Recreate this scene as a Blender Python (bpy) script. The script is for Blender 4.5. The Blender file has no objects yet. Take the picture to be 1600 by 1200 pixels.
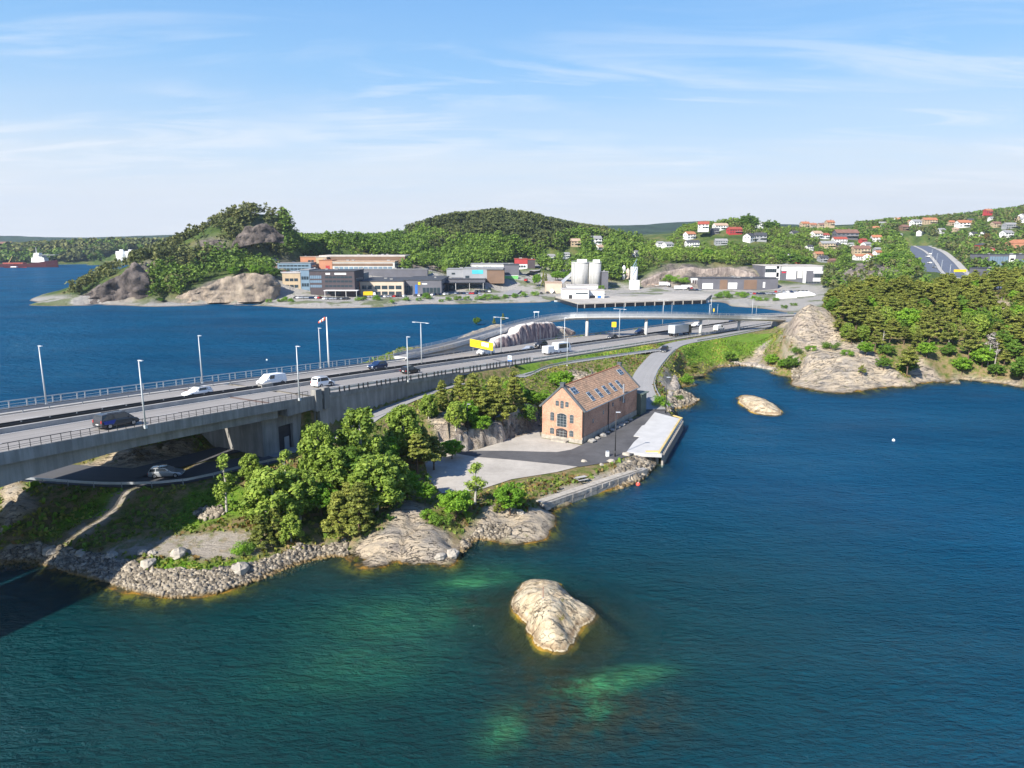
import bpy, math, random
import numpy as np
from mathutils import Vector, Matrix
random.seed(7)
rng = np.random.default_rng(11)
SC = bpy.context.scene
COL = SC.collection
PI = math.pi
R = math.radians

# ------------------------------------------------------------------ camera
F = 1110.0                     # focal length in pixels of the 1600 px wide photograph
H = 38.0                       # drone height above the fjord
PITCH = math.atan((600 - 378) / F)
cam = bpy.data.cameras.new('camera')
cam.sensor_width = 36.0
cam.lens = 36.0 * F / 1600
cam.clip_start = 0.5
cam.clip_end = 30000
camo = bpy.data.objects.new('camera', cam)
COL.objects.link(camo)
camo.location = (0, 0, H)
camo.rotation_euler = (PI / 2 - PITCH, 0, 0)
SC.camera = camo

# ------------------------------------------------------------------ light
SUN_EL = R(36)
SUN_DIR = np.array([-0.64, -0.77]); SUN_DIR /= np.linalg.norm(SUN_DIR)      # horizontal direction towards the sun
sd = bpy.data.lights.new('sun', 'SUN')
sd.energy = 5.0
sd.angle = R(0.5)
sd.color = (1.0, 0.94, 0.84)
so = bpy.data.objects.new('sun', sd)
COL.objects.link(so)
v = Vector((SUN_DIR[0] * math.cos(SUN_EL), SUN_DIR[1] * math.cos(SUN_EL), math.sin(SUN_EL)))
so.rotation_euler = v.to_track_quat('Z', 'Y').to_euler()
so.location = (-60, -80, 120)

SC.view_settings.view_transform = 'Standard'
SC.view_settings.look = 'None'
SC.view_settings.gamma = 1
SC.view_settings.use_curve_mapping = False
SC.view_settings.exposure = 1.0
HAZE = 0.00007                      # density of the air, see the end of the script
SC.render.engine = 'CYCLES'
SC.cycles.max_bounces = 6
SC.cycles.transparent_max_bounces = 12
SC.cycles.volume_bounces = 0
SC.cycles.use_denoising = True

# ------------------------------------------------------------------ node helper
class NT:
    def __init__(s, tree):
        s.t = tree; s.n = tree.nodes; s.l = tree.links
    def new(s, ty, **kw):
        nd = s.n.new(ty)
        for k, val in kw.items():
            setattr(nd, k, val)
        return nd
    def put(s, sock, val):
        if hasattr(val, 'is_output') or isinstance(val, bpy.types.NodeSocket):
            s.l.new(val, sock)
        elif isinstance(val, (tuple, list)):
            sock.default_value = (*val, 1) if (len(val) == 3 and len(sock.default_value) == 4) else val
        else:
            sock.default_value = val
    def coord(s, which='Object'):
        return s.new('ShaderNodeTexCoord').outputs[which]
    def mapping(s, vec, scale=(1, 1, 1), rot=(0, 0, 0), loc=(0, 0, 0)):
        m = s.new('ShaderNodeMapping'); s.l.new(vec, m.inputs[0])
        m.inputs['Scale'].default_value = scale; m.inputs['Rotation'].default_value = rot; m.inputs['Location'].default_value = loc
        return m.outputs[0]
    def noise(s, vec=None, scale=1.0, detail=4, rough=.55, dist=0.0):
        nd = s.new('ShaderNodeTexNoise')
        if vec is not None: s.l.new(vec, nd.inputs['Vector'])
        nd.inputs['Scale'].default_value = scale; nd.inputs['Detail'].default_value = detail
        nd.inputs['Roughness'].default_value = rough; nd.inputs['Distortion'].default_value = dist
        return nd.outputs[0]
    def voronoi(s, vec=None, scale=1.0, feature='F1', out='Distance'):
        nd = s.new('ShaderNodeTexVoronoi', feature=feature)
        if vec is not None: s.l.new(vec, nd.inputs['Vector'])
        nd.inputs['Scale'].default_value = scale
        return nd.outputs[out]
    def ramp(s, fac, stops, mode='LINEAR'):
        nd = s.new('ShaderNodeValToRGB'); s.l.new(fac, nd.inputs[0])
        cr = nd.color_ramp; cr.interpolation = mode
        while len(cr.elements) < len(stops): cr.elements.new(.5)
        for e, (p, c) in zip(cr.elements, stops):
            e.position = p
            e.color = (c, c, c, 1) if isinstance(c, (int, float)) else (*c, 1)
        return nd.outputs[0]
    def mix(s, fac, a, b, mode='MIX'):
        nd = s.new('ShaderNodeMix', data_type='RGBA', blend_type=mode)
        s.put(nd.inputs[0], fac); s.put(nd.inputs[6], a); s.put(nd.inputs[7], b)
        return nd.outputs[2]
    def math(s, op, a, b=0.0, clamp=False):
        nd = s.new('ShaderNodeMath', operation=op, use_clamp=clamp)
        s.put(nd.inputs[0], a); s.put(nd.inputs[1], b)
        return nd.outputs[0]
    def attr(s, name, out='Color'):
        nd = s.new('ShaderNodeAttribute'); nd.attribute_name = name
        return nd.outputs[out]
    def bump(s, height, strength=.5, dist=.1, normal=None):
        nd = s.new('ShaderNodeBump'); s.l.new(height, nd.inputs['Height'])
        nd.inputs['Strength'].default_value = strength; nd.inputs['Distance'].default_value = dist
        if normal is not None: s.l.new(normal, nd.inputs['Normal'])
        return nd.outputs[0]
    def sep(s, vec):
        nd = s.new('ShaderNodeSeparateXYZ'); s.l.new(vec, nd.inputs[0]); return nd.outputs
    def rnd(s):
        return s.new('ShaderNodeObjectInfo').outputs['Random']
    def bsdf(s, col, rough=.8, spec=.3, normal=None, metal=0.0):
        nd = s.new('ShaderNodeBsdfPrincipled')
        s.put(nd.inputs['Base Color'], col); s.put(nd.inputs['Roughness'], rough)
        s.put(nd.inputs['Specular IOR Level'], spec); s.put(nd.inputs['Metallic'], metal)
        if normal is not None: s.l.new(normal, nd.inputs['Normal'])
        return nd.outputs[0]
    def out(s, sh):
        o = s.new('ShaderNodeOutputMaterial'); s.l.new(sh, o.inputs['Surface'])

M = {}
def material(name, fn):
    m = bpy.data.materials.new(name); m.use_nodes = True
    m.node_tree.nodes.clear()
    t = NT(m.node_tree); fn(t)
    M[name] = m
    return m

def plain(name, col, rough=.7, spec=.3, metal=0.0, var=.15, scale=.8, bump=0.0):
    """a plain painted or mineral surface with a little wear in tone"""
    def fn(t):
        c = t.coord('Object')
        n = t.noise(c, scale, 5, .6)
        n2 = t.noise(c, scale * 7, 3, .6)
        k = t.ramp(n, [(.3, 1 - var), (.7, 1 + var * .4)])
        k2 = t.ramp(n2, [(.3, 1 - var * .6), (.7, 1.0)])
        cc = t.mix(1.0, t.mix(1.0, col, k, 'MULTIPLY'), k2, 'MULTIPLY')
        nr = t.bump(n2, bump, .05) if bump else None
        t.out(t.bsdf(cc, rough, spec, nr, metal))
    return material(name, fn)

# ------------------------------------------------------------------ world sky with thin cirrus
w = bpy.data.worlds.new('World'); SC.world = w; w.use_nodes = True
w.node_tree.nodes.clear()
t = NT(w.node_tree)
sky = t.new('ShaderNodeTexSky', sky_type='NISHITA')
sky.sun_disc = False
sky.sun_elevation = SUN_EL
sky.sun_rotation = math.atan2(SUN_DIR[0], SUN_DIR[1])
sky.altitude = 0; sky.air_density = 1.0; sky.dust_density = 0.6; sky.ozone_density = 2.6
g = t.coord('Generated')
sx, sy, sz = t.sep(g)
# direction projected on a high flat layer, so the streaks run together towards the horizon
inv = t.math('DIVIDE', 1.0, t.math('ADD', t.math('MAXIMUM', sz, 0.0), .09))
cb = t.new('ShaderNodeCombineXYZ')
t.l.new(t.math('MULTIPLY', sx, inv), cb.inputs[0]); t.l.new(t.math('MULTIPLY', sy, inv), cb.inputs[1])
vec = t.mapping(cb.outputs[0], scale=(1.0, 3.2, 1), rot=(0, 0, R(-30)), loc=(4.6, 8.2, 0))
n1 = t.noise(vec, .62, 10, .62, 1.1)
n2 = t.noise(t.mapping(cb.outputs[0], scale=(.9, .9, 1), loc=(12.1, 8.7, 0)), .75, 3, .5)
ci = t.math('MULTIPLY', t.ramp(n1, [(.47, 0.0), (.62, 1.0)]), t.ramp(n2, [(.43, 0.0), (.55, 1.0)]))
veil = t.ramp(t.math('ADD', sz, t.math('MULTIPLY', t.math('SUBTRACT', t.noise(t.mapping(cb.outputs[0], scale=(.5, 1.2, 1)), .9, 6, .55), .5), .12)),
              [(0.0, .95), (.05, .85), (.085, .68), (.13, .30), (.20, .08), (.30, 0.0)])
ci = t.math('MULTIPLY', ci, t.ramp(sz, [(0.03, .5), (.10, 1.0), (.21, .9), (.27, .25)]))
cl = t.math('MULTIPLY', veil, .98)
clear = t.ramp(sz, [(0.0, (3.6, 4.1, 4.9)), (.10, (2.5, 3.75, 5.1)), (.22, (1.35, 2.95, 5.0)), (.5, (.6, 1.7, 4.3)), (1.0, (.3, .95, 3.1))])
base = t.mix(.85, t.mix(1.0, sky.outputs[0], (0.95, .97, 1.02), 'MULTIPLY'), clear)
skycol = t.mix(t.math('MULTIPLY', ci, .38), t.mix(cl, base, (4.45, 4.62, 4.8)), (5.2, 5.3, 5.5))
bg = t.new('ShaderNodeBackground'); t.l.new(skycol, bg.inputs[0]); bg.inputs[1].default_value = 0.098
ow = t.new('ShaderNodeOutputWorld'); t.l.new(bg.outputs[0], ow.inputs[0])

# ------------------------------------------------------------------ pixel <-> world (pixels of the 1600 x 1200 photograph)
CP, SP = math.cos(PITCH), math.sin(PITCH)
def ray(px, py):
    b = py - 600
    return np.array([px - 800, F * CP - b * SP, -(F * SP + b * CP)])
def W(px, py, z=0.0):
    r = ray(px, py); k = (z - H) / r[2]
    return np.array([r[0] * k, r[1] * k, z])
def WD(px, py, Y):
    r = ray(px, py); k = Y / r[1]
    return np.array([r[0] * k, Y, H + r[2] * k])
def proj(P):
    P = np.asarray(P, float); q = P - np.array([0, 0, H])
    z = q[..., 1] * CP - q[..., 2] * SP
    u = -q[..., 1] * SP - q[..., 2] * CP
    z = np.maximum(z, .1)
    return np.stack([800 + F * q[..., 0] / z, 600 + F * u / z], -1)
def inpoly(P, poly):
    P = np.asarray(P, float); x, y = P[..., 0], P[..., 1]
    ins = np.zeros(x.shape, bool); n = len(poly)
    for i in range(n):
        x0, y0 = poly[i][0], poly[i][1]; x1, y1 = poly[(i + 1) % n][0], poly[(i + 1) % n][1]
        if y0 == y1: continue
        c = ((y0 > y) != (y1 > y)) & (x < (x1 - x0) * (y - y0) / (y1 - y0) + x0)
        ins ^= c
    return ins

# value noise on numpy arrays
_T = rng.random((256, 256))
def vnoise(x, y):
    xi = np.floor(x).astype(int); yi = np.floor(y).astype(int)
    fx = x - xi; fy = y - yi
    fx = fx * fx * (3 - 2 * fx); fy = fy * fy * (3 - 2 * fy)
    a = _T[xi & 255, yi & 255]; b = _T[(xi + 1) & 255, yi & 255]
    c = _T[xi & 255, (yi + 1) & 255]; d = _T[(xi + 1) & 255, (yi + 1) & 255]
    return (a * (1 - fx) + b * fx) * (1 - fy) + (c * (1 - fx) + d * fx) * fy
def fbm(x, y, s, o=4, g=.5):
    v = np.zeros(np.shape(x)); a = 1.0; tot = 0
    for k in range(o):
        v += a * vnoise(x * s + 17.3 * k, y * s + 9.1 * k); tot += a; a *= g; s *= 2.03
    return v / tot - .5

# ------------------------------------------------------------------ meshes
class MB:
    def __init__(s): s.v = []; s.f = []; s.m = []
    def add(s, vs, fs, mi=0):
        o = len(s.v); s.v.extend([tuple(float(c) for c in p) for p in vs]); s.f.extend([tuple(o + i for i in f) for f in fs]); s.m.extend([mi] * len(fs)); return s
    def box(s, c, d, rz=0.0, mi=0, taper=1.0):
        cx, cy, cz = c; hx, hy, hz = d[0] / 2, d[1] / 2, d[2] / 2
        ca, sa = math.cos(rz), math.sin(rz); vs = []
        for z, k in ((-hz, 1.0), (hz, taper)):
            for x, y in ((-hx, -hy), (hx, -hy), (hx, hy), (-hx, hy)):
                x *= k; y *= k
                vs.append((cx + x * ca - y * sa, cy + x * sa + y * ca, cz + z))
        return s.add(vs, [(3, 2, 1, 0), (4, 5, 6, 7), (0, 1, 5, 4), (1, 2, 6, 5), (2, 3, 7, 6), (3, 0, 4, 7)], mi)
    def tube(s, p0, p1, r0, r1=None, n=8, mi=0, cap=True):
        r1 = r0 if r1 is None else r1
        p0 = Vector(p0); p1 = Vector(p1); d = (p1 - p0)
        if d.length < 1e-6: return s
        q = d.to_track_quat('Z', 'Y'); vs = []
        for p, r in ((p0, r0), (p1, r1)):
            for i in range(n):
                a = 2 * PI * i / n
                vs.append(p + q @ Vector((r * math.cos(a), r * math.sin(a), 0)))
        fs = [(i, (i + 1) % n, n + (i + 1) % n, n + i) for i in range(n)]
        if cap: fs += [tuple(range(n))[::-1], tuple(range(n, 2 * n))]
        return s.add(vs, fs, mi)
    def path(s, pts, r, n=6, mi=0):
        for a, b in zip(pts[:-1], pts[1:]): s.tube(a, b, r, r, n, mi)
        return s
    def prism(s, poly, z0, z1, mi=0):
        n = len(poly); ar = sum(poly[i][0] * poly[(i + 1) % n][1] - poly[(i + 1) % n][0] * poly[i][1] for i in range(n))
        if ar < 0: poly = poly[::-1]
        vs = [(p[0], p[1], z0) for p in poly] + [(p[0], p[1], z1) for p in poly]
        return s.add(vs, [tuple(range(n))[::-1], tuple(range(n, 2 * n))] + [(i, (i + 1) % n, n + (i + 1) % n, n + i) for i in range(n)], mi)
    def quad(s, a, b, c, d, mi=0): return s.add([a, b, c, d], [(0, 1, 2, 3)], mi)
    def loft(s, rings, mi=0, caps=True):
        n = len(rings[0]); vs = [p for r in rings for p in r]; fs = []
        for k in range(len(rings) - 1):
            for i in range(n):
                j = (i + 1) % n
                fs.append((k * n + i, k * n + j, (k + 1) * n + j, (k + 1) * n + i))
        if caps: fs += [tuple(range(n))[::-1], tuple((len(rings) - 1) * n + i for i in range(n))]
        return s.add(vs, fs, mi)
    def obj(s, name, mat, parent=None, smooth=False):
        me = bpy.data.meshes.new(name); me.from_pydata(s.v, [], s.f)
        for x in (mat if isinstance(mat, (list, tuple)) else [mat]): me.materials.append(M[x] if isinstance(x, str) else x)
        if any(s.m): me.polygons.foreach_set('material_index', s.m)
        if smooth: me.polygons.foreach_set('use_smooth', [True] * len(me.polygons))
        me.update()
        o = bpy.data.objects.new(name, me); COL.objects.link(o)
        if parent: o.parent = parent
        return o

def np_mesh(name, V, Q, mat, smooth=False, attrs=None, parent=None, uv=None):
    """numpy vertices (n,3) and quads/tris (m,k) straight into a mesh"""
    k = Q.shape[1]; me = bpy.data.meshes.new(name)
    me.vertices.add(len(V)); me.vertices.foreach_set('co', V.astype(np.float32).ravel())
    me.loops.add(Q.size); me.loops.foreach_set('vertex_index', Q.astype(np.int32).ravel())
    me.polygons.add(len(Q)); me.polygons.foreach_set('loop_start', np.arange(0, Q.size, k, dtype=np.int32))
    try: me.polygons.foreach_set('loop_total', np.full(len(Q), k, dtype=np.int32))
    except Exception: pass
    if smooth: me.polygons.foreach_set('use_smooth', np.ones(len(Q), bool))
    me.update(calc_edges=True)
    for an, av in (attrs or {}).items():
        if av.ndim == 1:
            a = me.attributes.new(an, 'FLOAT', 'POINT'); a.data.foreach_set('value', av.astype(np.float32))
        else:
            a = me.attributes.new(an, 'FLOAT_COLOR', 'POINT')
            c = np.ones((len(av), 4), np.float32); c[:, :av.shape[1]] = av; a.data.foreach_set('color', c.ravel())
    me.materials.append(M[mat]); me.validate()
    o = bpy.data.objects.new(name, me); COL.objects.link(o)
    if parent: o.parent = parent
    return o

def tag(o, label=None, cat=None, group=None, kind=None):
    if label: o['label'] = label
    if cat: o['category'] = cat
    if group: o['group'] = group
    if kind: o['kind'] = kind
    return o
def thing(name, label, cat, loc=(0, 0, 0), rot=0, group=None):
    o = bpy.data.objects.new(name, None); COL.objects.link(o)
    o.empty_display_size = .3
    o.location = loc
    o.rotation_euler = rot if isinstance(rot, (tuple, list)) else (0, 0, rot)
    return tag(o, label, cat, group)
def dup(root, loc, rot=0, label=None, group=None, scale=None):
    def cp(o, par):
        c = o.copy(); COL.objects.link(c); c.parent = par
        for ch in o.children: cp(ch, c)
        return c
    c = root.copy(); COL.objects.link(c)
    for ch in root.children: cp(ch, c)
    c.location = loc
    c.rotation_euler = rot if isinstance(rot, (tuple, list)) else (0, 0, rot)
    if scale is not None: c.scale = scale if isinstance(scale, (tuple, list)) else (scale,) * 3
    if label: c['label'] = label
    if group: c['group'] = group
    return c
class Proto:
    """the first placement moves the built thing itself, every later one copies it"""
    def __init__(s, root): s.root = root; s.used = False
    def place(s, loc, rot=0, label=None, group=None, scale=None):
        if s.used: return dup(s.root, loc, rot, label, group, scale if scale is not None else 1)
        s.used = True; o = s.root; o.location = tuple(loc)
        o.rotation_euler = rot if isinstance(rot, (tuple, list)) else (0, 0, rot)
        if scale is not None: o.scale = scale if isinstance(scale, (tuple, list)) else (scale,) * 3
        if label: o['label'] = label
        if group: o['group'] = group
        return o
# ================================================================== the road alignment
_n = np.array([W(*q) for q in [(0,712,16.2),(110,691,15.7),(229,669,15.1),(360,644,14.3),(490,620,13.4),(560,608,12.9),(640,597,12.2),
      (700,587,11.3),(800,570,9.9),(900,555,8.7),(1025,535,7.4),(1100,523,6.7),(1200,507,6.1)]])
_cx = np.polyfit(_n[:, 1], _n[:, 0], 3); _cz = np.polyfit(_n[:, 1], _n[:, 2], 3)
Y_END = int(_n[-1, 1])
_Y = np.concatenate([np.arange(71, Y_END, 1.0)])
_ex = np.polyval(_cx, _Y); _ez = np.polyval(_cz, _Y)
edge = [np.array([x, y, z]) for x, y, z in zip(_ex, _Y, _ez)]
d0 = edge[0] - edge[1]
pre = [edge[0] + d0 * k for k in range(40, 0, -1)]
for i, p in enumerate(pre):
    k = (40 - i); p[2] = edge[0][2] + .068 * k * 1.1 - .0004 * k * k
edge = np.array(pre + edge)
d1 = edge[-1] - edge[-4]; d1 /= np.linalg.norm(d1)
post = []; _a0 = math.atan2(d1[1], d1[0]); _p = edge[-1].copy()
for k in range(2, 50, 2):                                        # bends right behind the rock dome
    _a = _a0 - min(k / 40, 1) * .62; _p = _p + np.array([2 * math.cos(_a), 2 * math.sin(_a), 0]); post.append(_p.copy())
edge = np.array(list(edge) + post)
tan = np.gradient(edge[:, :2], axis=0); tan /= np.linalg.norm(tan, axis=1)[:, None]
nrm = np.stack([-tan[:, 1], tan[:, 0]], 1)                      # to the far side of the road
arc = np.concatenate([[0], np.cumsum(np.linalg.norm(np.diff(edge[:, :2], axis=0), axis=1))])
def road_at(i, off, dz=0.0): return np.array([edge[i, 0] + nrm[i, 0] * off, edge[i, 1] + nrm[i, 1] * off, edge[i, 2] + dz])
def iY(Y): return int(np.argmin(np.abs(edge[:, 1] - Y)))
I_ABUT = iY(112); I_TOW = iY(113)
def wd(i):
    """offset of the outer side of the far carriageway: the road widens past the bridge"""
    k = np.clip((edge[i, 1] - 150) / 45, 0, 1); return 22.0 + 4.0 * k * k * (3 - 2 * k)
def ev(o, i): return o(i) if callable(o) else o
RW = 25.0                                                       # deck width on the bridge
def ribbon(name, i0, i1, o0, o1, dz, mat, kind=None, thick=0.0, parent=None, step=1, nx=1):
    idx = list(range(i0, i1 + 1, step)); 
    if idx[-1] != i1: idx.append(i1)
    V = []; n = nx + 1
    for i in idx:
        for k in range(n):
            V.append(road_at(i, ev(o0, i) + (ev(o1, i) - ev(o0, i)) * k / nx, dz))
    V = np.array(V); Q = []
    for a in range(len(idx) - 1):
        for k in range(nx):
            Q.append((a * n + k, (a + 1) * n + k, (a + 1) * n + k + 1, a * n + k + 1))
    Q = np.array(Q)[:, ::-1]
    uv = np.stack([np.concatenate([np.linspace(ev(o0, i), ev(o1, i), n) for i in idx]), np.repeat(arc[idx], n), np.zeros(len(V))], 1)
    if thick:
        V2 = V.copy(); V2[:, 2] -= thick; m = len(V)
        S = []
        for a in range(len(idx) - 1):
            S.append((a * n, (a + 1) * n, m + (a + 1) * n, m + a * n))
            S.append((a * n + nx, m + a * n + nx, m + (a + 1) * n + nx, (a + 1) * n + nx))
        S.append((0, m, m + nx, nx)); b = (len(idx) - 1) * n; S.append((b, b + nx, m + b + nx, m + b))
        Q = np.concatenate([Q, Q[:, ::-1] + m, np.array(S)[:, ::-1]]); V = np.concatenate([V, V2]); uv = np.concatenate([uv, uv])
    o = np_mesh(name, V, Q, mat, attrs={'along': uv}, parent=parent)
    if kind: o['kind'] = kind
    return o

# ================================================================== terrain control heights
# shoreline of the mainland, pixels at z = 0 mixed with world points where the photo hides it
S_front = [W(px, py) for px, py in [(0,880),(60,872),(140,897),(200,918),(270,932),(340,925),(400,905),(460,882),(505,866),(540,868),(565,888),(620,880),
  (700,886),(722,876),(705,858),(745,842),(790,832),(830,848),(858,832),(862,808),(850,798),(930,767),(1000,742),(1018,725),(1012,702),(1040,655),(1044,640),
  (1078,634),(1091,627),(1062,610),(1078,588),(1106,597),(1103,584),(1122,573),(1168,571),(1215,578),(1240,590),(1236,602),(1290,613),(1340,616),
  (1372,607),(1420,600),(1500,593),(1600,603),(1750,640),(2100,700)]]
S_back = [np.array([x, y, 0.]) for x, y in [(420,150),(900,150),(1600,170),(1600,1750),(-1700,1750),(-1700,1300)]]
S_isle = [W(px, py) for px, py in [(-250,415),(0,414),(90,413.5),(170,412.5)]]
S_left = [np.array([x, y, 0.]) for x, y in [(-640,1240),(-560,1150),(-420,1000),(-330,860),(-300,720),(-330,640)]]
S_far = [W(px, py) for px, py in [(135,442),(85,455),(60,463),(45,470),(60,475),(105,478),(250,479),(400,478),(500,482),(600,480),(680,475),(700,476),
  (850,470),(868,469),(903,478),(1000,475.5),(1100,472),(1106,468),(1130,471),(1190,478),(1220,488)]]
S_in = [np.array([x, y, 0.]) for x, y in [(172,388),(154,360),(122,338),(94,320),(68,293),(48,270),(36,258),(22,262),(2,254),(-20,236),(-38,212),(-52,190),
  (-68,166),(-84,150),(-94,130),(-94,108),(-84,93),(-72,86)]]
SHORE = S_front + S_back + S_isle + S_left + S_far + S_in
shp = [(p[0], p[1]) for p in SHORE]
ctrl = []
def C(*pts):
    for q in pts: ctrl.append(W(*q))
def CD(*pts):
    for q in pts: ctrl.append(WD(*q))
def CW(*pts):
    for q in pts: ctrl.append(np.array(q, float))
n = len(SHORE)
for i in range(n):
    a, b = SHORE[i][:2], SHORE[(i + 1) % n][:2]; L = np.linalg.norm(b - a); mid = (a + b) / 2
    near = mid[1] < 300 and abs(mid[0]) < 250
    if abs(mid[0]) > 1300 or mid[1] > 1600: continue
    st = 5 if near else 40
    m = max(1, int(L / st)); nn = np.array([-(b - a)[1], (b - a)[0]]) / max(L, 1e-6)
    for k in range(m):
        p = a + (b - a) * (k / m); ctrl.append(np.array([p[0], p[1], 0.0]))
        o1, z1, o2, z2 = (5, -1.7, 16, -6) if near else (25, -5, 80, -9)
        for oo, zz in ((o1, z1), (o2, z2)):
            for sgn in (1, -1):
                q = p + nn * oo * sgn
                if not inpoly(q, shp):
                    dmin = min(np.linalg.norm(q - s[:2]) for s in SHORE)
                    if oo < 10 or dmin > oo * .55: ctrl.append(np.array([q[0], q[1], zz]))
# foreground bank, left of the trees and under the bridge
C((45,742,5),(120,752,5),(200,757,5),(260,757,5),(320,755,5),(60,728,5),(150,735,5),(260,738,5),(340,730,5),(420,712,5.6),(420,690,6),(340,700,5.8),
  (370,742,5.4),(100,800,3.2),(160,800,3.0),(200,790,3.4),(270,790,3.3),(320,790,3.3),(360,785,3.8),(60,840,1.8),(100,850,1.5),(150,860,1.3),(200,865,1.5),
  (230,850,1.8),(300,850,2.0),(370,842,2.2),(290,870,1.6),(350,870,1.6),(200,885,1.3),(270,900,1.2),(340,893,1.2),(410,870,1.3),(470,852,1.6),(450,840,2.1),
  (20,790,4.2),(10,830,2.4),(480,800,3.1),(550,770,4.0),(420,770,4.2),(520,830,2.0),(560,820,2.6))
CW((-75,100,4),(-80,110,4.5),(-72,118,6),(-64,112,7.5),(-56,106,6.2),(-60,125,8),(-75,135,5),(-60,150,6),(-45,165,8),(-30,190,10))
C((500,730,5.8),(560,720,6.2),(530,735,5.4),(590,645,8.5),(640,625,8.8),(720,597,9.3),(600,700,7),(650,680,7.5),(700,655,8),(700,625,9),(760,610,9),(640,740,3.4),(690,700,3.5),(600,760,3.6))
# yard, rocks, quay
YARD = [(655,722),(690,706),(742,700),(775,690),(845,664),(909,640),(1002,640),(1012,628),(1040,640),(1050,660),(1010,700),(984,712),(925,735),(870,742),(800,752),(745,772),(690,772),(668,752)]
C((668,722,2.2),(700,708,2.2),(742,703,2.2),(775,692,2.2),(845,668,2.2),(847,683,2.2),(909,693,2.2),(960,716,2.2),(984,708,2.2),(870,738,2.2),(800,748,2.2),(745,765,2.2),(690,768,2.2),
  (720,735,2.2),(800,715,2.2),(880,715,2.2),(940,690,2.2),(1000,660,2.2),(1020,650,2.2),(1040,642,2.2),(975,690,2.2),(1000,700,2.0))
C((620,835,2.6),(585,845,2.1),(660,840,2.4),(690,858,1.4),(640,868,1.1),(590,868,1.0),(660,800,2.9),(620,800,3.2),(640,780,3.0),(730,850,.5),(725,820,1.5),(760,800,2.4),(800,815,2.3),(780,828,1.1),
  (830,815,1.9),(845,815,1.4),(835,838,.7),(845,800,1.5),(880,775,1.1),(940,752,1.1),(990,736,1.1),(850,770,1.3),(900,755,1.5),(960,735,1.6),(830,780,1.6),(1005,728,1.0))
C((760,650,6),(820,645,5.8),(790,655,6),(720,665,6),(740,640,7),(800,620,7.4),(850,610,6.4),(870,590,7),(900,582,7.2),(960,572,6.6),(935,590,4.6),(845,655,3.4),(880,578,7.8),(820,600,7.8),
  (960,560,7.6),(1010,548,7.2),(1000,575,5.5),(985,600,3.8),(1040,548,7.0),(1020,565,6.1),(1005,585,4.9),(1000,605,3.8),(1008,625,2.8),(1020,645,2.3),
  (1050,575,4.5),(1075,568,3.9),(1040,600,2.9),(1060,585,2.7),(1050,620,1.3),(1035,625,2.2),(1070,622,1.0),(1085,595,1.2),(1065,550,6.2),(1100,545,4.9),(1100,560,2.6),(1130,533,5.9),(1200,520,5.8),
  (1150,550,3.6),(1180,540,4.6),(1190,558,1.8),(1150,562,1.4),(1215,530,5.4),(1225,565,2.0),(1090,575,1.6))
CW((3,152,6),(12,158,5.5),(20,160,4),(30,165,4.4),(-2,140,5.6),(0,132,3.6))
# the ground beside and under the motorway (kept just under the carriageway by the strips below)
for i in range(iY(116), len(edge), 9):
    zz = edge[i, 2]
    for o in (3, 12, 21): ctrl.append(road_at(i, o, -.4))
    ctrl.append(road_at(i, wd(i) + 2.5, -.8))
for Y, zb, o in ((114, 5.8, -2.5), (121, 7.0, -1.8), (128, 8.2, -1.8), (136, 9.2, -2), (142, 9.6, -2), (160, 9.0, -2), (180, 8.2, -2), (200, 7.6, -2), (225, 6.9, -3), (250, 6.3, -3), (270, 6.0, -3)):
    p = road_at(iY(Y), o); p[2] = zb; ctrl.append(p)
for Y in (118, 126): ctrl.append(np.append(road_at(iY(Y), 27)[:2], 7.0))
# knoll beyond the motorway with the rock cutting
CD((700,543,192),(740,517,214),(780,506,226),(830,502,235),(865,508,234),(800,528,219),(885,515,230),(760,508,232))
# headland
CD((1222,560,205),(1255,545,207),(1228,505,214),(1240,520,211),(1248,485,218),(1262,474,222),(1285,480,224),(1300,505,217),(1290,536,212),(1262,548,209),(1262,556,201),(1290,552,201),(1300,560,197),(1340,548,203),(1370,560,197),
   (1400,580,188),(1330,585,188),(1290,595,187),(1255,590,192),(1330,500,226),(1330,482,236),(1400,470,245),(1400,500,228),(1450,530,212),(1450,560,197),(1500,460,262),(1500,520,218),(1500,560,198),
   (1550,470,245),(1550,490,232),(1590,500,225),(1560,540,205),(1600,560,196),(1640,460,262),(1700,470,250),(1700,540,205),(1420,585,189),(1500,580,190),(1600,588,187),(1480,452,290),(1580,450,300),(1350,462,268))
CW((120,290,6),(150,318,6),(185,350,6.5),(150,290,8),(230,370,8),(330,420,10),(420,380,16),(420,280,18),(300,300,15),(240,330,12),(600,300,30),(900,300,45),(900,600,50),(180,400,4))
# ------------------------------ far side: flats
def FZ(z, *pts):
    for px, py in pts: ctrl.append(W(px, py, z))
FZ(2.2, (60,470),(105,471),(250,472),(400,470),(130,464),(85,464),(500,474),(600,472),(700,470),(850,466))
FZ(3.0, (440,466),(500,467),(560,466),(640,464),(700,462),(760,460),(800,462),(845,462),(480,470),(850,455),(950,460),(900,466),(1000,462),(1090,462),(1110,458),(1200,460),(1250,462),(1000,452),(1040,455),
       (1100,453),(1190,452),(1290,450),(1150,470),(1200,468),(820,446),(780,455),(560,456),(700,455),(620,460),(980,450),(840,440))
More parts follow.
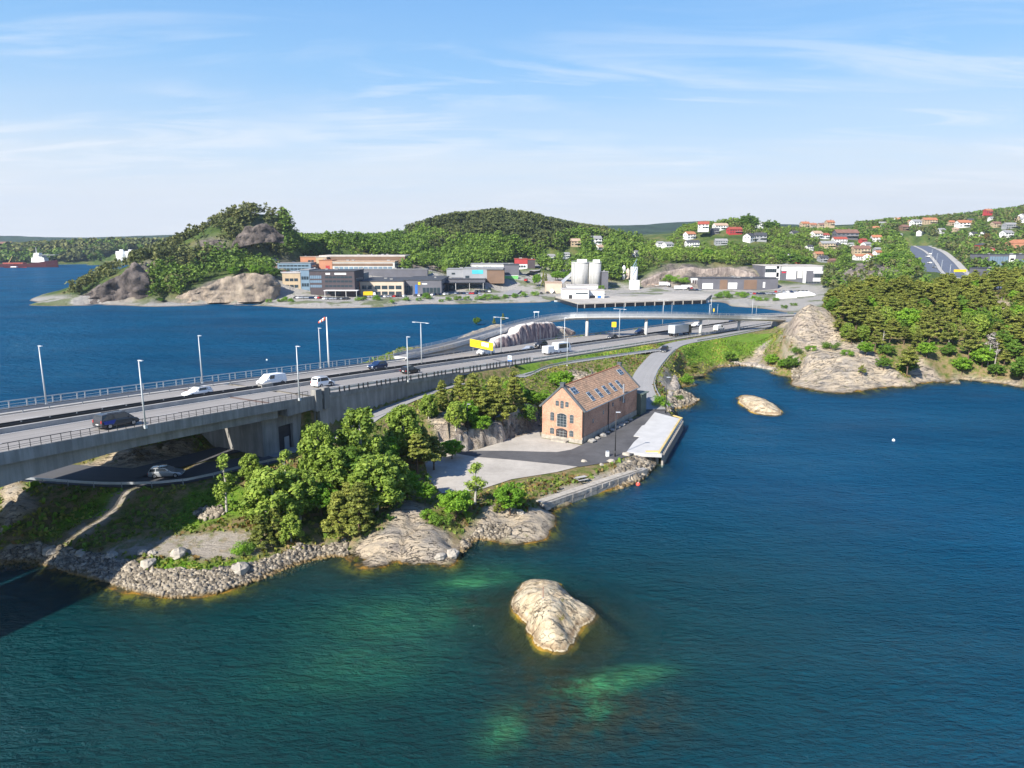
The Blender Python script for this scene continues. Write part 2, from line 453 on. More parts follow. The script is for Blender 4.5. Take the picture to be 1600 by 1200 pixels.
# hill 1
CD((240,400,520),(290,380,540),(345,345,560),(390,333,570),(430,335,580),(450,346,585),(520,370,620),(560,375,650),(620,378,680),(638,385,700),
   (120,462,452),(140,447,466),(165,437,470),(190,427,474),(212,412,479),(235,402,485),(140,467,447),(170,468,447),(200,468,447),(225,467,448),(262,420,486),(300,400,520),(240,465,450),(300,462,452),(300,440,485),(345,385,530),(345,400,520),(400,380,545),(430,395,545),(400,410,520),(440,415,535),
   (350,440,462),(380,428,470),(420,432,470),(430,460,452),(350,465,450),(320,462,452),(470,396,640),(500,392,650),(560,391,655),(620,392,660),(680,405,640),(250,404,560),(300,395,620),(400,372,660),(500,385,740))
CW((-300,600,8),(-260,640,15),(-230,700,30),(-120,760,35),(-200,820,20))
PADS = [(470,636,420.5,572,34),(499,620,423.5,555,10),(434,486,426,540,16),(411,434,426,540,13),(388,403,425,520,8),(724,788,438,525,34),(698,724,434.5,535,22),(735,802,425.5,580,28),(787,811,428.5,560,22),(804,836,420,600,24),(873,896,426,600,14),(1543,1640,417,610,25),(1542,1600,430,560,22),(1582,1612,392,700,14),(1530,1554,395,700,10)]
for x0_, x1_, yb_, Y_, dp_ in PADS:
    for u_ in (0, .5, 1):
        p_ = WD(x0_ + (x1_ - x0_) * u_, yb_, Y_)
        for q_ in (-4, dp_ * .5, dp_): ctrl.append(np.array([p_[0], Y_ + q_, p_[2] - (.5 if q_ < 0 else 0)]))
CD((650,440,520),(560,432,525),(500,430,525))
# hill 2
CD((645,372,705),(660,360,720),(700,350,740),(780,343,750),(850,352,740),(905,367,720),(940,384,700),(975,392,690),(700,380,660),(780,378,650),(850,385,650),(700,402,640),(760,402,650),(800,402,650),
   (850,412,630),(880,410,640),(900,400,640),(650,395,640))
CW((-60,900,30),(60,950,30),(200,1000,25))
# village hill
CD((1000,400,660),(1040,395,690),(1090,360,760),(1130,355,770),(1165,350,780),(1200,360,780),(1240,366,800),(1300,366,830),(1000,415,600),(1040,428,565),(1060,418,575),(1100,420,575),(1160,418,575),(1190,424,570),(1100,440,555),(1170,440,555),
   (1130,390,680),(1200,395,670),(1250,410,620),(1200,412,600),(1290,420,600),(1330,425,560),(1380,425,520),(1390,432,500),(1350,440,480),(1300,440,520),(960,415,600),(940,400,640),(1330,400,680),(1380,395,700),(1300,385,740),
   (1400,370,800),(1420,400,650),(1400,420,560),(960,390,720))
CW((100,1000,25),(250,1100,40))
# right side valley and hills
CD((1480,432,576),(1500,430,560),(1462,410,692),(1447,394,800),(1530,420,600),(1560,432,520),(1600,430,500),(1540,400,680),(1600,405,640),(1420,350,1050),(1450,352,1080),(1530,348,1050),(1600,336,1000),(1400,360,950),(1350,362,950),
   (1480,370,900),(1560,370,850),(1600,375,800),(1500,385,800),(1700,310,1000),(1700,400,600),(1800,420,450))
CW((300,1300,45),(700,1400,70),(1200,1300,90),(1200,900,80))
# island on the left
CD((0,393,1320),(60,392,1320),(120,388,1330),(180,386,1330),(230,385,1330),(-100,392,1330),(60,408,1200),(150,405,1210),(220,400,1200),(60,395,1450),(200,392,1450),(270,392,1300))
P = np.array(ctrl)
keep = []; seen = {}
for i, p in enumerate(P):
    k = (round(p[0] / (1.5 if p[1] < 330 else 7)), round(p[1] / (1.5 if p[1] < 330 else 7)))
    if k in seen: continue
    seen[k] = 1; keep.append(i)
P = P[keep]
A = np.linalg.norm(P[:, None, :2] - P[None, :, :2], axis=2)
An = np.zeros((len(P) + 1, len(P) + 1)); An[:-1, :-1] = A - np.eye(len(P)) * .25; An[-1, :-1] = 1; An[:-1, -1] = 1
sol = np.linalg.solve(An, np.append(P[:, 2], 0))
def rbf(X, Y):
    out = np.empty(X.size); xs = X.ravel(); ys = Y.ravel()
    wv = sol[:-1].astype(np.float32); px_ = P[:, 0].astype(np.float32); py_ = P[:, 1].astype(np.float32)
    for a in range(0, X.size, 20000):
        dx = xs[a:a + 20000, None].astype(np.float32) - px_; dy = ys[a:a + 20000, None].astype(np.float32) - py_
        out[a:a + 20000] = np.sqrt(dx * dx + dy * dy) @ wv + sol[-1]
    return out.reshape(X.shape)

# strips along which the ground is levelled for a road: points, half width, blend
mid = np.array([road_at(i, 12.1) for i in range(iY(113), iY(150), 3)])
mid2 = np.array([road_at(i, 12.9) for i in range(iY(149), len(edge), 3)])
BIKE = np.array([W(*q) for q in [(420,712,5.5),(470,700,5.6),(520,690,6.2),(560,668,7.2),(590,647,8.2),(650,620,8.8),(720,598,9.1),(780,588,8.5),(812,588,8.2),(838,577,8.2),(870,569,8.1),(930,560,7.8),(1010,549,7.2),(1042,545,7.0)]])
LOCAL = np.array([W(*q) for q in [(1022,640,2.35),(1010,622,2.9),(1003,603,3.9),(1008,584,5.0),(1022,565,6.2),(1038,549,6.95),(1060,537,7.0),(1120,526,6.4),(1200,511,6.0)]] + [np.array([118, 288, 6.0]), np.array([142, 297, 6.0])])
UNDER = np.array([[-92, 112, 4.8], *[W(*q) for q in [(40,733,5.0),(130,742,5.0),(210,746,5.0),(290,742,5.1),(350,727,5.4),(420,712,5.5)]]])
LOOP = np.array([W(*q) for q in [(200,742,5.05),(280,722,5.3),(350,704,5.7),(410,690,5.9)]])
HWY = np.array([mid2[-1], [205, 338, 6.2], [268, 385, 7.2], [315, 448, 8.6], [340, 525, 10], WD(1478, 430, 576), WD(1461, 409, 692), WD(1446, 393.5, 800), [500, 900, 33]])
HWY[0, 2] = edge[-1, 2]
def dens(pl, step):
    out = []
    pl = np.asarray(pl, float)
    for k in range(len(pl) - 1):
        p0 = pl[max(k - 1, 0)]; p1 = pl[k]; p2 = pl[k + 1]; p3 = pl[min(k + 2, len(pl) - 1)]
        m = max(1, int(np.linalg.norm(p2 - p1) / step))
        for j in range(m):
            u = j / m
            out.append(.5 * ((2 * p1) + (-p0 + p2) * u + (2 * p0 - 5 * p1 + 4 * p2 - p3) * u * u + (-p0 + 3 * p1 - 3 * p2 + p3) * u ** 3))
    out.append(pl[-1]); return np.array(out)
BIKE = dens(BIKE, 2); LOCAL = dens(LOCAL, 2); UNDER = dens(UNDER, 2); LOOP = dens(LOOP, 2); HWY = dens(HWY, 12)
STRIPS = [(UNDER, 4.6, 3, .12), (LOOP, 3.2, 3, .14), (BIKE, 2.2, 2.5, .1), (LOCAL, 3.2, 3, .1), (mid, 11.3, .8, .35), (mid2, 13.6, 2.2, .35), (HWY, 19, 12, .5)]
def level(X, Y, Z):
    for pl, hw, bl, drop in STRIPS:
        x0, x1 = pl[:, 0].min() - hw - bl, pl[:, 0].max() + hw + bl; y0, y1 = pl[:, 1].min() - hw - bl, pl[:, 1].max() + hw + bl
        m = (X > x0) & (X < x1) & (Y > y0) & (Y < y1)
        if not m.any(): continue
        xs, ys, zs = X[m], Y[m], Z[m]
        best = np.full(xs.shape, 1e9); bz = np.zeros(xs.shape); nseg = len(pl) - 1
        for si, (a, b) in enumerate(zip(pl[:-1], pl[1:])):
            d = b[:2] - a[:2]; L2 = (d ** 2).sum()
            u = np.clip(((xs - a[0]) * d[0] + (ys - a[1]) * d[1]) / L2, 0, 1)
            dd = np.hypot(xs - a[0] - u * d[0], ys - a[1] - u * d[1])
            if si == 0: dd = np.where(u <= 0, dd * 6, dd)
            if si == nseg - 1: dd = np.where(u >= 1, dd * 3, dd)
            k = dd < best
            best[k] = dd[k]; bz[k] = (a[2] + u * (b[2] - a[2]))[k]
        w_ = np.clip(1 - (best - hw) / bl, 0, 1); w_ = w_ * w_ * (3 - 2 * w_)
        Z[m] = zs * (1 - w_) + (bz - drop) * w_
    return Z

# ------------------------------ surface classes, polygons drawn on the photograph and carried to the ground they show
ROCK = [[(540,866),(560,845),(600,826),(618,795),(640,782),(668,790),(662,812),(700,832),(722,880),(640,892),(565,895)],
        [(705,862),(735,825),(756,796),(790,785),(812,800),(850,790),(868,805),(862,842),(832,856),(790,840),(745,850)],
        [(664,655),(700,640),(735,648),(760,655),(800,650),(846,638),(847,668),(815,683),(780,693),(748,704),(712,706),(680,715),(690,690)],
        [(0,770),(38,765),(62,790),(30,815),(0,832)],[(95,728),(180,705),(300,688),(310,715),(200,735),(100,738)],
        [(1212,508),(1222,490),(1245,468),(1285,468),(1302,500),(1312,535),(1345,535),(1372,558),(1405,588),(1424,604),(1345,625),(1280,622),(1228,606),(1248,580),(1260,552),(1238,535)],
        [(1535,480),(1560,462),(1580,475),(1575,492),(1540,495)],[(1415,565),(1440,560),(1470,590),(1500,598),(1420,604)],
        [(1078,600),(1092,585),(1110,596),(1106,604)],[(1160,566),(1195,535),(1206,530),(1190,560),(1212,576),(1160,575)],
        [(640,560),(690,540),(745,508),(800,494),(875,494),(905,512),(900,528),(850,520),(760,536),(700,560)],
        [(1420,598),(1500,588),(1600,594),(1600,612),(1500,600),(1430,606)],
        [(860,592),(900,578),(930,582),(925,590),(880,600)]]
GRAV = [[(0,860),(0,900),(60,890),(150,905),(200,925),(270,940),(345,932),(410,910),(470,888),(510,870),(545,870),(545,845),(500,850),(440,862),(400,880),(330,893),(250,898),(190,875),(140,868),(60,846),(0,850)],
        [(140,868),(200,845),(300,834),(400,830),(430,845),(400,868),(330,872),(230,868)],
        [(205,760),(175,790),(100,840),(60,850),(80,862),(130,840),(190,800),(225,765)],
        [(715,850),(740,830),(790,820),(800,835),(745,850),(722,866)],
        [(960,730),(985,712),(1012,704),(1030,724),(1005,752),(960,765),(950,745)],
        [(1034,655),(1042,618),(1070,608),(1096,624),(1080,638),(1048,645)],[(1030,600),(1040,590),(1065,605),(1048,615)],
        [(1238,548),(1250,556),(1244,580),(1225,560),(1215,525),(1225,528)],[(1120,573),(1170,568),(1215,578),(1190,584),(1130,580)],
        [(845,772),(905,752),(985,725),(1000,742),(930,768),(850,800)]]
LAWN = [[(1060,540),(1100,528),(1200,520),(1215,535),(1180,550),(1130,566),(1085,568),(1062,556)],[(590,640),(700,598),(720,602),(620,640),(560,690),(545,680)],
        [(810,575),(850,565),(840,585),(815,588)],[(250,822),(300,775),(350,755),(420,770),(400,800),(330,812),(290,830)],[(200,775),(150,810),(60,850),(110,800),(180,765)],
        [(860,560),(1010,535),(1030,545),(940,556),(850,572)],[(200,880),(270,870),(330,880),(400,868),(400,885),(300,895),(220,888)]]
FROCK = [[(110,470),(145,450),(190,433),(232,406),(248,408),(232,440),(214,470),(160,474)],[(272,472),(330,438),(385,428),(430,440),(440,466),(420,474)],
         [(298,392),(315,372),(345,368),(356,384),(350,394),(315,396)],[(362,382),(372,362),(400,350),(432,346),(440,362),(415,372),(390,384)],
         [(1000,436),(1040,415),(1100,414),(1180,418),(1192,430),(1185,452),(1060,452),(1000,447)],[(1285,440),(1320,415),(1350,413),(1400,418),(1412,436),(1350,448),(1300,450)],
         [(628,400),(630,370),(648,370),(645,395)],[(400,425),(410,408),(450,400),(480,410),(440,420)],[(235,470),(260,460),(280,466),(270,474)],[(640,418),(690,418),(690,440),(640,436)]]
FFLAT = [[(-20,474),(45,462),(120,462),(250,468),(420,462),(440,418),(560,398),(640,400),(700,432),(760,420),(820,405),(870,430),(980,445),(1010,448),(1190,445),(1290,445),(1300,470),(1230,492),(1100,476),(850,474),(600,486),(300,482),(45,476)]]
def masks(X, Y, Z, far):
    px = proj(np.stack([X, Y, Z], -1))
    wob = 7.0 if not far else 4.0
    s = .35 if not far else .05
    q = px + np.stack([fbm(X, Y, s, 3), fbm(X + 50, Y + 31, s, 3)], -1) * wob * 2
    rock = np.zeros(X.shape); grav = np.zeros(X.shape); lawn = np.zeros(X.shape)
    front = Y < (300 if not far else 1e9)
    for pl in (ROCK if not far else FROCK): rock[inpoly(q, pl) & front] = 1
    for pl in (GRAV if not far else FFLAT): grav[inpoly(q, pl) & front & ((Z < 14) if far else True)] = 1
    if not far:
        for pl in LAWN: lawn[inpoly(q, pl) & front] = 1
    return rock, grav, lawn
def blur(a, k=1):
    for _ in range(k):
        b = a.copy(); b[1:-1, 1:-1] = (a[1:-1, 1:-1] * 2 + a[:-2, 1:-1] + a[2:, 1:-1] + a[1:-1, :-2] + a[1:-1, 2:]) / 6; a = b
    return a
def axis(segs):
    out = [segs[0][0]]
    for a, b, st in segs:
        while out[-1] < b - 1e-6: out.append(min(out[-1] + st, b))
    return np.array(out)
ax_n = axis([(-125, -80, 1.5), (-80, 70, .55), (70, 200, 1.1), (200, 330, 4)]); ay_n = axis([(48, 60, 2), (60, 170, .55), (170, 262, .9), (262, 345, 3)])
ax_f = axis([(-1300, -460, 14), (-460, 480, 4.5), (480, 1300, 12)]); ay_f = axis([(345, 720, 4.5), (720, 1000, 8), (1000, 1640, 14)])
GR = {}
for key, ax, ay, far in (('near', ax_n, ay_n, False), ('far', ax_f, ay_f, True)):
    X, Y = np.meshgrid(ax, ay, indexing='ij')
    Z = rbf(X, Y)
    rock, grav, lawn = masks(X, Y, Z, far)
    land = np.clip((Z + .3) / 1.2, 0, 1)
    if not far:
        rk = blur(rock, 2)
        n1 = fbm(X * .9 + Y * .3, Y - X * .3, .16, 4, .5); ridge = 1 - 2 * np.abs(fbm(X + Y * .5, Y * .8, .11, 4, .55)) * 2.2
        step = fbm(X * .5, Y, .35, 3, .6)
        Z += rk * land * (n1 * 1.5 + (ridge - .6) * .45 + step * .4 - .9 * np.clip(1 - np.abs(fbm(X * .55 + Y * .35 + 70, Y * .55 - X * .35, .21, 3, .5)) * 22, 0, 1) ** 2) + (1 - rk) * land * fbm(X, Y, .3, 4, .5) * .45
        Z += (1 - land) * fbm(X, Y, .22, 3, .6) * 1.1
        Z[(Z < .12) & (rk > .5) & (land > .9)] += .1
        Z = level(X, Y, Z)
        pxy = proj(np.stack([X, Y, np.full(X.shape, 2.2)], -1))
        iy = inpoly(pxy, YARD) & (Y < 165) & (X > -40)
        Z[iy] = 2.05
    else:
        rk = blur(rock, 1)
        Z += rk * land * (fbm(X, Y, .05, 5, .7) * 20) + (1 - rk) * (1 - grav) * np.clip(Z / 8, 0, 1) * fbm(X, Y, .02, 4, .5) * 6
        Z = level(X, Y, Z)
    GR[key] = (ax, ay, Z, rock, grav, lawn)
def _bil(ax, ay, Z, x, y):
    i = np.clip(np.searchsorted(ax, x) - 1, 0, len(ax) - 2); j = np.clip(np.searchsorted(ay, y) - 1, 0, len(ay) - 2)
    u = np.clip((x - ax[i]) / (ax[i + 1] - ax[i]), 0, 1); v_ = np.clip((y - ay[j]) / (ay[j + 1] - ay[j]), 0, 1)
    return (Z[i, j] * (1 - u) + Z[i + 1, j] * u) * (1 - v_) + (Z[i, j + 1] * (1 - u) + Z[i + 1, j + 1] * u) * v_
def TZ(x, y):
    x = np.asarray(x, float); y = np.asarray(y, float)
    n_ = _bil(*GR['near'][:3], x, y); f_ = _bil(*GR['far'][:3], x, y)
    return np.where(y < 345, n_, f_)
def TM(which, x, y):
    k = {'rock': 3, 'grav': 4, 'lawn': 5}[which]
    x = np.asarray(x, float); y = np.asarray(y, float)
    gn, gf = GR['near'], GR['far']
    return np.where(y < 345, _bil(gn[0], gn[1], gn[k], x, y), _bil(gf[0], gf[1], gf[k], x, y))
def hit(px, py, y0=48, y1=1600, zf=None):
    """where the sight line through this pixel of the photograph meets the ground"""
    r = ray(px, py); Ys = y0 * (y1 / y0) ** np.linspace(0, 1, 3000); k = Ys / r[1]
    xs, zs = r[0] * k, H + r[2] * k
    b = np.nonzero(zs <= np.maximum(TZ(xs, Ys), 0))[0]
    if len(b) == 0: return np.array([xs[-1], Ys[-1], zs[-1]])
    i = b[0]; return np.array([xs[i], Ys[i], float(max(TZ(xs[i], Ys[i]), 0))])
def grid_mesh(name, key, mat, zmin):
    ax, ay, Z, rock, grav, lawn = GR[key]
    X, Y = np.meshgrid(ax, ay, indexing='ij')
    V = np.stack([X, Y, Z], -1).reshape(-1, 3)
    nx, ny = len(ax), len(ay); I = np.arange(nx * ny).reshape(nx, ny)
    Q = np.stack([I[:-1, :-1], I[1:, :-1], I[1:, 1:], I[:-1, 1:]], -1).reshape(-1, 4)
    zq = V[Q, 2].max(1); Q = Q[zq > zmin]
    used = np.zeros(len(V), bool); used[Q.ravel()] = True; re = np.cumsum(used) - 1
    cl = np.stack([blur(rock), blur(grav), blur(lawn)], -1).reshape(-1, 3)[used]
    o = np_mesh(name, V[used], re[Q], mat, smooth=True, attrs={'surf': cl}); o['kind'] = 'structure'
    return o
# ================================================================== materials
def crack_lines(t, vec, scales=((.28, .007), (.6, .009)), dist=.25):
    """thin wandering lines where a noise crosses its middle value: 1 on rock, 0 in the crack"""
    out = None
    for sc_, w_ in scales:
        n = t.noise(vec, sc_, 4, .55, dist)
        d = t.math('ABSOLUTE', t.math('SUBTRACT', n, .5))
        m_ = t.ramp(d, [(0.0, 0.0), (w_, 1.0)])
        out = m_ if out is None else t.math('MULTIPLY', out, m_)
    return out
def m_ground(t):
    c = t.coord('Object'); s = t.new('ShaderNodeSeparateColor'); t.l.new(t.attr('surf'), s.inputs[0])
    rk, gv, lw = s.outputs[0], s.outputs[1], s.outputs[2]
    x, y, z = t.sep(c)
    nA = t.noise(c, .12, 6, .6); nB = t.noise(c, .8, 6, .65); nC = t.noise(c, 4.5, 4, .7)
    # heath and dry grass
    heath = t.ramp(nB, [(.30, (.055, .085, .022)), (.43, (.13, .155, .035)), (.52, (.21, .175, .075)), (.62, (.27, .20, .11)), (.75, (.16, .17, .045))])
    lawn = t.ramp(nB, [(.3, (.075, .15, .015)), (.5, (.13, .23, .022)), (.7, (.20, .27, .04))])
    col = t.mix(lw, heath, lawn)
    # rock: warm granite with grey and pink patches, dark cracks and streaks
    rvec = t.mapping(c, scale=(.55, 1.5, 1.6), rot=(0, R(12), R(28)))
    nR = t.noise(rvec, .55, 7, .66, .7)
    rockc = t.ramp(nR, [(.30, (.11, .098, .085)), (.40, (.28, .245, .20)), (.49, (.44, .365, .27)), (.60, (.55, .45, .32)), (.72, (.30, .27, .23))])
    lich = t.ramp(t.noise(c, .33, 5, .6), [(.47, 0.0), (.64, .6)])
    rockc = t.mix(lich, rockc, t.mix(nC, (.20, .185, .17), (.40, .37, .33)))
    ck = crack_lines(t, t.mapping(c, scale=(.35, 1.9, 1), rot=(0, 0, R(38)))); crack = t.ramp(ck, [(0.0, .28), (1.0, 1.0)])
    rockc = t.mix(1.0, rockc, crack, 'MULTIPLY')
    green = t.math('MULTIPLY', t.ramp(t.noise(c, .28, 6, .7), [(.60, 0.0), (.66, 1.0)]), .8)
    rockc = t.mix(green, rockc, (.13, .14, .04))
    # far rock is greyer and taller, steep faces are streaked
    geo = t.new('ShaderNodeNewGeometry'); nz = t.sep(geo.outputs['Normal'])[2]
    steep = t.ramp(nz, [(.45, 1.0), (.80, 0.0)])
    streak = t.noise(t.mapping(c, scale=(1.2, 1.2, .15)), .5, 5, .7)
    rockc = t.mix(t.math('MULTIPLY', steep, .75), rockc, t.ramp(streak, [(.3, (.11, .095, .09)), (.5, (.28, .23, .20)), (.7, (.46, .39, .32))]))
    col = t.mix(rk, col, rockc)
    gravel = t.mix(t.noise(c, 2.2, 5, .75), (.23, .20, .165), (.46, .41, .345))
    gravel = t.mix(t.math('MULTIPLY', t.ramp(t.noise(c, .45, 5, .65), [(.50, 0.0), (.60, 1.0)]), .75), gravel, heath)
    col = t.mix(gv, col, gravel)
    # tidal band: dark lichen line, ochre weed, then brown-green kelp below
    zz = t.math('ADD', z, t.math('MULTIPLY', t.math('SUBTRACT', nB, .5), .5))
    nearm = t.math('LESS_THAN', y, 300.0)
    dark = t.ramp(t.math('MULTIPLY', zz, .5), [(.06, .0), (.10, .75), (.17, .5), (.24, 0.0)])
    col = t.mix(t.math('MULTIPLY', dark, .6), col, (.12, .085, .05))
    weedf = t.ramp(t.math('ADD', t.math('MULTIPLY', zz, .5), .5), [(.42, 1.0), (.56, 1.0), (.60, 0.0)])
    weed = t.ramp(t.math('ADD', t.math('MULTIPLY', zz, .25), .75), [(.20, (.018, .05, .045)), (.45, (.03, .045, .02)), (.60, (.12, .10, .012)), (.70, (.34, .24, .02)), (.755, (.36, .19, .03)), (.78, (.16, .10, .03))])
    wpatch = t.ramp(t.noise(c, .38, 5, .7), [(.47, .0), (.60, 1.0)])
    weed = t.mix(wpatch, (.05, .045, .022), weed)
    col = t.mix(weedf, col, weed)
    nr = t.bump(t.mix(t.math('MULTIPLY', t.math('SUBTRACT', 1.0, ck), rk), t.mix(.3, t.noise(rvec, 1.1, 9, .74), nC), (0, 0, 0)), 1.0, .8)
    t.out(t.bsdf(col, .9, .15, nr))
material('ground', m_ground)
def m_farground(t):
    c = t.coord('Object'); s = t.new('ShaderNodeSeparateColor'); t.l.new(t.attr('surf'), s.inputs[0])
    rk, gv = s.outputs[0], s.outputs[1]
    z = t.sep(c)[2]
    nB = t.noise(c, .06, 6, .6); nC = t.noise(c, .5, 5, .7)
    col = t.ramp(nB, [(.35, (.045, .075, .02)), (.5, (.08, .12, .03)), (.65, (.16, .15, .06))])
    rv = t.mapping(c, scale=(1, 1, .35), rot=(R(10), R(15), 0)); nR = t.noise(rv, .09, 8, .7, .6)
    rc = t.ramp(nR, [(.30, (.04, .036, .034)), (.43, (.11, .097, .088)), (.52, (.21, .18, .155)), (.64, (.35, .295, .24)), (.8, (.18, .155, .135))])
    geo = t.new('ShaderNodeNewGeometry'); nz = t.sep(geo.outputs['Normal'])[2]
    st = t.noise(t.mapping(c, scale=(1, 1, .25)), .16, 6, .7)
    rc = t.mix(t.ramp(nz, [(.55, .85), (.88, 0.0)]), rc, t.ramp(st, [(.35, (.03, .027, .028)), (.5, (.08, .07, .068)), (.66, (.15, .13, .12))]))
    col = t.mix(rk, col, rc)
    fl = t.mix(nC, (.27, .255, .23), (.44, .415, .38))
    fl = t.mix(t.math('MULTIPLY', t.ramp(t.noise(c, .045, 4, .6), [(.53, 0.0), (.60, 1.0)]), .8), fl, (.11, .14, .045))
    col = t.mix(gv, col, fl)
    col = t.mix(t.ramp(t.math('ADD', t.math('MULTIPLY', z, .25), .4), [(.40, 1.0), (.50, 0.0)]), col, (.20, .16, .11))
    t.out(t.bsdf(col, .95, .1, t.bump(t.noise(rv, .35, 8, .75), 1.0, 2.2)))
material('far_ground', m_farground)

def m_water(t):
    c = t.coord('Object'); s = t.new('ShaderNodeSeparateColor'); t.l.new(t.attr('sea'), s.inputs[0])
    dep, shoal, kelp = s.outputs[0], s.outputs[1], s.outputs[2]
    cd = t.new('ShaderNodeCameraData') if False else None
    big = t.noise(t.mapping(c, scale=(1, 1.6, 1), rot=(0, 0, R(20))), .018, 4, .55)
    w1 = t.noise(t.mapping(c, scale=(1.0, 2.6, 1), rot=(0, 0, R(-32))), .62, 6, .62, .35)
    w2 = t.noise(t.mapping(c, scale=(1.0, 2.0, 1), rot=(0, 0, R(-12))), 1.9, 3, .6, .2)
    w3 = t.noise(t.mapping(c, scale=(1.0, 1.8, 1), rot=(0, 0, R(-45))), .17, 3, .5)
    h = t.math('ADD', t.math('ADD', w1, t.math('MULTIPLY', w2, .28)), t.math('MULTIPLY', w3, 1.4))
    amp = t.ramp(big, [(.3, .65), (.6, 1.0)])
    h = t.math('MULTIPLY', h, amp)
    nr = t.bump(h, 1.0, 1.35)
    body = t.mix(t.attr('sea', 'Alpha') if False else t.ramp(big, [(.35, 0.0), (.65, 1.0)]), (.0006, .050, .118), (.001, .080, .178))
    teal = t.attr('teal', 'Fac')
    body = t.mix(teal, body, (.0008, .038, .043))
    body = t.mix(t.math('MULTIPLY', shoal, t.ramp(t.noise(c, .35, 4, .6), [(.3, .35), (.6, 1.0)])), body, t.mix(t.noise(c, 1.1, 5, .65), (.02, .22, .11), (.10, .34, .12)))
    body = t.mix(t.math('MULTIPLY', kelp, t.ramp(t.noise(c, .55, 6, .7), [(.38, 0.0), (.58, 1.0)])), body, (.030, .034, .022))
    dif = t.new('ShaderNodeBsdfDiffuse'); t.l.new(body, dif.inputs[0]); t.l.new(t.bump(h, 1.0, 1.6), dif.inputs['Normal'])
    tr = t.new('ShaderNodeBsdfTransparent'); tr.inputs[0].default_value = (.78, .93, .86, 1)
    m1 = t.new('ShaderNodeMixShader'); t.l.new(dep, m1.inputs[0]); t.l.new(tr.outputs[0], m1.inputs[1]); t.l.new(dif.outputs[0], m1.inputs[2])
    gl = t.new('ShaderNodeBsdfGlossy'); gl.inputs['Roughness'].default_value = .13; t.l.new(nr, gl.inputs['Normal'])
    gl.inputs[0].default_value = (.62, .86, 1, 1)
    fr = t.new('ShaderNodeFresnel'); fr.inputs[0].default_value = 1.33; t.l.new(nr, fr.inputs['Normal'])
    m2 = t.new('ShaderNodeMixShader'); t.l.new(t.math('MULTIPLY', fr.outputs[0], t.ramp(t.noise(t.mapping(c, scale=(.35, 1.6, 1), rot=(0, 0, R(-18))), .035, 5, .6), [(.35, .27), (.50, .37), (.65, .56)])), m2.inputs[0]); t.l.new(m1.outputs[0], m2.inputs[1]); t.l.new(gl.outputs[0], m2.inputs[2])
    t.out(m2.outputs[0])
material('water', m_water)

def m_road(col, streak=.2, lane=True):
    def fn(t):
        a = t.attr('along', 'Vector'); c = t.coord('Object')
        n1 = t.noise(t.mapping(a, scale=(1.6, .02, 1)), 1.0, 4, .6)
        n2 = t.noise(c, .25, 5, .6); n3 = t.noise(c, 9, 3, .7)
        k = t.math('ADD', t.math('MULTIPLY', t.math('SUBTRACT', n1, .5), streak * 3.2), t.math('MULTIPLY', t.math('SUBTRACT', n2, .5), .28))
        k = t.math('ADD', k, t.math('MULTIPLY', t.math('SUBTRACT', n3, .5), .22))
        k = t.math('ADD', k, 1.0)
        cb = t.new('ShaderNodeCombineColor'); [t.l.new(k, cb.inputs[i]) for i in range(3)]
        cc = t.mix(1.0, col, cb.outputs[0], 'MULTIPLY')
        t.out(t.bsdf(cc, .85, .25, t.bump(n3, .2, .02)))
    return fn
material('bridge_asphalt', m_road((.26, .242, .222)))
material('asphalt', m_road((.245, .24, .235), .12))
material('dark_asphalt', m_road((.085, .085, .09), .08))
material('highway_asphalt', m_road((.10, .115, .15), .1))
plain('new_asphalt', (.105, .103, .105), .85, .2, var=.28, scale=.22)
plain('pale_yard', (.43, .395, .345), .9, .15, var=.22, scale=.18)
plain('white_line', (.72, .71, .68), .7, var=.25, scale=1.2)
plain('kerb_concrete', (.40, .385, .36), .85, var=.2)
def m_conc(t):
    c = t.coord('Object')
    st = t.noise(t.mapping(c, scale=(1.2, 1.2, .12)), .9, 6, .7)
    n = t.noise(c, .3, 5, .6)
    b = t.new('ShaderNodeTexWave', wave_type='BANDS', bands_direction='Z'); t.l.new(c, b.inputs[0]); b.inputs['Scale'].default_value = .35; b.inputs['Distortion'].default_value = .1
    cc = t.mix(t.math('MULTIPLY', t.ramp(st, [(.42, 1.0), (.6, 0.0)]), .55), (.30, .29, .27), (.145, .138, .128))
    cc = t.mix(1.0, cc, t.ramp(n, [(.3, .78), (.7, 1.05)]), 'MULTIPLY')
    t.out(t.bsdf(cc, .9, .2, t.bump(t.noise(c, 5, 4, .7), .3, .05)))
material('concrete', m_conc)
plain('pale_concrete', (.47, .465, .45), .85, var=.12, scale=.4)
plain('galvanised', (.50, .52, .54), .45, .5, .6, var=.15)
plain('grey_metal', (.30, .32, .34), .5, .5, .3)
plain('lamp_post_metal', (.52, .55, .56), .5, .5, .2)
plain('black_metal', (.02, .022, .025), .5, .5)
plain('lamp_glass', (.55, .57, .6), .2, .6)
plain('white_paint', (.80, .80, .79), .35, .5, var=.06)
plain('silver_paint', (.45, .47, .50), .28, .6, .5, var=.05)
plain('black_paint', (.018, .018, .02), .22, .6, var=.05)
plain('dark_grey_paint', (.055, .055, .06), .25, .6, .2, var=.05)
plain('navy_paint', (.012, .03, .085), .22, .6, .1, var=.05)
plain('red_paint', (.45, .03, .025), .3, .5, var=.08)
plain('car_glass', (.02, .025, .03), .06, .8, var=0)
plain('rubber', (.02, .02, .02), .85, .2)
plain('rim_metal', (.48, .49, .5), .35, .6, .6)
plain('head_lamp', (.75, .78, .8), .15, .7)
plain('tail_lamp', (.42, .015, .01), .25, .6)
plain('blue_film', (.02, .05, .30), .3, .5)
plain('number_plate', (.75, .75, .72), .5)
plain('trailer_grey', (.42, .45, .47), .5, .4, var=.1)
plain('yellow_board', (.85, .56, .02), .5, .3, var=.06)
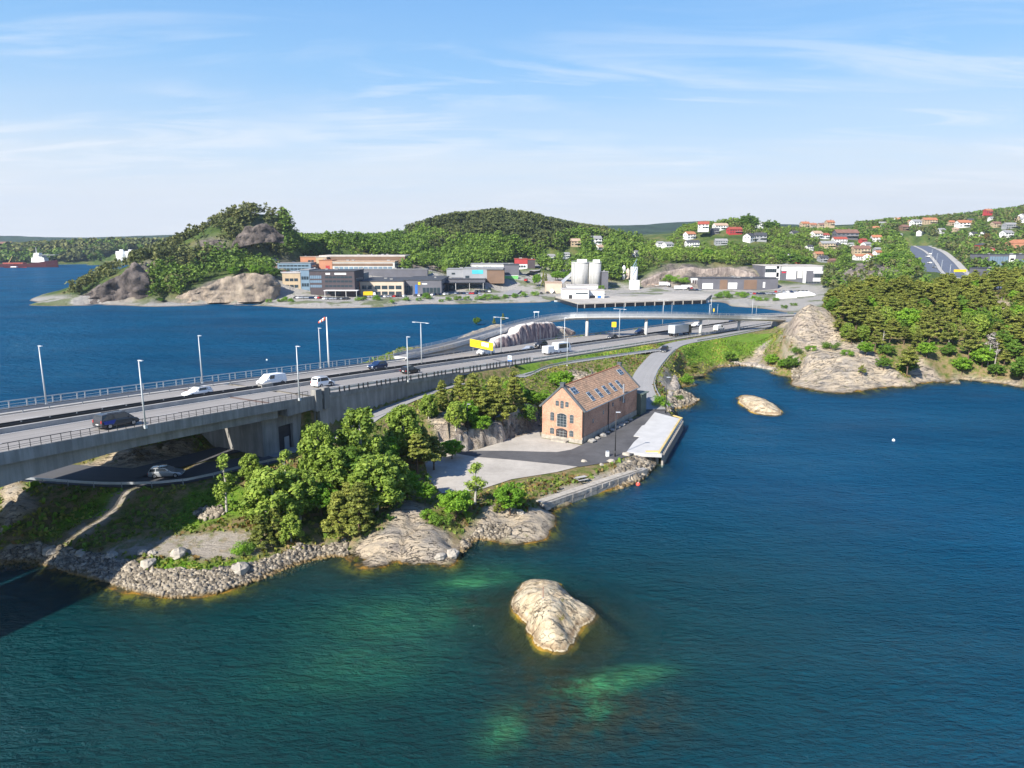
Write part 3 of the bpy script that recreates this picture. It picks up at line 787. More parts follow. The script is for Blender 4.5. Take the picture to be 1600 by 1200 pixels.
plain('orange_print', (.62, .20, .02), .5)
plain('white_print', (.82, .82, .8), .5)
plain('blue_sign', (.03, .16, .60), .45)
plain('sock_red', (.75, .12, .05), .7)
plain('yellow_kerb', (.60, .45, .18), .7, var=.25)
plain('timber_pile', (.36, .33, .29), .85, var=.35, scale=2)
plain('granite_block', (.36, .34, .31), .9, var=.45, scale=.9, bump=.8)
plain('buoy_red', (.75, .10, .07), .4)
def m_crag(t):
    c = t.coord('Object')
    st = t.noise(t.mapping(c, scale=(1.0, 1.0, .35), rot=(R(20), R(10), 0)), .9, 7, .7, .5)
    cc = t.ramp(st, [(.32, (.07, .06, .055)), (.43, (.24, .21, .18)), (.55, (.44, .385, .32)), (.70, (.58, .52, .44))])
    t.out(t.bsdf(cc, .9, .1, t.bump(t.noise(c, 1.6, 8, .75), 1.0, .5)))
plain('rust', (.22, .05, .025), .8)
plain('joint_rubber', (.17, .12, .095), .8)
material('crag_rock', m_crag)
plain('slate_coping', (.10, .11, .12), .6, var=.25)
plain('zinc', (.50, .54, .55), .4, .5, .5)
plain('warehouse_door', (.045, .042, .045), .6)
plain('window_glass', (.035, .05, .06), .08, .8, var=.1, scale=2)
plain('green_shed', (.10, .13, .11), .7)
plain('stone_base', (.42, .38, .32), .9, var=.35, scale=1.4, bump=.5)
def m_brick(c1, c2, mort):
    def fn(t):
        c = t.coord('Object')
        x, y, z = t.sep(c); cb = t.new('ShaderNodeCombineXYZ')
        t.l.new(t.math('ADD', x, y), cb.inputs[0]); t.l.new(z, cb.inputs[1])
        b = t.new('ShaderNodeTexBrick'); t.l.new(cb.outputs[0], b.inputs[0]); b.inputs['Scale'].default_value = 1.0
        b.inputs['Brick Width'].default_value = .25; b.inputs['Row Height'].default_value = .083; b.inputs['Mortar Size'].default_value = .008
        b.inputs['Color1'].default_value = (*c1, 1); b.inputs['Color2'].default_value = (*c2, 1); b.inputs['Mortar'].default_value = (*mort, 1)
        n = t.noise(c, .45, 6, .65)
        cc = t.mix(1.0, b.outputs[0], t.ramp(n, [(.3, .62), (.5, 1.0), (.7, 1.15)]), 'MULTIPLY')
        t.out(t.bsdf(cc, .9, .15, t.bump(t.noise(c, 6, 4, .7), .3, .04)))
    return fn
material('brick', m_brick((.50, .26, .165), (.36, .165, .105), (.46, .38, .30)))
def m_tiles(base):
    def fn(t):
        c = t.coord('Object')
        wv = t.new('ShaderNodeTexWave', wave_type='BANDS', bands_direction='X'); t.l.new(c, wv.inputs[0]); wv.inputs['Scale'].default_value = 1.1
        vo = t.voronoi(t.mapping(c, scale=(3.2, 3.2, 3.2)), 1.0, out='Color')
        s = t.new('ShaderNodeSeparateColor'); t.l.new(vo, s.inputs[0])
        cc = t.mix(s.outputs[0], tuple(b * .72 for b in base), tuple(min(1, b * 1.3) for b in base))
        cc = t.mix(t.math('MULTIPLY', t.ramp(t.noise(c, .5, 5, .6), [(.45, 0.0), (.65, 1.0)]), .45), cc, (.17, .14, .10))
        t.out(t.bsdf(cc, .85, .2, t.bump(wv.outputs[0], .5, .08)))
    return fn
material('clay_tiles', m_tiles((.42, .26, .165)))
def m_clad(col, rib=1.2, dark=.8):
    def fn(t):
        c = t.coord('Object'); x, y, z = t.sep(c)
        wv = t.math('SINE', t.math('MULTIPLY', t.math('ADD', x, y), rib * 6.28))
        k = t.ramp(t.math('ADD', t.math('MULTIPLY', wv, .5), .5), [(0.0, dark), (.25, 1.0)])
        cc = t.mix(1.0, t.mix(1.0, col, k, 'MULTIPLY'), t.ramp(t.noise(c, .12, 5, .6), [(.3, .8), (.7, 1.08)]), 'MULTIPLY')
        t.out(t.bsdf(cc, .7, .3))
    return fn
for nm, colr in (('clad_tan', (.46, .36, .24)), ('clad_dark', (.075, .06, .065)), ('clad_orange', (.48, .22, .13)), ('clad_grey', (.30, .31, .33)), ('clad_slate', (.13, .13, .15)),
                 ('clad_white', (.74, .74, .73)), ('clad_red', (.40, .05, .05)), ('clad_beige', (.55, .46, .36)), ('clad_blue', (.16, .24, .32)), ('clad_brown', (.20, .13, .09)), ('clad_yellow', (.60, .47, .22)), ('clad_pale', (.58, .57, .54))):
    material(nm, m_clad(colr))
for nm, colr in (('roof_dark', (.065, .068, .075)), ('roof_grey', (.28, .28, .28)), ('roof_orange', (.40, .17, .09)), ('roof_red', (.32, .075, .05)), ('roof_brown', (.22, .12, .09)), ('roof_tan', (.46, .33, .24)), ('roof_pale', (.50, .46, .42)), ('turquoise', (.08, .50, .60)), ('container_green', (.18, .52, .16)), ('sign_red', (.55, .03, .06))):
    plain(nm, colr, .75, .25, var=.2, scale=.25)
def m_silo(t):
    c = t.coord('Object'); x, y, z = t.sep(c)
    st = t.noise(t.mapping(c, scale=(1, 1, .06)), .55, 6, .7)
    band = t.ramp(t.math('FRACT', t.math('MULTIPLY', z, .42)), [(0.0, .86), (.06, 1.0), (.94, 1.0), (1.0, .86)])
    cc = t.mix(1.0, t.ramp(st, [(.3, (.27, .27, .26)), (.55, (.42, .415, .40)), (.75, (.50, .495, .48))]), band, 'MULTIPLY')
    t.out(t.bsdf(cc, .85, .2))
material('silo_concrete', m_silo)
def m_leaf(c0, c1, c2, trans=.25):
    def fn(t):
        tone = t.attr('tone', 'Fac'); r = t.rnd()
        k = t.math('ADD', t.math('MULTIPLY', tone, .72), t.math('MULTIPLY', r, .28))
        cc = t.ramp(k, [(.12, c0), (.5, c1), (.88, c2)])
        d = t.bsdf(cc, .65, .25)
        tl = t.new('ShaderNodeBsdfTranslucent'); t.l.new(t.mix(1.0, cc, (1.25, 1.3, .5), 'MULTIPLY'), tl.inputs[0])
        mx = t.new('ShaderNodeMixShader'); mx.inputs[0].default_value = trans
        t.l.new(d, mx.inputs[1]); t.l.new(tl.outputs[0], mx.inputs[2]); t.out(mx.outputs[0])
    return fn
material('birch_leaf', m_leaf((.095, .155, .022), (.19, .275, .04), (.33, .41, .07)))
material('maple_leaf', m_leaf((.065, .155, .012), (.135, .27, .02), (.25, .40, .04)))
material('oak_leaf', m_leaf((.045, .10, .013), (.095, .18, .022), (.175, .28, .038)))
material('pine_needle', m_leaf((.07, .09, .018), (.155, .18, .032), (.29, .30, .058), .18))
material('rust_leaf', m_leaf((.10, .07, .025), (.2, .13, .05), (.28, .2, .07)))
material('dead_twig', m_leaf((.2, .18, .16), (.32, .29, .26), (.45, .42, .38), .0))
material('far_leaf', m_leaf((.038, .078, .011), (.095, .165, .02), (.20, .285, .042), .15))
material('far_needle', m_leaf((.030, .048, .014), (.085, .105, .030), (.18, .18, .055), .08))
plain('ship_red', (.07, .012, .016), .5)
plain('bark', (.17, .12, .085), .95, .1, var=.35, scale=3)
plain('birch_bark', (.50, .47, .42), .9, .1, var=.45, scale=3)
def m_stone(t):
    c = t.coord('Object'); tone = t.attr('tone', 'Fac')
    cc = t.ramp(tone, [(0, (.075, .064, .05)), (.35, (.165, .142, .112)), (.7, (.26, .225, .175)), (1, (.42, .365, .285))])
    z = t.sep(c)[2]
    cc = t.mix(t.ramp(t.math('MULTIPLY', z, .5), [(0.0, .85), (.10, .6), (.22, 0.0)]), cc, (.17, .11, .035))
    t.out(t.bsdf(cc, .9, .15, t.bump(t.noise(c, 3, 4, .7), .4, .1)))
material('stones', m_stone)
material('grass_blade', m_leaf((.06, .11, .015), (.13, .19, .03), (.28, .26, .06), .2))
def m_rock(t):
    c = t.coord('Object')
    vec = t.mapping(c, scale=(.9, 1.3, 1.0), rot=(0, 0, R(20)))
    n = t.noise(vec, .5, 8, .65, .8)
    cc = t.ramp(n, [(.31, (.20, .15, .105)), (.40, (.43, .33, .215)), (.50, (.62, .50, .33)), (.62, (.70, .60, .43)), (.74, (.44, .35, .26))])
    ck = crack_lines(t, t.mapping(c, scale=(.5, 2.0, 1), rot=(0, 0, R(-30))), ((.22, .006), (.6, .009))); cr = t.ramp(ck, [(0.0, .25), (1.0, 1.0)])
    cc = t.mix(t.ramp(t.noise(c, .5, 6, .7), [(.54, 0.0), (.68, .55)]), cc, (.30, .27, .235))
    cc = t.mix(1.0, cc, cr, 'MULTIPLY')
    z = t.sep(c)[2]; zz = t.math('ADD', z, t.math('MULTIPLY', t.math('SUBTRACT', t.noise(c, .9, 5, .7), .5), .6))
    cc = t.mix(t.math('MULTIPLY', t.ramp(t.noise(c, .7, 5, .6), [(.62, 0.0), (.68, 1.0)]), t.ramp(t.math('MULTIPLY', zz, .33), [(.35, 0.0), (.5, .9)])), cc, (.22, .19, .03))
    cc = t.mix(t.ramp(t.math('MULTIPLY', zz, .5), [(.13, 0.0), (.20, .7), (.30, .35), (.40, 0.0)]), cc, (.24, .15, .075))
    cc = t.mix(t.ramp(t.math('ADD', t.math('MULTIPLY', zz, .5), .5), [(.50, 1.0), (.585, 1.0), (.62, 0.0)]), cc, t.mix(t.ramp(t.noise(c, .16, 3, .5), [(.48, 0.0), (.58, 1.0)]), (.10, .075, .03), (.42, .25, .035)))
    cc = t.mix(t.ramp(t.math('ADD', t.math('MULTIPLY', zz, .5), .6), [(.44, 1.0), (.54, 0.0)]), cc, (.05, .05, .02))
    t.out(t.bsdf(cc, .88, .15, t.bump(t.mix(t.math('SUBTRACT', 1.0, ck), t.noise(vec, 1.2, 9, .76), (0, 0, 0)), 1.0, .55)))
material('skerry_rock', m_rock)
def m_cut(t):
    c = t.coord('Object')
    st = t.noise(t.mapping(c, scale=(1.0, 1.0, .10)), 1.1, 5, .7)
    n = t.noise(c, .4, 5, .6)
    face = t.ramp(st, [(.32, (.10, .075, .085)), (.46, (.20, .15, .155)), (.56, (.38, .30, .27)), (.72, (.55, .48, .42))])
    geo = t.new('ShaderNodeNewGeometry'); nz = t.sep(geo.outputs['Normal'])[2]
    top = t.ramp(n, [(.35, (.50, .46, .42)), (.6, (.66, .60, .54))])
    t.out(t.bsdf(t.mix(t.ramp(nz, [(.45, 0.0), (.75, 1.0)]), face, top), .9, .1, t.bump(t.noise(c, 1.4, 6, .7), .8, .3)))
material('cut_rock', m_cut)
def m_fcut(t):
    c = t.coord('Object'); st = t.noise(t.mapping(c, scale=(1, 1, .2)), .28, 6, .7)
    cc = t.ramp(st, [(.33, (.10, .085, .08)), (.45, (.23, .19, .17)), (.57, (.37, .31, .27)), (.7, (.46, .38, .31))])
    t.out(t.bsdf(cc, .95, .1, t.bump(t.noise(c, .5, 6, .8), 1.0, 1.2)))
material('far_cut_rock', m_fcut)
def m_cliffs(stops):
    def fn(t):
        c = t.coord('Object'); st = t.noise(t.mapping(c, scale=(1, 1, .45), rot=(R(18), R(12), 0)), .16, 8, .72, .4)
        cc = t.ramp(st, stops)
        nz = t.sep(t.new('ShaderNodeNewGeometry').outputs['Normal'])[2]
        g = t.math('MULTIPLY', t.ramp(nz, [(.7, 0.0), (.9, 1.0)]), t.ramp(t.noise(c, .22, 4, .6), [(.5, 0.0), (.58, .9)]))
        t.out(t.bsdf(t.mix(g, cc, (.06, .09, .022)), .95, .1, t.bump(t.noise(c, .4, 7, .8), 1.0, 1.6)))
    return fn
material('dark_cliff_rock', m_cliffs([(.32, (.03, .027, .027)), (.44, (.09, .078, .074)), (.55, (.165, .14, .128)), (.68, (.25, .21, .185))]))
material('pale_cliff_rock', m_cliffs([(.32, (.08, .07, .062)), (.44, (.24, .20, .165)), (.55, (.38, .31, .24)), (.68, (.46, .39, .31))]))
plain('distant_forest', (.035, .060, .028), .95, .05, var=.45, scale=.012)
plain('distant_forest_light', (.05, .085, .03), .95, .05, var=.45, scale=.012)

# ================================================================== ground, water, distant hills
grid_mesh('ground', 'near', 'ground', -7.5)
grid_mesh('far_shore_ground', 'far', 'far_ground', -4)
ax_w = axis([(-9000, -1500, 1500), (-1500, -130, 60), (-130, 110, 1.4), (110, 230, 3), (230, 1500, 60), (1500, 9000, 1500)])
ay_w = axis([(-600, 20, 60), (20, 175, 1.4), (175, 345, 3.5), (345, 1700, 30), (1700, 9000, 1500)])
X, Y = np.meshgrid(ax_w, ay_w, indexing='ij')
dz = np.where((Y > 46) & (Y < 345) & (X > -126) & (X < 330), -TZ(X, Y), 12.0)
SK1 = (4.4, 66.0); SK2 = (58.2, 163.6)
def near_blob(cx, cy, rx, ry, ang=0.0):
    ca, sa = math.cos(ang), math.sin(ang); dx, dy = X - cx, Y - cy
    u = (dx * ca + dy * sa) / rx; v_ = (-dx * sa + dy * ca) / ry
    return np.exp(-(u * u + v_ * v_))
sk = np.minimum(12, np.minimum(np.hypot((X - SK1[0]) / 1.0, (Y - SK1[1]) / 1.1) * .42 - 1.9, np.hypot((X - SK2[0]) / .7, (Y - SK2[1]) / 1.4) * .5 - 1.9))
dz = np.minimum(dz, np.maximum(sk, .05))
dz = np.clip(dz, 0, 12)
op = 1 - np.exp(-dz * .8); op = np.where(dz > 5, 1.0, np.clip(op * (1 + .02 * dz), 0, 1))
def bl(px, py, wx, wy, a=0.0):
    p = W(px, py); return near_blob(p[0], p[1], wx, wy, a)
shoal = np.clip(.9 * bl(725, 912, 2.6, 1.0, .2) + .95 * bl(915, 1075, 2.2, .9, .25) + .75 * bl(945, 1068, 3.0, 1.2, .25) + .85 * bl(935, 1105, 1.2, 1.8, -.3) + .8 * bl(985, 1055, 3.4, 1.0, .2) + .85 * bl(785, 1140, 1.3, 2.1, -.3) + .28 * bl(640, 960, 9, 4, .1) + .2 * bl(560, 1040, 8, 5, .3) + .3 * bl(760, 900, 6, 3), 0, 1)
kelp = np.clip(.95 * bl(865, 1010, 4.5, 7, .0) + .9 * bl(870, 1120, 4.5, 5.5, .2) + .9 * bl(760, 945, 4.5, 2.6, .3) + .8 * bl(1010, 1110, 4, 4), 0, 1)
pp = proj(np.stack([X, Y, np.zeros(X.shape)], -1))
dland = np.hypot((X + 12) / 55, (Y - 62) / 34)
teal = np.clip(1.25 - dland * .8, 0, 1) * (Y < 140)
teal = np.clip(teal + .5 * np.exp(-((X + 40) / 40) ** 2 - ((Y - 60) / 25) ** 2), 0, 1)
V = np.stack([X, Y, np.zeros(X.shape)], -1).reshape(-1, 3)
nx, ny = len(ax_w), len(ay_w); I = np.arange(nx * ny).reshape(nx, ny)
Q = np.stack([I[:-1, :-1], I[1:, :-1], I[1:, 1:], I[:-1, 1:]], -1).reshape(-1, 4)
wo = np_mesh('water', V, Q, 'water', attrs={'sea': np.stack([op, shoal, kelp], -1).reshape(-1, 3), 'teal': teal.reshape(-1)})
wo['kind'] = 'structure'

def ridge(name, pts, depth, mat, base=-5, rough=8, label=None):
    """a real range of hills: crest line through the given points, falling away on both sides"""
    pts = np.array(pts); pl = dens(pts, 45); V = []; prof = [(-1, 0), (-.75, .25), (-.5, .5), (-.28, .78), (-.1, .95), (0, 1), (.2, .9), (.6, .45), (1, 0)]
    for i, p in enumerate(pl):
        for (u, k) in prof:
            x = p[0]; y = p[1] + u * depth
            V.append((x, y, base + (p[2] - base) * k))
    V = np.array(V); k = len(prof)
    kk = np.tile([q[1] for q in prof], len(pl))
    V[:, 2] += fbm(V[:, 0], V[:, 1], .004, 4, .6) * rough * 2.2 * np.minimum(1, kk + .1) + fbm(V[:, 0], V[:, 1], .03, 3, .6) * rough * .5 * kk
    Q = [(a * k + b, (a + 1) * k + b, (a + 1) * k + b + 1, a * k + b + 1) for a in range(len(pl) - 1) for b in range(k - 1)]
    o = np_mesh(name, V, np.array(Q), mat, smooth=True); o['kind'] = 'structure'; return o
ridge('distant_hills', [WD(-500, 366, 3200), WD(-100, 368, 3200), WD(30, 369, 3200), WD(120, 371, 3100), WD(200, 369, 3200), WD(280, 367, 3100), WD(450, 366, 3200), WD(600, 364, 3200), WD(700, 366, 3200)], 500, 'distant_forest', rough=6)
ridge('distant_hills', [WD(780, 362, 3000), WD(860, 357, 2900), WD(920, 353, 2800), WD(980, 352, 2800), WD(1040, 349, 2900), WD(1100, 347, 2900), WD(1200, 349, 2900), WD(1300, 351, 2900), WD(1400, 352, 2900), WD(1700, 345, 2900), WD(2100, 330, 2900)], 700, 'distant_forest', rough=12)
ridge('distant_hills', [WD(880, 372, 2000), WD(960, 370, 1950), WD(1030, 366, 1900), WD(1080, 360, 1950), WD(1150, 368, 2000)], 350, 'distant_forest_light', rough=10)
ridge('distant_hills', [WD(1150, 358, 1800), WD(1230, 355, 1750), WD(1300, 354, 1700), WD(1380, 353, 1700), WD(1440, 356, 1700)], 300, 'distant_forest_light', rough=10)
ridge('distant_hills', [WD(-500, 376, 2000), WD(0, 377, 2000), WD(60, 380, 2000), WD(150, 379, 2000), WD(260, 378, 2100), WD(400, 380, 2100)], 250, 'distant_forest_light', rough=5)

# ================================================================== roads on land
def road_sheet(name, pl, hw, dz, mat, kind='structure'):
    pl = np.asarray(pl); tn = np.gradient(pl[:, :2], axis=0); tn /= np.linalg.norm(tn, axis=1)[:, None]; nn = np.stack([-tn[:, 1], tn[:, 0]], 1)
    al = np.concatenate([[0], np.cumsum(np.linalg.norm(np.diff(pl[:, :2], axis=0), axis=1))])
    V = []; U = []
    for p, n_, a in zip(pl, nn, al):
        for k in (-hw, 0, hw): V.append((p[0] + n_[0] * k, p[1] + n_[1] * k, p[2] + dz)); U.append((k, a, 0))
    Q = [(i * 3 + k + 1, i * 3 + k, (i + 1) * 3 + k, (i + 1) * 3 + k + 1) for i in range(len(pl) - 1) for k in (0, 1)]
    o = np_mesh(name, np.array(V), np.array(Q)[:, ::-1], mat, attrs={'along': np.array(U)})
    o['kind'] = kind; return o
def off_line(pl, o, dz=0.0):
    pl = np.asarray(pl); tn = np.gradient(pl[:, :2], axis=0); tn /= np.linalg.norm(tn, axis=1)[:, None]
    r = pl.copy(); r[:, 0] += -tn[:, 1] * o; r[:, 1] += tn[:, 0] * o; r[:, 2] += dz; return r
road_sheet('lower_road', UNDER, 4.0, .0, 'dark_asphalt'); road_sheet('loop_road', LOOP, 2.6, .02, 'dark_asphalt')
road_sheet('cycle_path', BIKE, 1.6, .02, 'asphalt')
road_sheet('local_road', LOCAL, 2.7, .04, 'asphalt')
i_e = len(edge) - 1
ribbon('motorway', iY(113.5), i_e, .0, wd, .0, 'bridge_asphalt', 'structure', thick=.5, nx=6)
hx = off_line(HWY, 0)
road_sheet('far_motorway', off_line(HWY, 8.0), 6.2, .3, 'highway_asphalt'); road_sheet('far_motorway', off_line(HWY, -8.0), 6.2, .3, 'highway_asphalt')
road_sheet('motorway_median', HWY, 1.5, .35, 'kerb_concrete')
road_sheet('motorway_verge', off_line(HWY, -17.2), 2.8, .42, 'kerb_concrete')
# carriageway paint: edge lines and dashes, each a sheet a few millimetres up
def paint_line(o, i0, i1, wd=.16, dz=.012):
    return ribbon('edge_line', i0, i1, o, o + wd, dz, 'white_line', 'structure')
for o in (1.0, 9.9, 13.4): paint_line(o, 0, i_e - 2)
ribbon('edge_line', 0, i_e - 2, lambda i: wd(i) - .9, lambda i: wd(i) - .74, .012, 'white_line', 'structure')
mb = MB()
for o in (5.4, 17.2):
    s_ = 0.0
    while s_ < arc[-1] - 6:
        i0 = int(np.searchsorted(arc, s_)); i1 = int(np.searchsorted(arc, s_ + 3.4))
        if i1 > i0:
            a, b, c_, d_ = road_at(i0, o, .012), road_at(i1, o, .012), road_at(i1, o + .17, .012), road_at(i0, o + .17, .012)
            mb.quad(a, d_, c_, b)
        s_ += 11.0
mb.obj('lane_dashes', 'white_line')['kind'] = 'structure'

# ================================================================== yard, quay apron
def sheet(name, px_poly, z, mat, extra=0.0):
    pts = [W(x, y, z) for x, y in px_poly]
    mb = MB(); mb.add([(p[0], p[1], z + extra) for p in pts], [tuple(range(len(pts)))])
    o = mb.obj(name, mat); me = o.data
    if me.polygons[0].normal.z < 0: me.flip_normals()
    o['kind'] = 'structure'; return o
sheet('yard', [(664,722),(690,710),(742,703),(775,693),(842,672),(846,684),(909,695),(918,690),(925,705),(905,728),(870,737),(800,748),(745,766),(690,770),(670,750)], 2.2, 'pale_yard', -.05)
sheet('yard_asphalt', [(700,706),(742,704),(790,704),(870,706),(893,702),(906,696),(1000,650),(1003,636),(1036,637),(1047,646),(1052,662),(1020,690),(984,712),(950,722),(905,729),(880,726),(800,718),(740,713)], 2.2, 'new_asphalt', -.03)
# ================================================================== the road bridge
SL = -.06  # structures butt just under the wearing course
br = thing('road_bridge', 'long grey concrete box-girder motorway bridge crossing the left side of the photo', 'bridge', (0, 0, 0))
ribbon('deck_slab', 0, iY(113.5) - 1, .42, 11.1, .0, 'bridge_asphalt', thick=.35, parent=br, nx=4)
ribbon('deck_slab', 0, iY(113.5) - 1, 12.0, 24.6, .0, 'bridge_asphalt', thick=.35, parent=br, nx=4)
ribbon('walkway', 0, iY(172), lambda i: wd(i) - .1, lambda i: wd(i) + 2.55, .12, 'kerb_concrete', thick=.1, parent=br)
def strip_wall(name, i0, i1, o0, o1, zt, zb, mat, parent, step=1, top_fn=None, bot_fn=None):
    """wall that follows the road: offsets o0..o1, top and bottom relative to the road surface"""
    mb = MB(); idx = list(range(i0, i1 + 1, step)); rings = []
    if idx[-1] != i1: idx.append(i1)
    for i in idx:
        t_ = top_fn(i) if top_fn else zt; b_ = bot_fn(i) if bot_fn else zb
        a_, c_ = ev(o0, i), ev(o1, i); rings.append([road_at(i, a_, b_), road_at(i, c_, b_), road_at(i, c_, t_), road_at(i, a_, t_)])
    mb.loft(rings); return mb.obj(name, mat, parent)
i_b = iY(112)
strip_wall('fascia', 0, i_b, 0, .42, .30, -1.05, 'concrete', br)
strip_wall('fascia', 0, i_b, 24.6, 25.0, .30, -1.05, 'concrete', br)
def haunch(i):
    s_ = (edge[iY(86), 1] - edge[i, 1])
    return -1.05 - 1.35 - max(0, s_) ** 1.5 * .022
strip_wall('box_girder', 0, iY(106), .95, 8.8, -.36, 0, 'concrete', br, bot_fn=haunch)
strip_wall('box_girder', 0, iY(106), 14.5, 22.8, -.36, 0, 'concrete', br, bot_fn=haunch)
strip_wall('bearing_beam', iY(106) + 1, iY(113), .05, 10.9, -1.06, -2.3, 'concrete', br, bot_fn=lambda i: -2.3 + .5 * (i - iY(106)) / 8)
# abutment with a recessed doorway, seen under the deck
ab = iY(104.5); pab = road_at(ab, 0)
mb = MB()
tn_ = tan[ab]; nn_ = nrm[ab]
def loc_ab(u, w_, z): return (pab[0] + tn_[0] * u + nn_[0] * w_, pab[1] + tn_[1] * u + nn_[1] * w_, z)
def ab_box(mb, u0, u1, w0, w1, z0, z1):
    vs = [loc_ab(u, w_, z) for z in (z0, z1) for u, w_ in ((u0, w0), (u1, w0), (u1, w1), (u0, w1))]
    mb.add(vs, [(0, 1, 2, 3), (7, 6, 5, 4), (0, 4, 5, 1), (1, 5, 6, 2), (2, 6, 7, 3), (3, 7, 4, 0)])
ab_box(mb, 0, 3.2, 2.0, 24, 2.5, 12.4); ab_box(mb, 6.2, 10, 2.0, 24, 2.5, 12.4); ab_box(mb, 10, 16, .9, 24, 2.5, 12.0); ab_box(mb, 3.2, 6.2, 2.7, 24, 2.5, 12.4); ab_box(mb, 3.2, 6.2, 2.0, 2.69, 9.6, 12.4)
mb.obj('abutment', 'concrete', br)
mb = MB(); ab_box(mb, 3.22, 6.18, 2.55, 2.69, 4.6, 9.58); o = mb.obj('door', 'warehouse_door', br); mb = MB(); ab_box(mb, 4.7, 5.7, 2.45, 2.54, 5.4, 7.5); mb.obj('door_panel', 'grey_metal', br)
# retaining wall from the abutment to where the bank meets the road, joints every few metres
i0 = iY(113); i1 = iY(146)
strip_wall('retaining_wall', i0, i1, .15, .75, -.5, 0, 'concrete', br, bot_fn=lambda i: min(-1.2, float(TZ(*road_at(i, -.6)[:2])) - edge[i, 2] - 1.0))
strip_wall('wall_coping', i0, i1, -.02, .42, .30, -.49, 'concrete', br)
for k, (u0, u1) in enumerate(((0, 1.3), (1.9, 3.1))):
    mb = MB(); a = iY(112.2)
    vs = []
    for z in (-2.3, 1.25):
        for u, w_ in ((u0, -.35), (u1, -.35), (u1, .8), (u0, .8)):
            p = road_at(a, w_); vs.append((p[0] + tan[a, 0] * u, p[1] + tan[a, 1] * u, p[2] + z))
    mb.add(vs, [(3, 2, 1, 0), (4, 5, 6, 7), (0, 1, 5, 4), (1, 2, 6, 5), (2, 3, 7, 6), (3, 0, 4, 7)]); mb.obj('end_pillar', 'concrete', br)
mb = MB(); a = iY(118)
for a, o in ((iY(112), 11.2),):
    p = road_at(a, o, .55); mb.box(p, (2.4, 1.0, 1.3), math.atan2(tan[a, 1], tan[a, 0]))
mb.obj('end_pillar', 'concrete', br)
mb = MB()
for Yj in (105.5,):
    a = iY(Yj); p0 = road_at(a, .5, .016); p1 = road_at(a, 11.0, .016); q = np.append(tan[a] * .5, 0)
    mb.quad(p0 - q, p0 + q, p1 + q, p1 - q); p0 = road_at(a, 12.1, .016); p1 = road_at(a, 21.8, .016); mb.quad(p0 - q, p0 + q, p1 + q, p1 - q)
mb.obj('expansion_joint', 'joint_rubber', br)
mb = MB(); a = iY(163); p0 = road_at(a, .8, .016); p1 = road_at(a + 3, 9.4, .016); q = np.append(tan[a] * .35, 0); mb.quad(p0 - q, p0 + q, p1 + q, p1 - q)
o = mb.obj('road_joint', 'dark_asphalt'); o['kind'] = 'structure'

# median barrier: concrete kerb upstand with a steel rail on top, then two kerb lines
med = thing('median_barrier', 'grey concrete median barrier with dark steel top rail along the motorway', 'barrier')
for (o0, o1, hgt) in ((10.3, 10.75, .65), (12.35, 12.75, .55)):
    strip_wall('kerb_wall', 0, i_e - 8, o0, o1, hgt, .002, 'kerb_concrete', med, step=2)
def rail(parent, i0, i1, off, z, hgt, mat, name='rail', th=.07, step=2):
    return strip_wall(name, i0, i1, off, (lambda i: off(i) + th) if callable(off) else off + th, z + hgt, z, mat, parent, step=step)
rail(med, 0, i_e - 8, 10.95, .62, .32, 'black_metal'); rail(med, 0, i_e - 8, 12.12, .62, .3, 'black_metal')
def posts(parent, i0, i1, off, z0, z1, every, wd, mat, name='post', cap=99, dx=None):
    s0 = arc[i0]; mesh = None; k = 0
    while s0 < arc[i1] and k < cap:
        i = int(np.searchsorted(arc, s0)); p = road_at(i, ev(off, i), z0); a = math.atan2(tan[i, 1], tan[i, 0])
        if mesh is None:
            o = MB().box((0, 0, (z1 - z0) / 2), (wd if dx is None else dx, wd, z1 - z0)).obj(name, mat, parent); mesh = o.data
        else:
            o = bpy.data.objects.new(name, mesh); COL.objects.link(o); o.parent = parent
        o.location = p; o.rotation_euler = (0, 0, a); s0 += every; k += 1
    return k
posts(med, 10, i_e - 8, 11.55, .0, .95, 3.2, .12, 'grey_metal')
# near side railing on the bridge (fine dark rail) and steel guard rail beyond
nr_ = thing('bridge_railing', 'low dark steel railing on the near edge of the bridge deck', 'railing')
rail(nr_, 0, iY(111), .18, 1.12, .07, 'black_metal'); rail(nr_, 0, iY(111), .2, .72, .035, 'black_metal', th=.03); rail(nr_, 0, iY(111), .2, .5, .035, 'black_metal', th=.03)
posts(nr_, 8, iY(111), .2, .3, 1.15, .95, .05, 'black_metal')
gr_ = thing('guard_rail', 'silver guard rail on the near road edge right of the concrete end pillar', 'guard rail')
rail(gr_, iY(115), iY(168), .12, .62, .34, 'galvanised'); rail(gr_, iY(115), iY(168), .12, 1.05, .08, 'galvanised')
posts(gr_, iY(115), iY(168), .05, .02, 1.15, 1.5, .22, 'black_metal', dx=.12)
gr2 = thing('guard_rail', 'silver guard rail between the motorway and the grass strip above the cycle path', 'guard rail')
rail(gr2, iY(169), i_e - 3, .12, .45, .34, 'galvanised'); posts(gr2, iY(169), i_e - 3, .05, -.1, .75, 3, .12, 'grey_metal')
fr_ = thing('guard_rail', 'dark guard rail between the far carriageway and the walkway', 'guard rail')
rail(fr_, 0, i_e - 4, lambda i: wd(i) - .4, .35, .35, 'grey_metal'); posts(fr_, 4, i_e - 4, lambda i: wd(i) - .35, .0, .6, 3.6, .1, 'grey_metal')
wr = thing('walkway_railing', 'pale steel railing with wide posts on the far edge of the bridge above the fjord', 'railing')
i_w = iY(170)
rail(wr, 0, i_w, lambda i: wd(i) + 2.7, 1.25, .13, 'galvanised', th=.1); rail(wr, 0, i_w, lambda i: wd(i) + 2.74, .8, .06, 'galvanised', th=.04); rail(wr, 0, i_w, lambda i: wd(i) + 2.74, .45, .06, 'galvanised', th=.04)
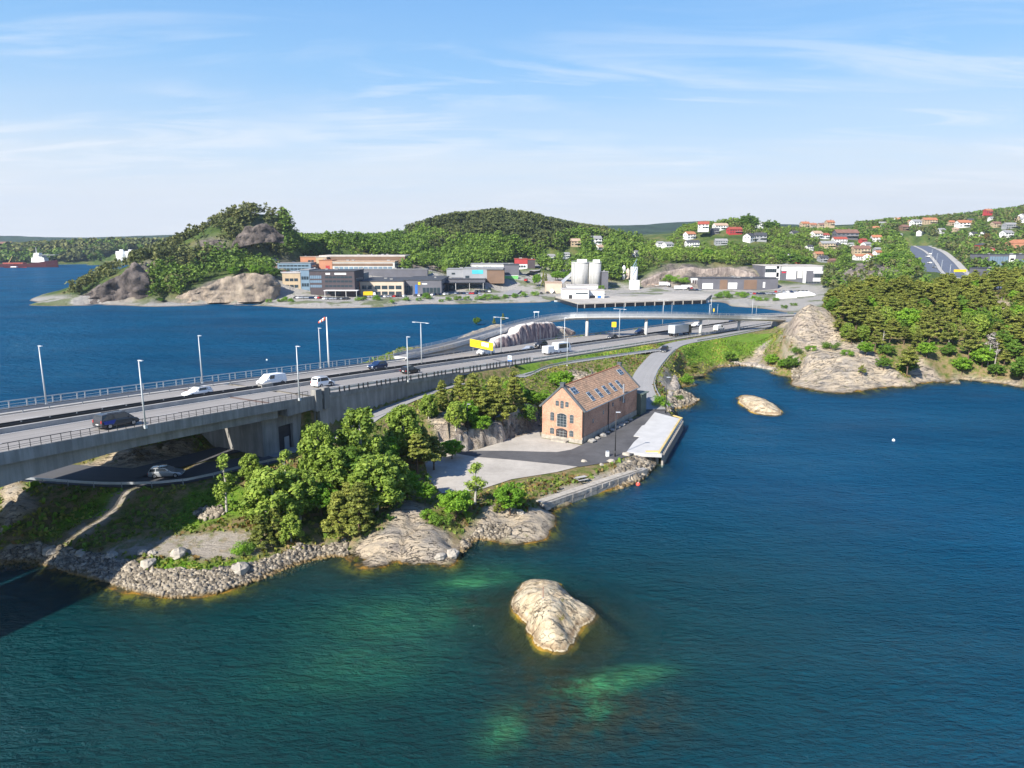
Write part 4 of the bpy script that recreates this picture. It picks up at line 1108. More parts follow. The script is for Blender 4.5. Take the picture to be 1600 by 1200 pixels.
posts(wr, 2, i_w, lambda i: wd(i) + 2.75, .1, 1.35, 1.75, .14, 'galvanised')
def guard(pl, name, label, mat='galvanised', z=.45, hgt=.34, every=2.6, i0=0, i1=None, postmat='grey_metal'):
    pl = np.asarray(pl)[i0:i1]; g_ = thing(name, label, 'guard rail')
    rings = []; tn = np.gradient(pl[:, :2], axis=0); tn /= np.linalg.norm(tn, axis=1)[:, None]
    for p, q in zip(pl, tn):
        nx_, ny_ = -q[1] * .035, q[0] * .035
        rings.append([(p[0] - nx_, p[1] - ny_, p[2] + z), (p[0] + nx_, p[1] + ny_, p[2] + z), (p[0] + nx_, p[1] + ny_, p[2] + z + hgt), (p[0] - nx_, p[1] - ny_, p[2] + z + hgt)])
    MB().loft(rings).obj('rail', mat, g_)
    al = np.concatenate([[0], np.cumsum(np.linalg.norm(np.diff(pl[:, :2], axis=0), axis=1))]); s0 = .3; mesh = None; k = 0
    while s0 < al[-1] and k < 95:
        x, y, zz = (np.interp(s0, al, pl[:, j]) for j in range(3))
        if mesh is None: o = MB().box((0, 0, 0), (.1, .1, z + hgt + .1)).obj('post', postmat, g_); mesh = o.data
        else: o = bpy.data.objects.new('post', mesh); COL.objects.link(o); o.parent = g_
        o.location = (x, y, zz + (z + hgt) / 2 - .1); s0 += every; k += 1
    return g_
guard(off_line(UNDER, -4.3), 'guard_rail', 'curved silver guard rail on the outer edge of the road under the bridge', every=4)
guard(off_line(BIKE, -1.9)[30:], 'guard_rail', 'dark guard rail curving along the lower side of the cycle path', every=2.5)
lr = off_line(LOCAL, -3.0); kk = int(np.argmin(np.abs(lr[:, 1] - 206)))
guard(lr[:kk], 'guard_rail', 'curved silver guard rail beside the local road down to the quay', every=2.4)
guard(off_line(dens(LOCAL, 2), -3.0)[kk * 1 + 10: kk + 60], 'guard_rail', 'silver guard rail along the top of the bright green lawn bank', every=2.4)

# ================================================================== footbridge over the motorway
cols = [W(917, 521, 8.2), W(1009, 523, 7.6), W(1094, 522, 6.9), W(1154, 516, 6.3)]
fb_pts = [W(625, 557, 11.7), W(660, 549, 11.6), W(700, 540, 11.6), W(740, 529, 11.9), W(790, 514, 12.5), W(838, 502, 13.0), W(880, 496, 13.4)] + [WD(px_, py_, p[1]) for p, px_, py_ in zip(cols, (917, 1009, 1094, 1154), (494, 493.5, 494.5, 496))] + [WD(1192, 497, 262), WD(1222, 498, 268)]
FB = dens(fb_pts, 2.0)
fb = thing('footbridge', 'slender curved pale footbridge crossing over the motorway to the rock', 'footbridge')
tnf = np.gradient(FB[:, :2], axis=0); tnf /= np.linalg.norm(tnf, axis=1)[:, None]; nnf = np.stack([-tnf[:, 1], tnf[:, 0]], 1)
rings = []
for p, q in zip(FB, nnf):
    def o(k, z): return (p[0] + q[0] * k, p[1] + q[1] * k, p[2] + z)
    rings.append([o(-1.1, -1.0), o(1.1, -1.0), o(1.9, -.35), o(1.9, 0), o(-1.9, 0), o(-1.9, -.35)])
MB().loft(rings).obj('deck', 'pale_concrete', fb)
V = []; U = []; alf_ = np.concatenate([[0], np.cumsum(np.linalg.norm(np.diff(FB[:, :2], axis=0), axis=1))])
for p, q, a_ in zip(FB, nnf, alf_):
    for k in (-1.6, 1.6): V.append((p[0] + q[0] * k, p[1] + q[1] * k, p[2] + .012)); U.append((k, a_, 0))
np_mesh('surface', np.array(V), np.array([(2 * i, 2 * i + 1, 2 * i + 3, 2 * i + 2) for i in range(len(FB) - 1)])[:, ::-1], 'asphalt', attrs={'along': np.array(U)}, parent=fb)
for sgn in (-1, 1):
    for z, h_ in ((1.2, .07), (.0, .62), (.95, .05), (.78, .04)):
        rg = []
        for p, q in zip(FB, nnf):
            a = (p[0] + q[0] * 1.8 * sgn, p[1] + q[1] * 1.8 * sgn); rg.append([(a[0], a[1], p[2] + z), (a[0] + q[0] * .06, a[1] + q[1] * .06, p[2] + z), (a[0] + q[0] * .06, a[1] + q[1] * .06, p[2] + z + h_), (a[0], a[1], p[2] + z + h_)])
        MB().loft(rg).obj('rail', 'galvanised', fb)
    mesh = None; alf = np.concatenate([[0], np.cumsum(np.linalg.norm(np.diff(FB[:, :2], axis=0), axis=1))]); s0 = 0
    while s0 < alf[-1]:
        i = int(np.searchsorted(alf, s0)); p, q = FB[i], nnf[i]
        if mesh is None: o_ = MB().box((0, 0, .6), (.07, .07, 1.2)).obj('post', 'galvanised', fb); mesh = o_.data
        else: o_ = bpy.data.objects.new('post', mesh); COL.objects.link(o_); o_.parent = fb
        o_.location = (p[0] + q[0] * 1.83 * sgn, p[1] + q[1] * 1.83 * sgn, p[2]); s0 += 4.0
for p in cols:
    zt_ = FB[int(np.argmin(np.hypot(FB[:, 0] - p[0], FB[:, 1] - p[1]))), 2] - .98
    MB().tube((p[0], p[1], 4.5), (p[0], p[1], zt_), .55, .5, 14).obj('column', 'pale_concrete', fb, smooth=True)
e = FB[-1]
MB().box((e[0] + 1, e[1] + 1, e[2] - 4.2), (7, 5, 6.4), .3).obj('abutment', 'concrete', fb)
# low wall carrying the ramp
rg = []
for p, q in list(zip(FB, nnf))[:int(np.argmin(np.abs(FB[:, 0] - W(850, 500, 15)[0])))]:
    g0 = float(TZ(p[0], p[1])) - 1.0
    rg.append([(p[0] - q[0] * 1.05, p[1] - q[1] * 1.05, min(g0, p[2] - 1.5)), (p[0] + q[0] * 1.05, p[1] + q[1] * 1.05, min(g0, p[2] - 1.5)), (p[0] + q[0] * 1.05, p[1] + q[1] * 1.05, p[2] - .9), (p[0] - q[0] * 1.05, p[1] - q[1] * 1.05, p[2] - .9)])
MB().loft(rg).obj('ramp_wall', 'pale_concrete', fb)

# rock cutting beside the far carriageway
def cliff(name, mat, pts, tops, drop, run, seed, amp, kind='structure', side=1, K=16, st=.5, fs=1.0):
    """a rock face that follows a line, uneven in plan and height, running back into the ground behind"""
    cl_ = dens(pts, st); m_ = len(cl_); V = []; tn = np.gradient(cl_[:, :2], axis=0); tn /= np.linalg.norm(tn, axis=1)[:, None]
    for i, p in enumerate(cl_):
        u = i / (m_ - 1); top = np.interp(u, tops[0], tops[1]); nx_, ny_ = -tn[i, 1] * side, tn[i, 0] * side
        for k in range(K):
            f_ = k / (K - 1)
            if f_ < .6: hh = f_ / .6; y_ = .9 * hh ** 2; z_ = top * hh
            else: hh = (f_ - .6) / .4; y_ = .9 + hh * run; z_ = top * (1 - .35 * hh ** 2)
            V.append((p[0] + nx_ * y_, p[1] + ny_ * y_, p[2] - drop + z_ + .3 * (f_ > .05)))
    V = np.array(V); n0 = np.repeat(tn, K, 0); nz_ = fbm((V[:, 0] * 1.2 + V[:, 1] * .9) * fs + seed, V[:, 2] * .18 * (1 + 2 * (fs < 1)) * fs ** .3, 1.0, 4, .6) * amp + fbm(V[:, 0] * fs + seed, V[:, 1] * fs, .35, 2) * amp * 1.2
    V[:, 0] += n0[:, 1] * nz_; V[:, 1] -= n0[:, 0] * nz_
    V[:, 2] += fbm(V[:, 0] * fs, V[:, 1] * fs + seed, .6, 3, .6) * (1.1 if fs == 1 else 6) * (np.tile(np.arange(K), m_) > K * .4)
    Q = np.array([(a * K + b, (a + 1) * K + b, (a + 1) * K + b + 1, a * K + b + 1) for a in range(m_ - 1) for b in range(K - 1)])
    o = np_mesh(name, V, Q, mat); o['kind'] = kind; return o
cliff('rock_cutting', 'cut_rock', [W(770, 541, 9.7), W(800, 537, 9.4), W(830, 532, 9.0), W(858, 527, 8.7), W(880, 522, 8.4), W(900, 518, 8.1)], ([0, .08, .25, .3, .45, .62, .7, .74, .85, 1], [1.0, 2.6, 3.4, 5.2, 5.6, 5.0, 4.6, 3.0, 2.6, .6]), .8, 5, 0, 1.3)
cliff('rock_crag', 'crag_rock', [W(664, 728, 2.2), W(690, 712, 2.2), W(715, 708, 2.2), W(742, 702, 2.2), W(768, 695, 2.2), W(795, 683, 2.2), W(822, 672, 2.2), W(843, 660, 2.3)], ([0, .1, .3, .45, .6, .75, .9, 1], [1.2, 1.8, 3.2, 4.0, 3.6, 4.8, 5.2, 3.6]), .7, 4.5, 20, 1.9)
cliff('rock_ledge', 'crag_rock', [W(1042, 655, .1), W(1048, 640, .6), W(1062, 600, 1.3), W(1052, 585, 2.8)], ([0, .5, 1], [.8, 1.4, 1.0]), .5, 2.5, 33, 1.2)
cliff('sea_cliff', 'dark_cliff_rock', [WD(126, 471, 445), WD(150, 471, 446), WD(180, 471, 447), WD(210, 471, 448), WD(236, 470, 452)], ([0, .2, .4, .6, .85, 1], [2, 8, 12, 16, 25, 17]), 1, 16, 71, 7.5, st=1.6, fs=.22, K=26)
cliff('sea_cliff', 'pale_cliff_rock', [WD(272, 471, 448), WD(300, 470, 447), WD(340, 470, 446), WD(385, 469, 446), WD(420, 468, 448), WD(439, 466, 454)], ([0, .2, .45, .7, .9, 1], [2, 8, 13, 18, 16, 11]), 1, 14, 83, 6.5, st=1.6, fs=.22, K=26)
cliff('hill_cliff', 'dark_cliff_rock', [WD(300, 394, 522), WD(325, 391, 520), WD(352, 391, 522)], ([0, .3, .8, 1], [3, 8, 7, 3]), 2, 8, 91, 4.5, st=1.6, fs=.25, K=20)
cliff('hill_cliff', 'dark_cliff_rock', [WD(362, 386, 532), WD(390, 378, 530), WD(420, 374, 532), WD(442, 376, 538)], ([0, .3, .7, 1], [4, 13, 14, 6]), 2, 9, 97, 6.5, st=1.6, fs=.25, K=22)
cliff('quarry_face', 'far_cut_rock', [WD(1003, 447, 553), WD(1040, 447, 556), WD(1085, 445, 558), WD(1140, 445, 558), WD(1186, 448, 556)], ([0, .2, .45, .55, .75, 1], [3, 12, 14.5, 12.5, 14.5, 9]), 1, 14, 55, 3.5, st=2.5)
cliff('rock_ledge', 'crag_rock', [W(1108, 572, .0), W(1150, 571, .0), W(1190, 575, .0), W(1225, 585, .0)], ([0, .3, .6, 1], [.7, 1.2, .9, 1.0]), .4, 2.5, 44, 1.4)

# ================================================================== lamps, signs
def lamp_post(kind):
    if kind == 'single':
        r_ = thing('street_lamp', 'x', 'street lamp')
        MB().tube((0, 0, 0), (0, 0, 8.6), .12, .065, 10).obj('pole', 'lamp_post_metal', r_, True)
        MB().box((0, 0, .2), (.34, .34, .4)).obj('base', 'lamp_post_metal', r_)
        MB().box((0, -.35, 8.62), (.26, .8, .1)).obj('lamp_head', 'lamp_glass', r_)
    elif kind == 'double':
        r_ = thing('street_lamp', 'x', 'street lamp')
        MB().tube((0, 0, 0), (0, 0, 9.6), .13, .07, 10).obj('pole', 'lamp_post_metal', r_, True)
        MB().tube((-1.9, 0, 9.85), (1.9, 0, 9.85), .05, .05, 6).tube((0, 0, 9.5), (0, 0, 9.85), .06).obj('arm', 'lamp_post_metal', r_)
        for sx_ in (-1, 1): MB().box((sx_ * 1.9, 0, 9.82), (.85, .3, .12)).obj('lamp_head', 'lamp_glass', r_)
    else:
        r_ = thing('street_lamp', 'x', 'street lamp')
        MB().tube((0, 0, 0), (0, 0, 7.7), .10, .06, 10).box((0, 0, .5), (.22, .22, 1.0)).obj('pole', 'black_metal', r_, True)
        MB().box((.3, 0, 7.72), (.75, .32, .1)).obj('lamp_head', 'lamp_glass', r_)
    return Proto(r_)
LP = {k: lamp_post(k) for k in ('single', 'double', 'black')}
def at_road(px, py, off=None):
    """road point under a pixel; walks the carriageway"""
    r = ray(px, py); best = None
    for i in range(len(edge)):
        for o in (np.arange(-1, 26, .5) if off is None else (off,)):
            p = road_at(i, o)
            q = proj(p); d_ = (q[0] - px) ** 2 + (q[1] - py) ** 2
            if best is None or d_ < best[0]: best = (d_, i, o, p)
    return best[3], best[1], best[2]
G_L = 'lamps along the motorway and bridge'
for px, py, off, kind, lab in [
    (229, 669, -.3, 'single', 'tall lamp post on the near parapet just right of the black minivan'),
    (470, 628, -.3, 'single', 'tall lamp post on the near parapet left of the concrete end pillar'),
    (640, 602, -.3, 'single', 'tall lamp post at the near guard rail beside the black estate car'),
    (72, 622, 24.4, 'single', 'lamp post on the walkway railing at the left edge of the photo'),
    (319, 593, 24.4, 'single', 'lamp post on the walkway railing above the white station wagon'),
    (498, 573, 24.4, 'single', 'lamp post standing just left of the windsock mast'),
    (656, 573, 11.5, 'double', 'double-armed lamp post on the median behind the black estate car'),
    (784, 556, 11.5, 'double', 'double-armed lamp post on the median beside the yellow billboard'),
    (881, 543, 11.5, 'single', 'lamp post on the median behind the dark car and trailer van'),
    (966, 531, 11.5, 'double', 'double-armed lamp post on the median by the yellow square sign'),
    (1038, 521, 26.4, 'double', 'double-armed lamp post beyond the motorway behind the white truck'),
    (1108, 514, 11.5, 'single', 'thin lamp post on the median under the right half of the footbridge')]:
    p, i, o_ = at_road(px, py, off)
    LP[kind].place(p, math.atan2(tan[i, 1], tan[i, 0]) + PI / 2 * (kind == 'double'), lab, G_L)
def place_lamp_px(px, py, z, kind, lab, grp='small lamps', rot=0, sc=1):
    p = W(px, py, z); LP[kind].place(p, rot, lab, grp, sc)
place_lamp_px(961, 713, 2.2, 'black', 'black lamp post in front of the white pier in the warehouse yard')
place_lamp_px(1040, 645, 2.3, 'black', 'black lamp post at the corner of the quay by the green bush')
LP['black'].place(hit(731, 682), 0, 'dark lamp post at the foot of the rock beside the gravel yard', 'small lamps', .75)
LP['single'].place(hit(886, 572), 0, 'thin lamp post beside the bend of the cycle path', 'small lamps', .8)
for px, py, h_, lab in ((1117, 489, 8, 'lamp post on the footbridge nearest to its middle'), (1178, 487, 8, 'lamp post on the right end of the footbridge'), (1052, 490, 5, 'short leaning lamp on the footbridge above the white truck'),
                        (1125, 489, 5, 'short lamp on the footbridge right of the tall lamp post'), (1184, 488, 5, 'short lamp at the rock end of the footbridge'), (903, 492, 5, 'short lamp on the left bend of the footbridge'), (976, 490, 5, 'short lamp on the left half of the footbridge')):
    i = int(np.argmin([abs(proj(p)[0] - px) for p in FB])); p = FB[i] + np.append(nnf[i] * 1.7, 0)
    LP['single'].place(p, .3, lab, 'lamps on the footbridge', h_ / 8.6 * .85)
ws = thing('windsock', 'tall white mast with a red and white windsock at the far railing', 'windsock', at_road(513, 570, 24.6)[0])
MB().tube((0, 0, 0), (0, 0, 10.8), .2, .1, 12).obj('mast', 'white_paint', ws, True)
sk_ = MB(); a = (0, 0, 10.6); 
rgs = []
for k in range(6):
    u = k / 5; cx_, cz_ = -.3 - 1.4 * u, 10.5 - .85 * u; r_ = .38 - .17 * u
    rgs.append([(cx_ + .0, r_ * math.cos(j * PI / 4), cz_ + r_ * math.sin(j * PI / 4)) for j in range(8)])
sock = thing  # placeholder name kept short
for k, mt in enumerate(('sock_red', 'white_paint', 'sock_red', 'white_paint', 'sock_red')):
    if k == 0: s0_ = MB().loft(rgs[0:2]).obj('sock', 'sock_red', ws)
    else: MB().loft(rgs[k:k + 2]).obj('band', mt, s0_)

bb = W(752, 541, 11.4)
pl_, ph_ = W(731, 529, 15.0), W(768, 537, 14.6)
bl_ = thing('billboard', 'long yellow billboard with orange and white printing beside the ramp', 'billboard', tuple(W(735, 541, 11.6)))
ang = math.atan2(*(np.array([W(768, 548, 11.6) - W(733, 541, 11.6)])[0][:2][::-1])) 
Lb = float(np.linalg.norm((W(768, 548, 11.6) - W(733, 541, 11.6))[:2]))
bl_.rotation_euler = (0, 0, ang)
MB().box((Lb / 2, 0, .95), (Lb, .22, 1.9)).obj('panel', 'yellow_board', bl_)
for x_, w_, h_, z_, mt in ((.10, .03, 1.2, 1.0, 'orange_print'), (.28, .22, .16, 1.1, 'orange_print'), (.30, .16, .12, .75, 'orange_print'), (.47, .035, 1.0, 1.0, 'orange_print'), (.62, .10, .12, .7, 'orange_print'), (.68, .30, 1.0, 1.15, 'white_print'), (.70, .05, .18, 1.3, 'black_metal'), (.60, .05, .16, 1.0, 'black_metal')):
    MB().box((Lb * x_, -.12 - .01 * (mt == 'black_metal'), z_), (Lb * w_, .03, h_)).obj('print', mt, bl_)
for x_ in (.1, .5, .9): MB().tube((Lb * x_, .18, -1.6), (Lb * x_, .18, .9), .09).obj('leg', 'grey_metal', bl_)
p, i, _ = at_road(796, 570, -1.0)
sg = thing('road_sign', 'blue and white road sign with an open-top square on the near roadside', 'road sign', tuple(p), -.35)
MB().tube((0, 0, -.8), (0, 0, 2.2), .05).obj('post', 'grey_metal', sg)
MB().box((0, -.02, 1.95), (.95, .05, 1.0)).obj('panel', 'white_paint', sg)
for b in (((-.3, -.06, 2.05), (.16, .02, .62)), ((.3, -.06, 2.05), (.16, .02, .62)), ((0, -.06, 1.8), (.44, .02, .14))): MB().box(*b).obj('symbol', 'blue_sign', sg)
MB().box((0, -.06, 1.3), (.9, .03, .25)).obj('plate', 'blue_sign', sg)
p = W(959, 522, 8.0)
sg = thing('road_sign', 'square yellow sign board on a post beyond the far carriageway', 'road sign', tuple(p), -.3)
MB().tube((0, 0, -.5), (0, 0, 3.2), .07).obj('post', 'grey_metal', sg); MB().box((0, -.06, 3.2), (1.5, .06, 1.7)).obj('panel', 'yellow_board', sg)
p = at_road(786, 548, 22.2)[0]
for px, lab in ((838, 'white gantry sign frame beyond the ramp above the rock cutting'),):
    p = hit(838, 497); q = thing('gantry_sign', lab, 'sign', tuple(p), .1)
    for x_ in (-1, 1): MB().tube((x_, 0, -.5), (x_, 0, 3.3), .07).obj('post', 'white_paint', q)
    MB().box((0, 0, 3.1), (2.9, .12, .5)).obj('panel', 'white_paint', q)
p = W(1118, 488, 15.8)
q = thing('hanging_sign', 'small yellow sign hanging above the footbridge railing', 'sign', tuple(FB[int(np.argmin([abs(proj(p_)[0] - 1118) for p_ in FB]))]), 0)
MB().tube((.0, 1.85, 0), (0, 1.85, 2.6), .05).obj('post', 'grey_metal', q); MB().box((0, 1.8, 2.2), (.45, .05, 1.1)).obj('panel', 'yellow_board', q)

# ================================================================== vehicles
def wheel(parent, x, y, r, w_=.22):
    o = MB().tube((x, y - w_ / 2, r), (x, y + w_ / 2, r), r, r, 18).obj('wheel', 'rubber', parent)
    MB().tube((x, y - w_ / 2 - .015, r), (x, y + w_ / 2 + .015, r), r * .62, r * .62, 12).obj('rim', 'rim_metal', o)
def car(kind, paint, label='x', cat='car', extra=None):
    """a vehicle facing +x: lower body and cabin lofted from sections, glass, wheels, lamps as parts"""
    r_ = thing({'car': 'car', 'suv': 'car', 'estate': 'station_wagon', 'van': 'van', 'mpv': 'minivan', 'micro': 'small_van'}[kind], label, cat)
    L, Wd, secs, cab, wr_ = {
        'car':    (4.2, 1.78, [(-2.1, .38, .62, .80), (-1.95, .26, .88, .84), (-1.2, .24, .93, .89), (.0, .24, .93, .89), (.9, .24, .90, .89), (1.7, .24, .74, .86), (2.0, .3, .62, .78), (2.1, .38, .52, .68)],
                   [(-1.95, .88, .9), (-1.55, 1.36, .9), (-.9, 1.47, 1), (.05, 1.46, 1), (.75, .95, 1.0)], .31),
        'estate': (4.6, 1.82, [(-2.3, .36, .7, .8), (-2.2, .26, .92, .86), (-1.2, .24, .96, .91), (.1, .24, .95, .91), (1.0, .24, .92, .9), (1.9, .25, .76, .87), (2.2, .3, .62, .8), (2.3, .38, .52, .7)],
                   [(-2.22, .92, .9), (-1.95, 1.40, .92), (-1.2, 1.50, 1), (.1, 1.48, 1), (.9, .96, 1)], .33),
        'suv':    (4.5, 1.88, [(-2.25, .42, .8, .82), (-2.15, .32, 1.05, .9), (-1.2, .3, 1.08, .94), (.1, .3, 1.07, .94), (1.0, .3, 1.04, .94), (1.9, .3, .92, .9), (2.2, .35, .75, .82), (2.25, .42, .6, .74)],
                   [(-2.18, 1.05, .9), (-1.85, 1.60, .92), (-1.2, 1.70, 1), (.1, 1.67, 1), (.85, 1.1, 1)], .37),
        'mpv':    (5.1, 1.94, [(-2.55, .36, 1.0, .93), (-2.5, .28, 1.15, .95), (-1.2, .26, 1.17, .97), (.6, .26, 1.17, .97), (1.5, .26, 1.12, .96), (2.2, .28, .92, .92), (2.5, .34, .72, .84), (2.55, .4, .6, .76)],
                   [(-2.53, 1.15, .96), (-2.35, 1.80, .94), (-1.6, 1.90, 1), (.7, 1.89, 1), (1.75, 1.13, 1)], .36),
        'van':    (5.3, 2.0, [(-2.65, .36, 1.0, .97), (-2.6, .28, 1.15, .98), (-1.2, .26, 1.18, 1.0), (.8, .26, 1.18, 1.0), (1.6, .26, 1.15, .98), (2.35, .28, .98, .94), (2.6, .34, .75, .88), (2.65, .4, .6, .8)],
                   [(-2.63, 1.15, .97), (-2.5, 1.92, .95), (-1.8, 2.0, 1), (1.0, 1.98, 1), (1.85, 1.15, 1)], .36),
        'micro':  (4.3, 1.82, [(-2.15, .36, .9, .88), (-2.1, .28, 1.02, .9), (-1.0, .26, 1.04, .92), (.4, .26, 1.04, .92), (1.1, .26, 1.0, .91), (1.8, .28, .86, .86), (2.1, .34, .66, .78), (2.15, .4, .56, .7)],
                   [(-2.13, 1.02, .95), (-1.98, 1.72, .94), (-1.4, 1.82, 1), (.3, 1.8, 1), (1.1, 1.02, 1)], .33)}[kind]
    rings = []
    for x, zb, zt, hw in secs:
        rings.append([(x, -hw * .93, zb), (x, hw * .93, zb), (x, hw, zb + (zt - zb) * .35), (x, hw * .985, zb + (zt - zb) * .8), (x, hw * .93, zt), (x, -hw * .93, zt), (x, -hw * .985, zb + (zt - zb) * .8), (x, -hw, zb + (zt - zb) * .35)])
    body = MB().loft(rings)
    hw = Wd / 2
    def zt_at(x): return float(np.interp(x, [s_[0] for s_ in secs], [s_[2] for s_ in secs]))
    cr = []
    bx = [cab[0][0], cab[0][0] + (cab[1][0] - cab[0][0]) * .3, cab[2][0], cab[3][0] + .35, cab[4][0]]
    belt = []
    for (x, z, k), b in zip(cab, bx):
        wt = hw * .80 * k; wb = hw * .93; zz = zt_at(b)
        tr_ = max(0, (z - zz)); wtt = wb - (wb - wt) * min(1, tr_ / .45)
        belt.append((b, wb, zz - .03)); cr.append([(b, -wb, zz - .03), (b, wb, zz - .03), (x, wtt, z - .04 if tr_ > .1 else z), (x, wtt * .86, z), (x, -wtt * .86, z), (x, -wtt, z - .04 if tr_ > .1 else z)])
    body.loft(cr); bo = body.obj('body', paint, r_, True)
    for p_ in bo.data.polygons: p_.use_smooth = False
    def lerp(a, b, u): return tuple(np.array(a) * (1 - u) + np.array(b) * u)
    gl = []
    # side windows between ring k and k+1, inset and standing 1 cm proud
    for sgn, lo, hi in ((-1, 0, 5), (1, 1, 2)):
        for k in ((1, 2), (2, 3)) if kind not in ('van',) else ((2, 3),):
            a0, a1, b0, b1 = cr[k[0]][lo], cr[k[0]][hi], cr[k[1]][lo], cr[k[1]][hi]
            u0 = .62 if kind == 'van' else (.06 if k[0] == 1 else .04); u1 = .97 if k[1] == 3 else .93
            q = [lerp(lerp(a0, b0, u0), lerp(a1, b1, u0), .12), lerp(lerp(a0, b0, u1), lerp(a1, b1, u1), .12), lerp(lerp(a0, b0, u1), lerp(a1, b1, u1), .88), lerp(lerp(a0, b0, u0), lerp(a1, b1, u0), .88)]
            q = [(x, y + sgn * .012, z) for x, y, z in q]
            MB().quad(*(q if sgn < 0 else q[::-1])).obj('window', 'car_glass', r_)
        q = [cr[3][lo], cr[4][lo], cr[3][hi]]
    def panel(r0, r1, name, dx, u0=.08, u1=.92):
        a, b = cr[r0], cr[r1]
        q = [lerp(a[0], b[5], 0) if 0 else None]
        lo0, lo1 = a[0], a[1]; 
        return
    # windscreen: between the roof front (ring 3) and the bonnet (ring 4); rear window: rings 0-1
    f0, f1, g0, g1 = cr[3][5], cr[3][2], cr[4][0], cr[4][1]
    n_ = Vector(((f0[2] - g0[2]), 0, (g0[0] - f0[0]))).normalized() * .015
    q = [lerp(g0, g1, .05), lerp(g0, g1, .95), lerp(lerp(f0, f1, .95), lerp(g0, g1, .95), .06), lerp(lerp(f0, f1, .05), lerp(g0, g1, .05), .06)]
    MB().quad(*[(x + n_.x, y, z + n_.z) for x, y, z in q]).obj('windscreen', 'car_glass', r_)
    if kind != 'van':
        f0, f1, g0, g1 = cr[1][5], cr[1][2], cr[0][0], cr[0][1]
        n_ = Vector((-(f0[2] - g0[2]), 0, (f0[0] - g0[0]))).normalized() * .015
        q = [lerp(lerp(g0, g1, .08), lerp(f0, f1, .08), .2), lerp(lerp(f0, f1, .08), lerp(g0, g1, .08), .08), lerp(lerp(f0, f1, .92), lerp(g0, g1, .92), .08), lerp(lerp(g0, g1, .92), lerp(f0, f1, .92), .2)]
        MB().quad(*[(x + n_.x, y, z + n_.z) for x, y, z in q]).obj('rear_window', 'car_glass', r_)
    for x in (-L * .30, L * .315):
        for y in (-hw + .10, hw - .10): wheel(r_, x, y, wr_)
    for y in (-hw * .68, hw * .68):
        MB().box((secs[-2][0] - .01, y, secs[-2][2] - .08), (.18, .34, .15)).obj('headlight', 'head_lamp', r_)
        MB().box((secs[0][0] + .05, y * 1.2, secs[0][2] - .02), (.14, .16, .34 if kind in ('van', 'mpv', 'micro', 'suv') else .2)).obj('tail_light', 'tail_lamp', r_)
        MB().box((cr[3][0][0] + .1, (1 if y > 0 else -1) * (hw + .09), zt_at(.8) + .08), (.14, .18, .14)).obj('mirror', paint, r_)
    MB().box((secs[-1][0] + .0, 0, .48), (.04, .5, .11)).obj('number_plate', 'number_plate', r_)
    MB().box((secs[0][0] - .0, 0, .62), (.04, .5, .11)).obj('number_plate', 'number_plate', r_)
    MB().box((secs[-2][0] + .03, 0, .5), (.1, Wd * .5, .16)).obj('grille', 'black_metal', r_)
    if extra: extra(r_, L, hw)
    return r_
def ex_mpv(r_, L, hw):
    MB().quad((-2.2, -hw - .014, .55), (-1.05, -hw - .014, .5), (-.75, -hw - .014, 1.1), (-2.4, -hw - .014, 1.05)).obj('blue_film', 'blue_film', r_)
    for y in (-.6, .6): MB().box((-.4, y, 1.93), (2.4, .05, .05)).obj('roof_rail', 'black_metal', r_)
def ex_decal(r_, L, hw):
    MB().quad((.3, -hw - .012, .45), (1.4, -hw - .012, .45), (1.25, -hw - .012, .85), (.55, -hw - .012, .95)).obj('decal', 'dark_grey_paint', r_)
    MB().box((-.4, 0, 1.84), (1.6, 1.2, .06)).obj('roof_rack', 'grey_metal', r_)
def ex_tin(r_, L, hw):
    for y in (-.62, .62): MB().box((-.6, y, 1.54), (1.9, .05, .05)).obj('roof_rail', 'black_metal', r_)
    MB().box((-.4, 0, 1.505), (1.1, 1.0, .03)).obj('sunroof', 'car_glass', r_)
fwd_rot = lambda i, back=False: (0, math.atan2(-(edge[min(i + 3, len(edge) - 1), 2] - edge[i - 3, 2]), 6.5) * (-1 if back else 1), math.atan2(tan[i, 1], tan[i, 0]) + (PI if back else 0))
def put_road(kind, paint, px, py, back, lab, cat='car', extra=None, off=None, sc=1.0):
    p, i, o = at_road(px, py, off); r_ = car(kind, paint, lab, cat, extra)
    r_.location = tuple(p + np.array([0, 0, .015])); r_.rotation_euler = fwd_rot(i, back)
    r_.scale = (sc,) * 3; r_['group'] = 'vehicles driving on the motorway'; return r_
put_road('mpv', 'dark_grey_paint', 176, 663, False, 'black passenger van with blue side film nearest the camera on the bridge', 'minivan', ex_mpv, 3.6)
put_road('estate', 'white_paint', 309, 620, True, 'white station wagon in the lane beside the median', 'car', ex_tin, 14.8)
put_road('van', 'white_paint', 425, 598, True, 'plain white panel van on the far carriageway', 'van', None, 15.2)
put_road('micro', 'white_paint', 509, 610, False, 'small white van with dark picture on its door beside the median', 'van', ex_decal, 7.4)
put_road('suv', 'navy_paint', 592, 576, True, 'dark blue car on the far carriageway near the windsock', 'car', None, 16.5)
put_road('estate', 'black_paint', 642, 587, False, 'black station wagon beside the tall near-side lamp post', 'car', ex_tin, 7.3)
put_road('van', 'white_paint', 758, 554, True, 'white crew van just below the yellow billboard', 'van', None, None)
put_road('car', 'silver_paint', 826, 549, True, 'silver hatchback in the lane beside the median', 'car', None, None)
put_road('suv', 'black_paint', 846, 542, True, 'black car in front of the rock cutting', 'car', None, None)
put_road('car', 'dark_grey_paint', 957, 529, True, 'dark grey car left of the median lamp under the footbridge shadow', 'car', None, None)
put_road('car', 'navy_paint', 999, 520, True, 'blue car beneath the footbridge beside its second column', 'car', None, None)
put_road('estate', 'white_paint', 1088, 510, True, 'white car beyond the truck between two footbridge columns', 'car', None, None)
